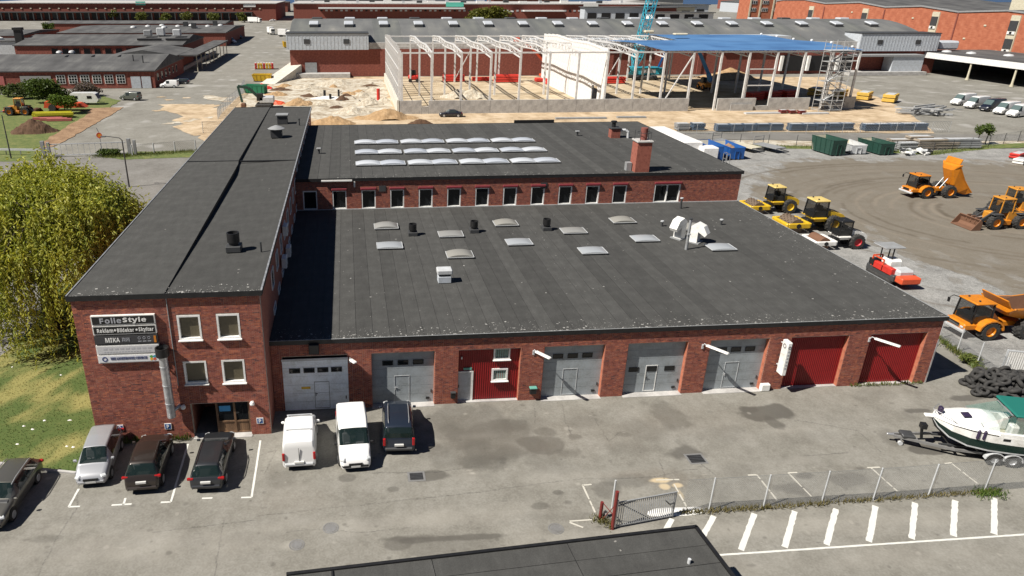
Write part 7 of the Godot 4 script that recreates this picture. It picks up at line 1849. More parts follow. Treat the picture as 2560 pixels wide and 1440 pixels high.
	tub_container("yellow open skip further off at the warehouse corner", P(716, 118) , 0.2, mats.yellow, 5.0, 2.6, 2.4)
	# mesh panel fences
	fence("site_fence", "temporary mesh panel fence along the edge of the dig", pts([[545, 298], [553, 285], [575, 262], [602, 238], [612, 216]]), 2.0, 0.05, 0.35, 0.016, mats.scaf, 3.4)
	fence("site_fence", "single temporary mesh fence panel behind the office roof edge", pts([[508, 333], [556, 331]]), 2.1, 0.05, 0.35, 0.016, mats.scaf, 3.4)
	fence("site_fence", "long temporary mesh fence in front of the steel stacks", [Vector3(65, 0, -89.6), Vector3(117, 0, -88.4)], 2.0, 0.04, 0.5, 0.02, mats.scaf, 3.5)
	fence("lane_fence", "thin wire fence with dark posts between lane and gravel yard", [Vector3(62, 0, -80.5), P(2060, 366), P(2330, 386), P(2470, 366), Vector3(135, 0, -84)], 1.9, 0.045, 0.4, 0.012, mats.dark_grey, 5.0)
	# white roofed trailer, blue skips, flat trailers and timber behind the rear hall
	var wt := thing("white_trailer", "long white roofed trailer parked behind the rear hall", "trailer", Vector3(57.0, 0, -74.0), 0.03)
	put(sh().bbox(Vector3(0, 1.9, 0), Vector3(2.9, 2.5, 13.4), 0.06), "box_body", mats.panel_white, wt); put(sh().box(Vector3(0, 0.55, 0), Vector3(1.0, 0.3, 12)), "chassis", mats.dark_grey, wt)
	for z in [-4.5, -3.2, 4.6]:
		for x in [-1.0, 1.0]: put(sh().cyl(Vector3(x - 0.2, 0.5, z), Vector3(x + 0.2, 0.5, z), 0.5, 0.5, 14), "wheel", mats.rubber, wt)
	solid(sh().bbox(Vector3(59.3, 1.3, -66.8), Vector3(2.4, 2.6, 2.2), 0.1), "white_cabin", mats.panel_white, "small white cabin at the end of the white roofed trailer", "cabin")
	tub_container("blue open skip next to the white roofed trailer", Vector3(61.3, 0, -70.5), 0.0, mats.blue, 5.0, 2.4, 2.3)
	tub_container("blue open skip filled with reddish earth", Vector3(65.0, 0, -71.5), 0.05, mats.blue, 5.6, 2.5, 1.9)
	solid(mound(Vector3(65.0, 1.0, -71.5), 1.1, 2.4, 1.2, 21), "earth_load", mats.earth, "reddish earth heaped in a blue skip", "earth")
	for i in 3:
		var f := thing("flat_trailer", ["pale flat bed trailer beside the blue skips", "low trailer with rail ends further from the blue skips", "small bare trailer frame near the gravel turning"][i], "trailer", [Vector3(70.2, 0, -75.5), Vector3(74.0, 0, -75.0), Vector3(68.6, 0, -78.8)][i], 0.35)
		put(sh().box(Vector3(0, 0.8, 0), Vector3(2.3, 0.14, 4.6)), "bed", mats.beige if i == 0 else mats.grey, f); put(sh().bar(Vector3(0, 0.65, 2.2), Vector3(0, 0.55, 3.8), 0.14), "drawbar", mats.dark_grey, f)
		for x in [-1.0, 1.0]: put(sh().cyl(Vector3(x - 0.12, 0.36, -0.4), Vector3(x + 0.12, 0.36, -0.4), 0.36, 0.36, 12), "wheel", mats.rubber, f)
		if i: put(sh().bar(Vector3(-1.1, 0.9, -2.2), Vector3(-1.1, 2.0, -2.2), 0.07).bar(Vector3(1.1, 0.9, -2.2), Vector3(1.1, 2.0, -2.2), 0.07).bar(Vector3(-1.1, 2.0, -2.2), Vector3(1.1, 2.0, -2.2), 0.07).bar(Vector3(-1.1, 1.45, -2.2), Vector3(1.1, 1.45, -2.2), 0.07), "end_rail", mats.grey, f)
	for i in 7: bundle("timber_stack", "stack of weathered timber and beams beside the skips", "stack", Vector3(99.0 + (i % 4) * 2.8, 0, -74.5 - (i / 4) * 2.6), Vector3(6.4 - (i % 3), 1.2 + 0.5 * (i % 2), 1.4), mats.planks if i % 3 else mats.grey, rr(-0.06, 0.06), 4, "weathered timber stacks in the gravel yard")
	var sp := thing("scrap_heap", "heap of white and grey scrap with red bars beside the skips", "heap", Vector3(96.3, 0, -71.0))
	for i in 24: put(sh().box(Vector3(rr(-2.5, 2.5), 0.15 + rr(0, 0.5), rr(-1.4, 1.2)), Vector3(rr(0.6, 1.8), rr(0.1, 0.4), rr(0.3, 0.9)), Basis.from_euler(Vector3(rr(-0.3, 0.3), rr(0, 3), rr(-0.3, 0.3)))), "scrap_piece", [mats.white, mats.light_grey, mats.dark_grey, mats.red][(i * 7) % 4 if i > 18 else (i * 5) % 3], sp)
	for q in [[2543, 395, 3.0, "red"], [2550, 410, 2.4, "white"]]: bundle("steel_stack", "low %s stack at the edge of the gravel yard" % ("red and grey" if q[3] == "red" else "white"), "stack", P(q[0], q[1]), Vector3(q[2], 0.9, 1.4), mats[q[3]], 0.5, 2, "")

func vault_y(z: float) -> float: return 8.0 + 5.4 * sin(clampf((-z - 183.0) / 56.0, 0, 1) * PI)
func build_warehouse() -> void:
	var t := thing("vaulted_warehouse", "long brick warehouse with grey barrel vaulted roof and row of rooflights", "building")
	put(sh().span(Vector3(-11.2, 0, -238), Vector3(189.5, 7.7, -183)), "brick_wall", mats.brick_far, t)
	put(sh().span(Vector3(-11.0, 7.7, -186), Vector3(189.3, 9.5, -183.1)), "concrete_band", mats.concrete, t)
	for i in 24:
		var a := -11.6 + i * 8.38
		var s := sh()
		for j in 14:
			var z0 := -183.5 - j * 4.0
			var z1 := z0 - 4.0
			var y0 := vault_y(z0 + 1.5) + 1.4; var y1 := vault_y(z1 + 1.5) + 1.4
			s.quad(Vector3(a, y0, z0), Vector3(a + 8.36, y0, z0), Vector3(a + 8.36, y1, z1), Vector3(a, y1, z1))
		put(s, "roof_sheet", mats.vault_grey if i % 3 else mats.vault_grey_b, t)
	var en := []
	for j in 15: en.append(Vector2(-182.6 - j * 4.0, vault_y(-181.1 - j * 4.0) + 1.38))
	en.append(Vector2(-238, 7.7)); en.append(Vector2(-183, 7.7))
	for x in [-11.4, 189.4]: put(sh().extr(en.map(func(p): return Vector2(-p.x, p.y)), -0.1, 0.1, Transform3D(Basis(Vector3.UP, PI / 2), Vector3(x, 0, 0))), "end_gable", mats.concrete, t)
	for q in [[-12.0, 11.6, 7.6, 12.0], [162.5, 188.5, 6.7, 11.8], [118.0, 140.0, 8.4, 11.2], [60, 95, 8.4, 10.4]]:
		var n := int((q[1] - q[0]) / 1.0)
		put(sh().span(Vector3(q[0], q[2], -190), Vector3(q[1], q[3], -181.9)), "clad_box", mats.metal_cladding, t)
		if q[3] > 11.5:
			for i in n: put(sh().span(Vector3(q[0] + (i + 0.2) * (q[1] - q[0]) / n, q[2], -181.9), Vector3(q[0] + (i + 0.42) * (q[1] - q[0]) / n, q[3], -181.86)), "clad_rib", mats.metal_cladding, t)
			for u in [0.25, 0.73]: put(sh().box(Vector3(lerpf(q[0], q[1], u), (q[2] + q[3]) * 0.5 + 0.1, -181.8), Vector3(1.7, 1.3, 0.08)), "window", mats.dark_grey, t)
			put(sh().span(Vector3(q[0] - 0.1, q[3], -190), Vector3(q[1] + 0.1, q[3] + 0.2, -181.7)), "coping", mats.dark_grey, t)
	for x in [64, 70.5, 77, 84, 100, 112]: put(sh().span(Vector3(x, 0, -182.9), Vector3(x + 1.4, 7.6, -182.6)), "pilaster", mats.brick_far, t)
	for q in [[139.5, 0, 147], [148, 0, 156], [158, 0, 162]]: put(sh().span(Vector3(q[0], 0.9, -182.95), Vector3(q[2], 5.4, -182.7)), "dock_door", mats.black, t)
	for x in [138.6, 147.3, 156.8]: put(sh().box(Vector3(x, 3.2, -182.3), Vector3(0.8, 4.4, 0.8)), "dock_bumper", mats.white, t)
	put(sh().span(Vector3(160, 5.4, -182.9), Vector3(182, 5.9, -178)), "dock_canopy", mats.grey, t); put(sh().span(Vector3(172, 1.0, -182.5), Vector3(182, 5.4, -178.3)), "shutter_wall", mats.metal_cladding, t); put(sh().span(Vector3(158, 0, -182.9), Vector3(183, 1.0, -177)), "loading_dock", mats.concrete, t)
	put(sh().span(Vector3(-11.0, 0, -183), Vector3(6, 1.2, -179)), "loading_dock", mats.concrete, t); put(sh().span(Vector3(-7, 0.9, -182.95), Vector3(-3.6, 4.0, -182.7)), "dock_door", mats.grey, t)
	for i in 19:
		var p := PZ(785 + i * 87.0, 63 + maxf(0, i - 11) * 0.8, -199)
		var at := Vector3(p.x, vault_y(-197.5) + 1.2, -199)
		if at.x > 186: continue
		var g := thing("rooflight", "whitish rooflight in the row along the vaulted warehouse roof", "rooflight", at, 0, "rooflights on the vaulted warehouse roof")
		put(sh().box(Vector3(0, 0.3, 0), Vector3(2.6, 1.0, 3.4)), "upstand", mats.dark_grey, g); put(sh().bbox(Vector3(0, 1.0, -0.1), Vector3(2.9, 0.5, 3.7), 0.18, Basis(Vector3.RIGHT, 0.2)), "dome", mats.dome_white, g)
	for i in 18:
		var at := Vector3(-4.0 + i * 10.6, 14.6, -213.0)
		solid(sh().bbox(at + Vector3(0, 0.3, 0), Vector3(3.4, 0.7, 3.0), 0.2), "ridge_light", mats.dome_white if i % 3 else mats.dark_grey, "small %s along the crest of the vaulted roof" % ("pale light" if i % 3 else "dark hatch"), "rooflight", "crest lights of the vaulted roof" + (" pale" if i % 3 else " dark"))
	# orange brick works with gabled parapet
	var o := thing("orange_brick_works", "tall orange brick works with gabled parapet and white window strips", "building")
	var top := [Vector2(150, 17.8), Vector2(183, 17.8), Vector2(189, 18.2), Vector2(208.5, 17.2), Vector2(226, 18.6), Vector2(245, 17.8), Vector2(260.6, 19.2), Vector2(283, 18.3), Vector2(299, 19.6), Vector2(316, 19.2), Vector2(322, 18.6)]
	var pl := top.duplicate()
	pl.append(Vector2(322, 0)); pl.append(Vector2(150, 0))
	put(sh().extr(pl, 215.0, 216.0, Transform3D(Basis(Vector3(0, 0, -1), Vector3.UP, Vector3(1, 0, 0)), Vector3.ZERO)), "brick_wall", mats.brick_orange, o)
	var rf := sh()
	for i in top.size() - 1: rf.quad(Vector3(214.7, top[i].y + 0.25, -top[i].x), Vector3(300, top[i].y + 0.25, -top[i].x), Vector3(300, top[i + 1].y + 0.25, -top[i + 1].x), Vector3(214.7, top[i + 1].y + 0.25, -top[i + 1].x))
	put(rf, "roof", mats.far_roof, o)
	for i in top.size() - 1: put(sh().bar(Vector3(214.85, top[i].y + 0.1, -top[i].x), Vector3(214.85, top[i + 1].y + 0.1, -top[i + 1].x), 0.3, 0.5), "parapet_edge", mats.grey, o)
	for z in [-185.0, -218.0, -255.6, -292.0]:
		put(sh().span(Vector3(214.6, 0, z - 1.7), Vector3(215, 17.0, z + 1.7)), "white_strip", mats.beige, o)
		for y in [14.0, 8.6, 3.4]:
			var wn := put(sh().span(Vector3(214.4, y - 1.6, z - 1.5), Vector3(214.58, y + 1.4, z + 1.5)), "window", mats.dark_grey, o)
			put(sh().span(Vector3(214.3, y - 2.6, z - 1.4), Vector3(214.5, y - 1.75, z + 1.4)), "lower_light", mats.white, wn)
			put(sh().span(Vector3(214.25, y - 2.5, z - 0.5), Vector3(214.4, y - 1.85, z + 0.4)), "pane", mats.window_dark, wn)
	for z in [-208.4, -244.8, -283.0]: put(sh().box(Vector3(214.85, 8.5, z), Vector3(0.3, 17, 0.5)), "wall_joint", mats.brick_far, o)
	for q in [[-196, 13.5], [-203, 9], [-229, 14.5], [-236, 10.2], [-264, 15.4], [-272, 12], [-189, 6]]: put(sh().box(Vector3(214.9, q[1], q[0]), Vector3(0.25, 0.5, 0.9)), "patch", mats.beige, o)
	put(sh().span(Vector3(230, 18, -205), Vector3(252, 22, -190)), "roof_house", mats.beige, o)
	# blocky front tower of the works
	var w := thing("orange_brick_tower", "orange brick corner block with pale concrete ribs and window rows", "building", Vector3(238, 0, -372))
	put(sh().span(Vector3(-9, 0, -12), Vector3(16, 19.5, 0)), "brick_wall", mats.brick_orange, w)
	for x in [-8.9, -3.0, 4.5, 12.0]: put(sh().span(Vector3(x, 0, 0.0), Vector3(x + 0.8, 19.7, 0.35)), "rib", mats.beige, w)
	for y in [13.2, 17.0]:
		for x in [-6.6, 0.2, 7.8]:
			var wn := put(sh().box(Vector3(x, y, 0.1), Vector3(3.4, 1.9, 0.2)), "window", mats.white, w)
			for k in 3: put(sh().box(Vector3(x - 1.1 + k * 1.1, y, 0.22), Vector3(0.8, 1.5, 0.06)), "pane", mats.window_dark, wn)
	# loading canopy with columns
	var c := thing("loading_canopy", "white fronted loading canopy on tapered pale columns before the works", "canopy")
	put(sh().span(Vector3(186.0, 5.9, -190), Vector3(213, 6.4, -120)), "roof", mats.far_roof, c); put(sh().span(Vector3(185.5, 4.7, -190), Vector3(186.1, 6.3, -120)), "fascia", mats.panel_white, c)
	for z in [-164.7, -149.5, -134]: put(sh().cyl(Vector3(186.0, 0, z), Vector3(186.0, 4.8, z), 0.32, 0.24, 10).cyl(Vector3(186.0, 0, z), Vector3(186.0, 0.6, z), 0.6, 0.4, 10), "column", mats.beige, c)
	put(sh().span(Vector3(212.0, 0, -190), Vector3(212.6, 5.9, -120)), "rear_wall", mats.dark_grey, c); put(sh().span(Vector3(187, 0, -191), Vector3(213, 5.9, -190.3)), "end_wall", mats.grey, c)
	for q in [[195, -176], [200, -168], [192, -182], [204, -158], [198, -150]]: put(sh().lathe(Vector3(q[0], 6.4, q[1]), [[1.4, 0.0], [1.2, 0.35], [0.1, 0.6]], 12), "rooflight", mats.light_grey, c)
	solid(sh().bbox(Vector3(194, 8.2, -186), Vector3(7, 2.6, 4), 0.5), "roof_plant", mats.metal_cladding, "curved metal air plant on the canopy roof", "air plant")

func low_house(called: String, label: String, x0: float, x1: float, z0: float, z1: float, h: float, rise: float, along_x: bool) -> Node3D:   # brick building under a shallow dark pitched roof
	var t := thing(called, label, "building")
	put(sh().span(Vector3(x0, 0, z0), Vector3(x1, h, z1)), "brick_wall", mats.brick_far, t)
	var r := sh()
	var e := 0.4
	if along_x:
		var zm := (z0 + z1) * 0.5
		r.quad(Vector3(x0 - e, h, z1 + e), Vector3(x1 + e, h, z1 + e), Vector3(x1 + e, h + rise, zm), Vector3(x0 - e, h + rise, zm)); r.quad(Vector3(x1 + e, h, z0 - e), Vector3(x0 - e, h, z0 - e), Vector3(x0 - e, h + rise, zm), Vector3(x1 + e, h + rise, zm))
		r.tri(Vector3(x1 + e, h, z1 + e), Vector3(x1 + e, h, z0 - e), Vector3(x1 + e, h + rise, zm)); r.tri(Vector3(x0 - e, h, z0 - e), Vector3(x0 - e, h, z1 + e), Vector3(x0 - e, h + rise, zm))
	else:
		var xm := (x0 + x1) * 0.5
		r.quad(Vector3(x1 + e, h, z1 + e), Vector3(x1 + e, h, z0 - e), Vector3(xm, h + rise, z0 - e), Vector3(xm, h + rise, z1 + e)); r.quad(Vector3(x0 - e, h, z0 - e), Vector3(x0 - e, h, z1 + e), Vector3(xm, h + rise, z1 + e), Vector3(xm, h + rise, z0 - e))
		r.tri(Vector3(x0 - e, h, z1 + e), Vector3(x1 + e, h, z1 + e), Vector3(xm, h + rise, z1 + e)); r.tri(Vector3(x1 + e, h, z0 - e), Vector3(x0 - e, h, z0 - e), Vector3(xm, h + rise, z0 - e))
	put(r, "roof", mats.far_roof, t)
	put(sh().span(Vector3(x0 - e, h - 0.25, z0 - e), Vector3(x1 + e, h - 0.01, z1 + e)), "eaves", mats.dark_grey, t)
	return t
func far_windows(t: Node3D, x0: float, x1: float, n: int, y0: float, y1: float, z: float, w: float, m: Material, frame: Material, bars := 0) -> void:
	for i in n:
		var x := lerpf(x0, x1, (i + 0.5) / n)
		var f := put(sh().box(Vector3(x, (y0 + y1) / 2, z + 0.06), Vector3(w, y1 - y0, 0.12)), "window", frame, t)
		if bars == 0: put(sh().box(Vector3(x, (y0 + y1) / 2, z + 0.13), Vector3(w - 0.25, y1 - y0 - 0.25, 0.04)), "pane", m, f)
		else:
			for a in 3:
				for b in 3: put(sh().box(Vector3(x + (a - 1) * w * 0.31, (y0 + y1) / 2 + (b - 1) * (y1 - y0) * 0.31, z + 0.13), Vector3(w * 0.24, (y1 - y0) * 0.24, 0.04)), "pane", m, f)
func lorry(label: String, at: Vector3, turn: float, ln := 9.0, cabm := "white") -> void:
	var t := thing("lorry", label, "lorry", at, turn, "white lorries at the loading docks")
	put(sh().bbox(Vector3(0, 2.4, -1.0), Vector3(2.5, 2.9, ln - 2.4), 0.08), "box_body", mats.panel_white, t)
	put(sh().bbox(Vector3(0, 1.9, ln / 2 - 1.0), Vector3(2.4, 2.6, 2.0), 0.3), "cab", mats[cabm], t); put(sh().box(Vector3(0, 2.4, ln / 2 + 0.01), Vector3(2.1, 0.9, 0.06)), "windscreen", mats.car_glass, t)
	for z in [-ln * 0.3, ln * 0.32]:
		for x in [-1.05, 1.05]: put(sh().cyl(Vector3(x - 0.18, 0.5, z), Vector3(x + 0.18, 0.5, z), 0.5, 0.5, 12), "wheel", mats.rubber, t)
	put(sh().box(Vector3(0, 0.75, -0.5), Vector3(1.0, 0.3, ln - 1)), "chassis", mats.dark_grey, t)

func build_far() -> void:
	# front brick workshop on the left with white windows
	var a := low_house("brick_workshop", "low brick workshop with white gridded windows and dark hipped roof", -110, -44.6, -196, -160.2, 4.4, 2.6, true)
	far_windows(a, -69.5, -51.6, 6, 1.2, 3.4, -160.2, 2.2, mats.window_dark, mats.white, 1)
	for q in [[-50.6, -48.2], [-47.9, -45.6]]: put(sh().span(Vector3(q[0], 0, -160.2), Vector3(q[1], 2.9, -160.05)), "double_door", mats.metal_cladding, a)
	for q in [[-86.5, -82], [-78, -74], [-74, -70.4]]: put(sh().span(Vector3(q[0], 0, -160.2), Vector3(q[1], 3.2, -160.05)), "garage_door", mats.dome_grey if q[0] > -80 else mats.pink, a)
	for q in [[-71, -176], [-64, -176], [-57, -176]]: put(sh().extr([Vector2(-1.8, 0), Vector2(1.8, 0), Vector2(0, 1.3)], -1.3, 1.3, Transform3D(Basis.IDENTITY, Vector3(q[0], 5.6, q[1]))), "dormer_vent", mats.black, a)
	for q in [[-74.5, -180], [-71.5, -181]]: put(sh().cyl(Vector3(q[0], 6.0, q[1]), Vector3(q[0], 7.2, q[1]), 0.5, 0.5, 10).lathe(Vector3(q[0], 7.2, q[1]), [[0.9, 0.0], [0.7, 0.4], [0.1, 0.6]], 10), "roof_cowl", mats.light_grey, a)
	for i in 6: far_side(a, -44.6, -163.5 - i * 4.5)
	for q in [[-49, -168], [-52, -170]]: put(sh().cyl(Vector3(q[0], 5.0, q[1]), Vector3(q[0], 7.4, q[1]), 0.16, 0.16, 8), "flue", mats.dark_grey, a)
	# second, taller range behind
	var b := low_house("brick_range", "two storey brick range with dark roof and plant boxes behind the workshop", -104, -50, -262, -222, 6.2, 2.2, true)
	far_windows(b, -93, -62, 9, 3.0, 5.2, -222, 2.3, mats.window_dark, mats.brick3)
	for q in [[-64, -236, 2.0], [-60, -238, 2.6], [-54, -236, 2.2]]: put(sh().bbox(Vector3(q[0], 8.2 + q[2] / 2, q[1]), Vector3(2.6, q[2], 2.2), 0.2), "plant_box", mats.light_grey if q[0] > -62 else mats.grey, b)
	for x in [-62, -52.5]: put(sh().box(Vector3(x, 7.5, -229.0), Vector3(8.0, 0.6, 1.0)), "vent_strip", mats.black, b)
	low_house("brick_wing", "brick wing joining the workshop and the taller range", -66, -46.6, -222, -196.5, 5.0, 1.6, false)
	var cn := thing("dock_canopy", "long dark canopy on posts beside the brick wing", "canopy")
	put(sh().span(Vector3(-46, 4.6, -262), Vector3(-40.5, 5.0, -198)), "roof", mats.far_roof, cn); put(sh().span(Vector3(-46.4, 0, -262), Vector3(-45.6, 1.1, -198)), "dock_edge", mats.concrete, cn)
	for i in 9: put(sh().bar(Vector3(-41, 0, -199 - i * 7.5), Vector3(-41, 4.6, -199 - i * 7.5), 0.24), "post", mats.beige, cn)
	var d := low_house("long_shed", "long shed with dark flat roof stretching to the far road", -118, -47.5, -365, -300, 5.6, 1.2, true)
	for i in 9: put(sh().lathe(Vector3(-92 + i * 4.6, 6.6, -322 - (i % 3) * 8), [[1.4, 0.0], [1.1, 0.5], [0.1, 0.8]], 10), "rooflight", mats.light_grey, d)
	for q in [[-70, -330], [-64, -318], [-58, -340]]: put(sh().box(Vector3(q[0], 7.6, q[1]), Vector3(2.0, 2.2, 2.0)), "plant_box", mats.dark_grey, d)
	low_house("long_shed", "dark roofed shed by the crane yard at the picture edge of the range", -190, -128, -330, -285, 5.4, 1.0, true)
	low_house("long_shed", "dark roofed shed before the loading docks, nearest the lorries", -160, -62, -430, -395, 5.0, 0.8, true)
	var gr := thing("rendered_annex", "pale rendered annex with white roof cowl beside a dark chimney", "building", Vector3(-112, 0, -239))
	put(sh().span(Vector3(-16, 0, -14), Vector3(5, 6.2, 0)), "wall", mats.light_grey, gr); put(sh().span(Vector3(-16.3, 6.2, -14.3), Vector3(5.3, 6.5, 0.3)), "roof", mats.far_roof, gr); put(sh().lathe(Vector3(-6, 6.5, -5), [[1.6, 0.0], [1.5, 0.6], [0.1, 1.2]], 12), "cowl", mats.white, gr)
	var cm := P(60, 152)
	solid(sh().box(Vector3(cm.x, 5.2, cm.z), Vector3(2.4, 10.4, 2.0)).box(Vector3(cm.x, 10.6, cm.z), Vector3(3.0, 0.8, 2.5)), "stack_chimney", mats.black, "square dark chimney stack beside the rendered annex", "chimney")
	# loading dock terminal far left
	var tm := thing("dock_terminal", "very long brick freight terminal lined with dark loading docks", "building")
	put(sh().span(Vector3(-260, 0, -640), Vector3(-47, 11.8, -546)), "brick_wall", mats.brick_far, tm); put(sh().span(Vector3(-261, 11.8, -641), Vector3(-46, 12.3, -545)), "roof", mats.concrete, tm)
	put(sh().span(Vector3(-255, 5.6, -546), Vector3(-64, 6.2, -539)), "dock_canopy", mats.dark_grey, tm)
	for i in 34: put(sh().span(Vector3(-254 + i * 5.6, 0.8, -546), Vector3(-254 + i * 5.6 + 4.0, 5.3, -545.8)), "dock_door", mats.black if i % 4 else mats.dark_grey, tm)
	for i in 35: put(sh().box(Vector3(-254.8 + i * 5.6, 2.8, -542), Vector3(0.5, 5.6, 0.5)), "canopy_post", mats.grey, tm)
	for i in 30: put(sh().box(Vector3(-250 + i * 6.6, 8.4, -545.8), Vector3(1.2, 0.7, 0.2)), "wall_light", mats.beige, tm)
	put(sh().box(Vector3(-145, 12.0, -545.5), Vector3(7, 2.6, 0.3)), "green_sign", mat("sign_green", rgb(0.1, 0.45, 0.35), 0.5), tm); put(sh().box(Vector3(-66, 10.6, -545.5), Vector3(9, 2.0, 0.3)), "white_sign", mats.white, tm)
	var lt := [[105, 50, 0], [125, 50, 0], [150, 49, 0], [262, 50, 0], [320, 51, 0], [345, 50, 0], [636, 58, 1]]
	for i in lt.size(): lorry(["white lorry at the dock, first of a tight group", "white lorry in the middle of a tight group at the docks", "white lorry closing a tight group at the docks", "white lorry alone at the docks beside a small tree", "white lorry at the docks beside the tall flagpole", "white lorry at the docks next to the glazed porch", "white lorry pulling out at the end of the terminal"][i], P(lt[i][0], lt[i][1]) + Vector3(0, 0, -3), 0.1 + 0.9 * lt[i][2], 11.0)
	lorry("white lorry cab turned on the far road by the warehouse corner", P(678, 86), 0.4, 7.0)
	lorry("white lorry behind the yellow skip near the warehouse corner", P(712, 92), 1.2, 7.0)
	# brick terminal across the back
	var e := thing("brick_terminal", "long dark red terminal across the far end with white canopies", "building")
	put(sh().span(Vector3(-32, 0, -600), Vector3(240, 12.4, -521)), "brick_wall", mats.brick_far, e); put(sh().span(Vector3(-33, 12.4, -601), Vector3(240, 12.9, -520)), "roof", mats.concrete, e)
	for q in [[-14, 92, 9.2], [104, 128, 7.2], [136, 166, 7.6], [196, 226, 8.2]]: put(sh().span(Vector3(q[0], q[2], -521), Vector3(q[1], q[2] + 0.9, -516)), "white_canopy", mats.panel_white, e)
	for i in 60: put(sh().box(Vector3(-12 + i * 3.6, 8.0, -520.9), Vector3(1.7, 1.1, 0.2)), "window", mats.light_grey if i % 3 else mats.window_dark, e)
	for i in 22: put(sh().box(Vector3(-20 + i * 11.5, 13.6, -560 + (i % 4) * 8), Vector3(2.0 + (i % 3) * 2, 1.2 + (i % 2), 3.0)), "roof_unit", [mats.light_grey, mats.dark_grey, mats.white][i % 3], e)
	put(sh().box(Vector3(85, 12.2, -520), Vector3(13, 3.0, 0.4)), "green_sign", mats.sign_green, e); put(sh().box(Vector3(187, 11.4, -520), Vector3(11, 4.0, 0.4)), "white_sign", mats.white, e)
	# distant roofs between terminal and sea
	var names := ["grey flat roofed shed", "pale metal shed", "brick and white shed", "dark roofed shed", "white gabled shed", "long grey shed"]
	for i in 16:
		var x := -230.0 + i * 52
		var z := -700.0 - (i * 37 % 5) * 55
		var g := thing("distant_shed", "%s far off towards the water, number %d from the far road" % [names[i % 6], i + 1] if false else "%s far off towards the water" % names[i % 6], "building", Vector3(x, 0, z), 0, "distant sheds towards the water, " + names[i % 6])
		put(sh().span(Vector3(-30, 0, -20), Vector3(22 + (i % 3) * 8, 9.0 + (i % 3) * 1.5, 20)), "walls", [mats.concrete, mats.metal_cladding, mats.brick_far, mats.brick_far, mats.panel_white, mats.grey][i % 6], g)
		put(sh().extr([Vector2(-31, 9.0 + (i % 3) * 1.5), Vector2(23 + (i % 3) * 8, 9.0 + (i % 3) * 1.5), Vector2(-3, 10.4 + (i % 3) * 2)], -21, 21), "roof", mats.far_roof if i % 2 else mats.concrete, g)
	for i in 5:
		var g := thing("distant_shed", ["white fronted depot with dark truck bays behind the vaulted roof", "metal fronted depot beside the lattice boom", "brick depot with pale band before the orange block", "flat brown depot between boom and orange block", "blue grey depot at the water side"][i], "building", Vector3([212, 176, 205, 232, 262][i], 0, [-430, -455, -470, -500, -540][i]))
		put(sh().span(Vector3(-14, 0, -10), Vector3(26, [9.6, 12.0, 11.4, 11.0, 11.8][i], 0)), "walls", [mats.panel_white, mats.metal_cladding, mats.brick_far, mats.beige, mats.metal_cladding][i], g); put(sh().span(Vector3(-15, [9.6, 12.0, 11.4, 11.0, 11.8][i], -11), Vector3(27, [10.0, 12.4, 11.8, 11.4, 12.2][i], 1)), "roof", mats.far_roof, g)
		for k in 4: put(sh().box(Vector3(-9 + k * 9.5, 6.6, 0.1), Vector3(6, 4.2, 0.2)), "bay", mats.black if i != 3 else mats.window_dark, g)
	# caravan, left side machines and pipes
	var cv := thing("caravan", "white caravan with dark windows parked beside the bushes", "caravan", P(212, 263) + Vector3(0, 0, -1.2), PI / 2)
	var side := [Vector2(-3.0, 0.5), Vector2(2.6, 0.5), Vector2(3.1, 1.2), Vector2(2.5, 2.4), Vector2(2.0, 2.6), Vector2(-2.7, 2.6), Vector2(-3.1, 2.2), Vector2(-3.15, 0.9)]
	put(sh().extr(side, -1.15, 1.15, Transform3D(Basis(Vector3.UP, -PI / 2), Vector3.ZERO)), "body", mats.gel, cv)
	for s in [-1.0, 1.0]:
		for z in [-1.8, 1.2]: put(sh().box(Vector3(s * 1.16, 1.7, z), Vector3(0.04, 0.6, 1.0)), "window", mats.window_dark, cv)
		put(sh().cyl(Vector3(s * 1.0, 0.33, 0), Vector3(s * 1.17, 0.33, 0), 0.33, 0.33, 14), "wheel", mats.rubber, cv)
	put(sh().box(Vector3(0, 1.85, 2.85), Vector3(1.8, 1.0, 0.05), Basis(Vector3.RIGHT, -0.45)), "front_window", mats.hatch_purple, cv); put(sh().bar(Vector3(0, 0.5, 2.6), Vector3(0, 0.45, 4.0), 0.12), "drawbar", mats.grey, cv)
	loader("yellow orange wheel loader parked on the meadow beside bushes", P(48, 289) + Vector3(0, 0, -1.0), PI / 2, true, "wheel loaders in the yards")
	var ot := thing("drawn_hopper", "orange drawn hopper with black wheels half hidden by a sapling", "hopper", P(160, 278) + Vector3(0, 0, -1))
	put(sh().extr([Vector2(-4.0, 0.7), Vector2(4.6, 0.7), Vector2(3.4, 1.6), Vector2(-1.0, 2.0), Vector2(-3.6, 2.0)], -1.1, 1.1), "hopper", mats.red_orange, ot)
	for s in [-1.0, 1.0]: put(sh().cyl(Vector3(-2.2, 0.75, s * 1.0), Vector3(-2.2, 0.75, s * 1.4), 0.75, 0.75, 16), "wheel", mats.rubber, ot)
	for i in 4: solid(sh().bar(Vector3(-58.6 + i * 0.5, 0.35 + (i % 2) * 0.5, -116.4 + i * 0.7), Vector3(-51.2 + i * 0.4, 0.35 + (i % 2) * 0.5, -117.0 + i * 0.7), 0.75, 0.5), "pipe_bundle", mats.yellow_lime, "lime yellow wrapped pipe bundle on the meadow", "bundle", "lime yellow pipe bundles")
	for i in 3: solid(sh().bar(Vector3(-57.0 + i * 1.6, 0.3, -112.6 + i * 0.8), Vector3(-51.5 + i * 1.2, 0.3, -112.8 + i * 0.8), 0.7, 0.45), "pipe_bundle", mats.pink, "faded red pipe bundle on the meadow", "bundle", "faded red pipe bundles")
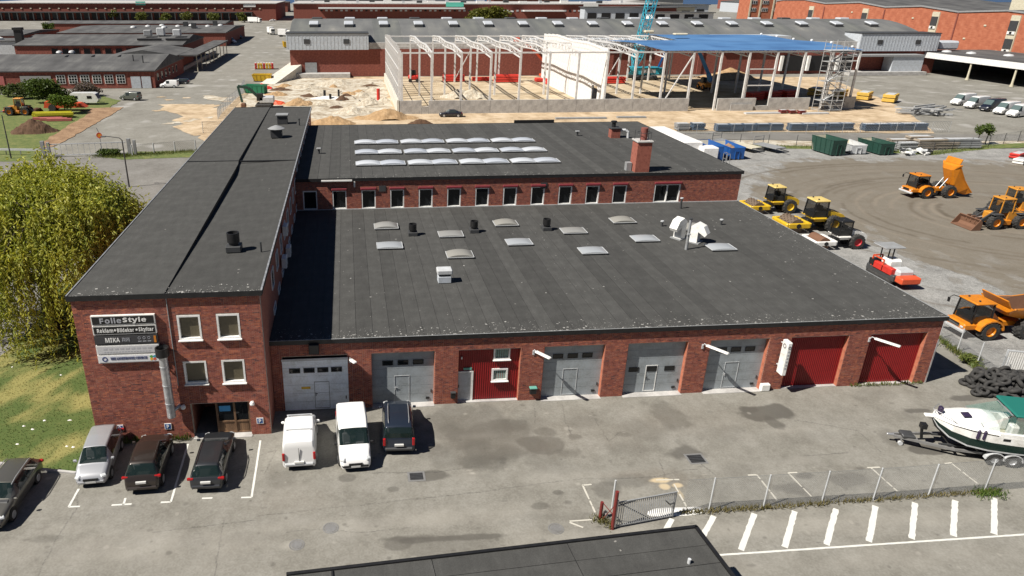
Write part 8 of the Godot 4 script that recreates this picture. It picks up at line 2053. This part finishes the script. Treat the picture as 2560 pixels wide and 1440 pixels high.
	solid(mound(P(80, 333) + Vector3(0, 0, -1), 4.2, 2.4, 2.3, 55), "spoil_heap", mats.soil_pile, "dark soil heap on the meadow below the pipe bundles", "heap", "spoil heaps on the building site")
	for i in 7: bundle("crate_stack", "yellow and red plastic barriers stacked at the warehouse ramp", "stack", P(640 + i * 7, 172), Vector3(0.7, 1.9, 3.0), mats.yellow if i % 3 else mats.red, 0.1, 2, "plastic barriers stacked by the ramp")
	solid(sh().extr([Vector2(0, 0), Vector2(26, 0), Vector2(26, 4.2), Vector2(22, 4.2)], -2.2, 2.2, Transform3D(Basis(Vector3.UP, 1.2), P(690, 205) + Vector3(-2, 0, 4))), "loading_ramp", mats.concrete_pale, "pale concrete ramp rising to the warehouse corner", "ramp")
	# fence, gate, guard rail, lamps and sign on the left
	fence("yard_fence", "grey wire fence on concrete posts along the verge", [P(332, 389), P(490, 376)], 1.7, 0.1, 0.3, 0.015, mats.light_grey, 3.6)
	var sg := thing("sliding_gate", "wide grey sliding gate between heavy posts across the drive", "gate", P(112, 393))
	var gx := P(326, 386) - P(112, 393)
	for q in [Vector3.ZERO, gx]: put(sh().box(q + Vector3(0, 1.25, 0), Vector3(0.5, 2.5, 0.5)).box(q + Vector3(0.9, 1.15, 0.2), Vector3(0.4, 2.3, 0.4)), "gate_post", mats.grey, sg)
	for y in [0.25, 1.95]: put(sh().bar(Vector3(0.5, y, 0), gx + Vector3(-0.5, y, 0), 0.14), "gate_rail", mats.light_grey, sg)
	for i in 14: put(sh().bar(gx * ((i + 1) / 15.0) + Vector3(0, 0.25, 0), gx * ((i + 1) / 15.0) + Vector3(0, 1.95, 0), 0.05), "gate_bar", mats.light_grey, sg)
	var rail := thing("guard_rail", "grey steel guard rail running to the sliding gate", "guard rail", P(-20, 387))
	put(sh().bar(Vector3(0, 0.9, 0), P(108, 389) - P(-20, 387) + Vector3(0, 0.9, 0), 0.08, 0.34), "beam", mats.light_grey, rail)
	for i in 4: put(sh().bar(Vector3(i * 2.2, 0, 0), Vector3(i * 2.2, 0.9, 0), 0.12), "post", mats.grey, rail)
	for q in [[P(323, 467), 6.2, "dark lamp post with long arm beside the willow", 1], [P(28, 396), 6.6, "dark straight lamp post at the guard rail", 0]]:
		var lp := thing("lamp_post", q[2], "lamp post", q[0])
		put(sh().cyl(Vector3.ZERO, Vector3(0, q[1], 0), 0.11, 0.07, 10), "mast", mats.dark_grey, lp)
		if q[3]: put(sh().tube([Vector3(0, q[1], 0), Vector3(-0.3, q[1] + 0.3, 0), Vector3(-2.0, q[1] + 0.55, 0)], 0.05, 6), "arm", mats.dark_grey, lp)
		put(sh().bbox(Vector3(-2.3 if q[3] else 0.0, q[1] + 0.5, 0), Vector3(0.7, 0.16, 0.3), 0.05), "lamp_head", mats.dark_grey, lp)
	var rs := thing("road_sign", "round orange and red road sign on a bent pole by the gate", "sign", P(254, 372))
	put(sh().tube([Vector3.ZERO, Vector3(0, 2.6, 0), Vector3(-0.3, 3.4, 0)], 0.06, 8), "pole", mats.grey, rs); put(sh().cyl(Vector3(0, 2.2, 0.06), Vector3(0, 2.2, 0.1), 0.45, 0.45, 20), "disc", mats.orange, rs); put(sh().ring(Vector3(0, 2.2, 0.1), Vector3(0, 0, 1), 0.34, 0.45, 0.02, 20), "red_rim", mats.red, rs)
	# low roof in front, seen from above
	var fr := thing("street_kiosk", "low building seen from above with black felt roof at the street", "building", Vector3(0, 0, 0))
	put(sh().extr([Vector2(2.5, 15.2), Vector2(19.35, 13.95), Vector2(19.35, 25.4), Vector2(2.5, 25.4)], -3.2, 0.0, Transform3D(Basis(Vector3(1, 0, 0), Vector3(0, 0, 1), Vector3(0, -1, 0)), Vector3.ZERO)), "walls", mats.brick_side, fr)
	var rot := -0.0716
	var c0 := Vector3(19.57, 3.4, 13.62)
	var ax := Vector3(cos(rot), 0, sin(rot))
	var az := Vector3(-sin(rot), 0, cos(rot))
	put(sh().box(c0 - ax * 8.68 + az * 6.0 + Vector3(0, -0.12, 0), Vector3(17.35, 0.2, 12), Basis(ax, Vector3.UP, az)), "roof_deck", mats.fascia, fr)
	for i in 12:
		for k in 3: put(sh().box(c0 - ax * (2.95 + k * 5.76) + az * (0.55 + i * 1.0) + Vector3(0, -0.01 + rr(-0.003, 0.004), 0), Vector3(5.73, 0.016, 0.975), Basis(ax, Vector3.UP, az) * Basis(Vector3.RIGHT, rr(-0.006, 0.006))), "felt_strip", mats["felt%d" % [2, 0, 2][(i + k) % 3]], fr)
	put(sh().box(c0 - ax * 8.68 + az * 0.0 + Vector3(0, 0.0, 0), Vector3(17.45, 0.16, 0.14), Basis(ax, Vector3.UP, az)), "edge_trim", mats.fascia, fr); put(sh().box(c0 + az * 6.0, Vector3(0.14, 0.16, 12), Basis(ax, Vector3.UP, az)), "edge_trim", mats.fascia, fr)
	put(sh().cyl(P(1722, 1408, 3.4), P(1722, 1408, 3.4) + Vector3(0, 0.22, 0), 0.07, 0.07, 10), "vent_pipe", mats.light_grey, fr)
	put(sh().cyl(c0 - ax * 15.6 + az * 0.1, c0 - ax * 15.6 + az * 0.6, 0.06, 0.06, 8), "gutter_pipe", mats.black, fr)
func far_side(t: Node3D, x: float, z: float) -> void:
	var f := put(sh().box(Vector3(x + 0.06, 2.4, z), Vector3(0.12, 1.9, 1.5)), "window", mats.beige, t)
	put(sh().box(Vector3(x + 0.13, 2.4, z), Vector3(0.04, 1.6, 1.2)), "pane", mats.window_dark, f)

func leaf_mesh(l: float, w: float) -> Mesh:      # a small spray: two crossed slender leaves hanging from the origin
	var s := sh()
	for k in 2:
		var d := Vector3(1, 0, 0) if k == 0 else Vector3(0, 0, 1)
		s.quad(Vector3.ZERO, d * w * 0.5 + Vector3(0, -l * 0.45, 0), Vector3(0, -l, 0), -d * w * 0.5 + Vector3(0, -l * 0.45, 0))
	return s.mesh()
func leafy(key: String, rough_ := 0.6) -> StandardMaterial3D:
	var m := mat(key, Color(1, 1, 1), rough_)
	m.vertex_color_use_as_albedo = true
	m.cull_mode = BaseMaterial3D.CULL_DISABLED
	m.backlight_enabled = true
	m.backlight = Color(0.8, 0.8, 0.5)
	return m
func limb(s: Sh, path: Array, r0: float, r1: float) -> void:
	for i in path.size() - 1:
		var n := float(path.size() - 1)
		s.cyl(path[i], path[i + 1], lerpf(r0, r1, i / n), lerpf(r0, r1, (i + 1) / n), 9, true)
func build_willow() -> void:
	var at := Vector3(-18.4, 0, -16.2)
	var t := thing("willow_tree", "large yellow green weeping willow hanging over the lawn by office wing", "tree", at)
	var tr := sh()
	limb(tr, [Vector3(0.2, -0.1, 0.3), Vector3(0, 1.6, 0), Vector3(0.1, 3.4, -0.2), Vector3(0.3, 4.8, -0.3)], 0.75, 0.5)
	put(tr, "trunk", mats.bark, t)
	var tips := []
	for q in [[-3.6, 9.2, 1.0], [3.2, 8.4, 0.6], [0.6, 10.2, -3.4], [4.8, 9.0, -2.6], [-2.0, 9.8, -3.8], [1.4, 9.6, 3.2], [-4.2, 7.8, 3.4], [3.6, 7.2, 3.0]]:
		var e := Vector3(q[0], q[1], q[2])
		var b := Vector3(0.2, rr(3.2, 4.7), -0.2)
		var m1 := b.lerp(e, 0.4) + Vector3(rr(-0.4, 0.4), 0.5, rr(-0.4, 0.4))
		var br := sh()
		limb(br, [b, m1, b.lerp(e, 0.72) + Vector3(0, 0.7, 0), e], 0.34, 0.08)
		put(br, "branch", mats.bark, t)
		tips.append(e); tips.append(m1)
	var xf := []
	var cols := []
	var f := FastNoiseLite.new()
	f.seed = 9
	f.frequency = 0.22
	var clumps := []
	for i in 130:
		var a := i * 2.39996
		var rad := sqrt((i + 0.5) / 130.0) * rr(0.9, 1.08)
		var lump := f.get_noise_2d(cos(a) * rad * 8, sin(a) * rad * 8)
		clumps.append([Vector3(0.9 + cos(a) * rad * 7.0, 12.0 - pow(rad, 2.2) * 4.4 + lump * 1.8 + rr(-0.7, 0.5), -0.8 + sin(a) * rad * 6.6), a, rad])
		if rad > 0.35: tips.append(clumps[-1][0])
	var yel := Color(0.52, 0.50, 0.10)
	var grn := Color(0.26, 0.32, 0.065)
	for c in clumps:
		var cp: Vector3 = c[0]
		var base := clampf(f.get_noise_2d(cp.x * 4 + 90, cp.z * 4) * 0.9 + 0.42, 0, 1)
		var drop := rr(0.8, 1.25)
		for i in 29:
			var p := cp + Vector3(rng.randfn() * 0.5, rr(-0.5, 0.35), rng.randfn() * 0.5)
			if at.x + p.x > -10.45: continue
			var rad: float = c[2]
			var ln := (rr(1.3, 2.6) + pow(rad, 2.0) * rr(1.0, 6.2)) * drop
			var out := Vector3(cos(c[1]), 0, sin(c[1])) * rr(0.1, 0.9)
			var sway := Vector3(rr(-0.14, 0.14), 0, rr(-0.14, 0.14))
			var tone := yel.lerp(grn, clampf(base + rr(-0.35, 0.35), 0, 1))
			var n := int(ln / 0.17)
			for k in n:
				var u := k / float(n)
				var q := p + out * (1.0 - pow(1.0 - u, 2)) + sway * u * ln + Vector3(rr(-0.07, 0.07), -u * ln + 0.5 * sin(u * PI) * (1 - u), rr(-0.07, 0.07))
				if q.y < 0.35: break
				if at.x + q.x > -10.3: break
				xf.append(Transform3D(Basis.from_euler(Vector3(rr(-0.9, 0.9), rng.randf() * TAU, rr(-0.9, 0.9))) * Basis.from_scale(Vector3.ONE * rr(0.7, 1.4)), q)); cols.append(tone * rr(0.8, 1.2))
		for i in 44:       # young growth over each bough
			var q := cp + Vector3(rng.randfn() * 0.65, rr(-0.35, 0.6), rng.randfn() * 0.65)
			if at.x + q.x > -10.4: continue
			xf.append(Transform3D(Basis.from_euler(Vector3(rr(0.6, 2.6), rng.randf() * TAU, rr(-1, 1))) * Basis.from_scale(Vector3.ONE * rr(0.7, 1.5)), q))
			cols.append(yel.lerp(grn, rng.randf() * 0.7) * rr(0.8, 1.2))
	for i in tips.size():
		if i < 16: continue
		var e: Vector3 = tips[i]
		var b: Vector3 = tips[(i * 5) % 16]
		for k in 16:
			if tips[k].distance_to(e) < b.distance_to(e): b = tips[k]
		var br := sh()
		limb(br, [b, b.lerp(e, 0.5) + Vector3(0, 0.5, 0), e], 0.05, 0.015)
		put(br, "twig", mats.bark, t)
	many("crown", leaf_mesh(0.30, 0.09), leafy("leaf"), xf, cols, t)
func bush(called: String, label: String, at: Vector3, rx: float, h: float, rz: float, n: int, c0: Color, c1: Color, sd: int, trunk := 0.0, size := 0.28, group := "") -> void:
	var t := thing(called, label, "tree" if trunk > 0 else "bush", at, 0, group)
	var f := FastNoiseLite.new()
	f.seed = sd
	f.frequency = 0.5
	if trunk > 0 or h > 1.2:
		var s := sh()
		limb(s, [Vector3(0, -0.1, 0), Vector3(0.1, trunk * 0.6 + h * 0.2, 0), Vector3(0, trunk + h * 0.6, 0.1)], 0.06 + h * 0.02, 0.03)
		for k in 5: limb(s, [Vector3(0.05, trunk + h * 0.1, 0), Vector3(cos(k * 1.3) * rx * 0.6, trunk + h * (0.45 + 0.08 * k), sin(k * 1.3) * rz * 0.6)], 0.04 + h * 0.008, 0.015)
		put(s, "stem" if trunk == 0 else "trunk", mats.bark, t)
	var xf := []
	var cols := []
	var lobes := []
	for i in 9: lobes.append([Vector3(rr(-0.6, 0.6) * rx, trunk + h * rr(0.25, 0.75), rr(-0.6, 0.6) * rz), rr(0.35, 0.6)])
	for i in n:
		var l: Array = lobes[i % 9]
		var d := Vector3(rng.randfn(), rng.randfn(), rng.randfn()).normalized() * pow(rng.randf(), 0.4)
		var p: Vector3 = l[0] + Vector3(d.x * rx, d.y * h * 0.55, d.z * rz) * l[1]
		if p.y < 0.03: p.y = rr(0.03, 0.3) * minf(1.0, h)
		if f.get_noise_3d(p.x * 3, p.y * 3, p.z * 3) < -0.22: continue
		xf.append(Transform3D(Basis.from_euler(Vector3(rr(-2, 2), rng.randf() * TAU, rr(-2, 2))) * Basis.from_scale(Vector3.ONE * rr(0.7, 1.4)), p))
		cols.append(c0.lerp(c1, rng.randf()) * rr(0.8, 1.2))
	many("crown" if trunk > 0 else "foliage", leaf_mesh(size, size * 0.6), leafy("leaf"), xf, cols, t)
func tufts(label: String, path: Array, n: int, spread: float, h: float, c0: Color, c1: Color) -> void:      # weeds along a foot line
	var xf := []
	var cols := []
	for i in n:
		var k := rng.randi() % (path.size() - 1)
		var p: Vector3 = path[k].lerp(path[k + 1], rng.randf()) + Vector3(rng.randfn() * spread, 0, rng.randfn() * spread)
		var s := rr(0.5, 1.3) * h
		xf.append(Transform3D(Basis.from_euler(Vector3(PI + rr(-0.6, 0.6), rng.randf() * TAU, rr(-0.6, 0.6))) * Basis.from_scale(Vector3(s * 1.6, s * 3.3, s * 1.6)), p))
		cols.append(c0.lerp(c1, rng.randf()) * rr(0.8, 1.2))
	var o := many(numbered("weeds"), leaf_mesh(0.30, 0.09), leafy("leaf"), xf, cols, self)
	o.set_meta("label", label); o.set_meta("category", "weeds")
func lichen() -> void:       # whitish flaking along the roof edges
	var q := sh()
	q.quad(Vector3(-0.5, 0, 0.5), Vector3(0.5, 0, 0.35), Vector3(0.4, 0, -0.5), Vector3(-0.45, 0, -0.4))
	var me := q.mesh()
	var m := mat("lichen", rgb(0.30, 0.295, 0.28), 0.95)
	for r in [["workshop_building", 0.3, 43.7, GZ, 1.6, GH + 0.016, 1500, true], ["workshop_building", 4.0, 43.7, GZ, 26.0, GH + 0.016, 380, false], ["office_building", -10.0, 0.0, 0.0, 1.1, TH + 0.014, 260, true], ["rear_hall_building", 4.0, 43.7, MZ, 1.4, MH + 0.016, 900, true], ["rear_hall_building", 4.0, 43.7, MZ, 26.0, MH + 0.016, 300, false], ["workshop_building", 30.0, 43.9, GZ, 26.0, GH + 0.017, 360, false]]:
		var xf := []
		for i in r[6]:
			var d: float = pow(rng.randf(), 2.6) * r[4] if r[7] else rng.randf() * r[4]
			var x := rr(r[1], r[2])
			if r[6] == 360: x = GX - pow(rng.randf(), 2.5) * 3.0
			var s := rr(0.015, 0.07) if rng.randf() < 0.88 else rr(0.08, 0.18)
			xf.append(Transform3D(Basis(Vector3.UP, rng.randf() * TAU) * Basis.from_scale(Vector3(s, 1, s * rr(0.25, 0.9))), Vector3(x, r[5], r[3] - d + 0.08)))
		many("lichen", me, m, xf, [], get_node(r[0]))
func build_plants() -> void:
	lichen()
	tex_mat("bark", noise_tex(256, 71, [[0.03, 1.0, 3, 4, Vector2(1, 6)], [0.1, 0.6]], [[0.2, 0.03, 0.022, 0.016], [0.8, 0.10, 0.08, 0.06]]), 0.6, 0.95)
	build_willow()
	var g0 := Color(0.05, 0.09, 0.012)
	var g1 := Color(0.12, 0.17, 0.03)
	bush("green_bush", "large dense green bush behind the caravan", P(118, 258), 4.6, 5.6, 3.6, 5200, g0, g1, 1, 0.0, 0.5)
	bush("green_bush", "grey green bush beside the wheel loader", P(62, 246), 3.4, 4.4, 2.8, 2400, Color(0.08, 0.11, 0.04), Color(0.16, 0.19, 0.08), 2, 0.0, 0.45)
	bush("green_bush", "small pale bush at the meadow edge past the loader", P(22, 243), 2.6, 3.0, 2.2, 1400, Color(0.08, 0.12, 0.03), Color(0.16, 0.2, 0.06), 3, 0.0, 0.4)
	bush("lilac_bush", "purplish grey bush behind the caravan roof", P(215, 240), 4.2, 3.6, 2.6, 2600, Color(0.12, 0.10, 0.10), Color(0.26, 0.20, 0.20), 4, 0.0, 0.4)
	bush("young_tree", "young bright green tree in front of the orange hopper", P(163, 283), 2.7, 3.4, 2.4, 2600, Color(0.09, 0.16, 0.02), Color(0.18, 0.25, 0.04), 5, 1.2, 0.35)
	for i in 6: bush("far_bush", "small light green tree before the freight terminal docks", P([285, 355, 415, 468, 535, 605][i], [52, 56, 58, 57, 58, 56][i]), 4.0, 6.5, 4.0, 500, Color(0.10, 0.13, 0.02), Color(0.2, 0.2, 0.05), 10 + i, 1.0, 1.2, "small trees before the freight terminal")
	bush("far_tree", "rounded olive tree behind the vaulted roof", Vector3(88, 0, -400), 13, 12, 9, 3200, Color(0.10, 0.11, 0.015), Color(0.2, 0.2, 0.03), 30, 3.0, 1.4)
	bush("far_bush", "small green tree beside the shed at the crane yard", P(125, 88), 3.2, 5.5, 3.0, 900, g0, g1, 33, 1.0, 0.7)
	for i in 2: bush("young_tree", "small leafy sapling by the lane fence", P([2440, 2462][i], [362, 360][i]), 0.9, 2.4, 0.9, 500, g0, g1, 40 + i, 1.4, 0.3, "saplings by the lane fence")
	bush("green_bush", "low green bush at the foot of the yard fence", P(275, 388), 2.0, 1.2, 1.2, 900, g0, g1, 45, 0.0, 0.3)
	bush("green_bush", "weedy shrub at the sagging fence beside the workshop", P(2420, 905), 0.8, 0.9, 0.7, 700, Color(0.08, 0.12, 0.02), Color(0.2, 0.22, 0.06), 46, 0.0, 0.18)
	var w0 := Color(0.06, 0.11, 0.015)
	var w1 := Color(0.20, 0.20, 0.06)
	tufts("weeds growing along the sagging fence", pts([[2345, 848], [2440, 918], [2510, 965]]), 900, 0.22, 0.38, w0, w1)
	tufts("dry weeds and grass along the street fence foot", [P(1700, 1286), P(1910, 1272), P(2182, 1252), P(2500, 1230)], 900, 0.09, 0.28, Color(0.12, 0.11, 0.04), Color(0.24, 0.2, 0.09))
	tufts("green weeds at the end of the street fence", pts([[2440, 1236], [2500, 1234]]), 260, 0.22, 0.3, w0, Color(0.12, 0.18, 0.03))
	tufts("weeds at the foot of the red clad bays", [Vector3(38.2, 0, -2.3), Vector3(43.6, 0, -2.3)], 170, 0.07, 0.3, w0, w1)
	tufts("weeds under the parked cars at the office wall", [Vector3(-10, 0, 0.25), Vector3(-4.8, 0, 0.25)], 320, 0.1, 0.4, w0, w1)
	tufts("green weeds along the yard fence verge", pts([[240, 392], [330, 390], [495, 378]]), 1500, 0.7, 0.4, w0, w1)
	tufts("dry tufts beside the short red post", pts([[1490, 1300], [1530, 1312]]), 160, 0.2, 0.3, Color(0.14, 0.12, 0.05), w1)
	tufts("green weeds along the gravel yard verge", pts([[1880, 366], [2060, 369], [2330, 386], [2470, 367]]), 1300, 0.6, 0.35, w0, w1)
	# grass blades on the lawn
	var poly := PackedVector2Array()
	for q in [Vector3(-10.2, 0, 0), P(190, 1180), P(0, 1156), Vector3(-30, 0, 1.0), Vector3(-30, 0, -7), P(0, 895), P(85, 812), Vector3(-21, 0, -26), Vector3(-10.2, 0, -30)]: poly.append(Vector2(q.x, q.z))
	var xf := []
	var cols := []
	for i in 30000:
		var p := Vector2(rr(-30, -10.1), rr(-30, 3))
		if not Geometry2D.is_point_in_polygon(p, poly): continue
		var dry := clampf(dryness(p.x, p.y) + rr(-0.2, 0.2), 0, 1)
		var s := rr(0.14, 0.3)
		xf.append(Transform3D(Basis.from_euler(Vector3(PI + rr(-0.9, 0.9), rng.randf() * TAU, rr(-0.9, 0.9))) * Basis.from_scale(Vector3(s * 1.5, s, s * 1.5)), Vector3(p.x, 0.01, p.y)))
		cols.append(Color(0.06, 0.10, 0.016).lerp(Color(0.29, 0.255, 0.085), dry) * rr(0.85, 1.15))
	var gr := many("grass", leaf_mesh(0.30, 0.09), leafy("leaf"), xf, cols, self)
	gr.set_meta("label", "short patchy grass of the lawn beside the office wing"); gr.set_meta("category", "grass")
	for i in 22:
		var q := P(rr(20, 230), rr(880, 1140))
		solid(mound(q, rr(0.08, 0.18), rr(0.06, 0.12), 0.09, i + 200), "litter_scrap", mats.white, "scrap of pale litter lying on the lawn", "litter", "pale litter on the lawn") if i < 10 and q.x < -10.5 else null

func setup() -> void:
	var cam := Camera3D.new()
	cam.name = "camera"
	add_child(cam)
	cam.transform = Transform3D(cam_basis, CAM_AT)
	cam.near = 0.5
	cam.far = 6000.0
	var hgt := 2.0 * 0.5 * C_Y / F_PX
	cam.projection = Camera3D.PROJECTION_FRUSTUM
	cam.size = hgt
	cam.frustum_offset = Vector2((1280.0 - C_X) / F_PX * 0.5, 0.0)
	cam.current = true
	var env := Environment.new()
	env.background_mode = Environment.BG_SKY
	var sm := ProceduralSkyMaterial.new()
	sm.sky_top_color = Color(0.24, 0.36, 0.55)
	sm.sky_horizon_color = Color(0.74, 0.80, 0.86)
	sm.sky_curve = 0.16
	sm.ground_bottom_color = Color(0.25, 0.24, 0.22)
	sm.ground_horizon_color = Color(0.55, 0.6, 0.66)
	sm.sky_energy_multiplier = 0.58
	sm.sun_angle_max = 1.0
	var sky := Sky.new()
	sky.sky_material = sm
	env.sky = sky
	env.tonemap_mode = Environment.TONE_MAPPER_LINEAR
	env.tonemap_exposure = 1.5
	env.sdfgi_enabled = true
	env.ssao_enabled = true
	env.ssil_enabled = true
	env.fog_enabled = false
	env.fog_density = 0.00035
	env.fog_light_color = Color(0.74, 0.80, 0.88)
	var we := WorldEnvironment.new()
	we.name = "world_environment"
	we.environment = env
	add_child(we)
	var sun := DirectionalLight3D.new()
	sun.name = "sun"
	add_child(sun)
	sun.look_at_from_position(Vector3.ZERO, Vector3(0.619, -0.759, -0.202))
	sun.light_energy = 1.6
	sun.light_color = Color(1.0, 0.975, 0.935)
	sun.light_angular_distance = 0.5
	sun.shadow_enabled = true

func _ready() -> void:
	rng.seed = 20240511
	setup()
	make_materials()
	build_ground()
	build_tower()
	build_workshop()
	build_middle()
	build_cars()
	build_machines()
	build_boat()
	build_site()
	build_warehouse()
	build_far()
	build_plants()
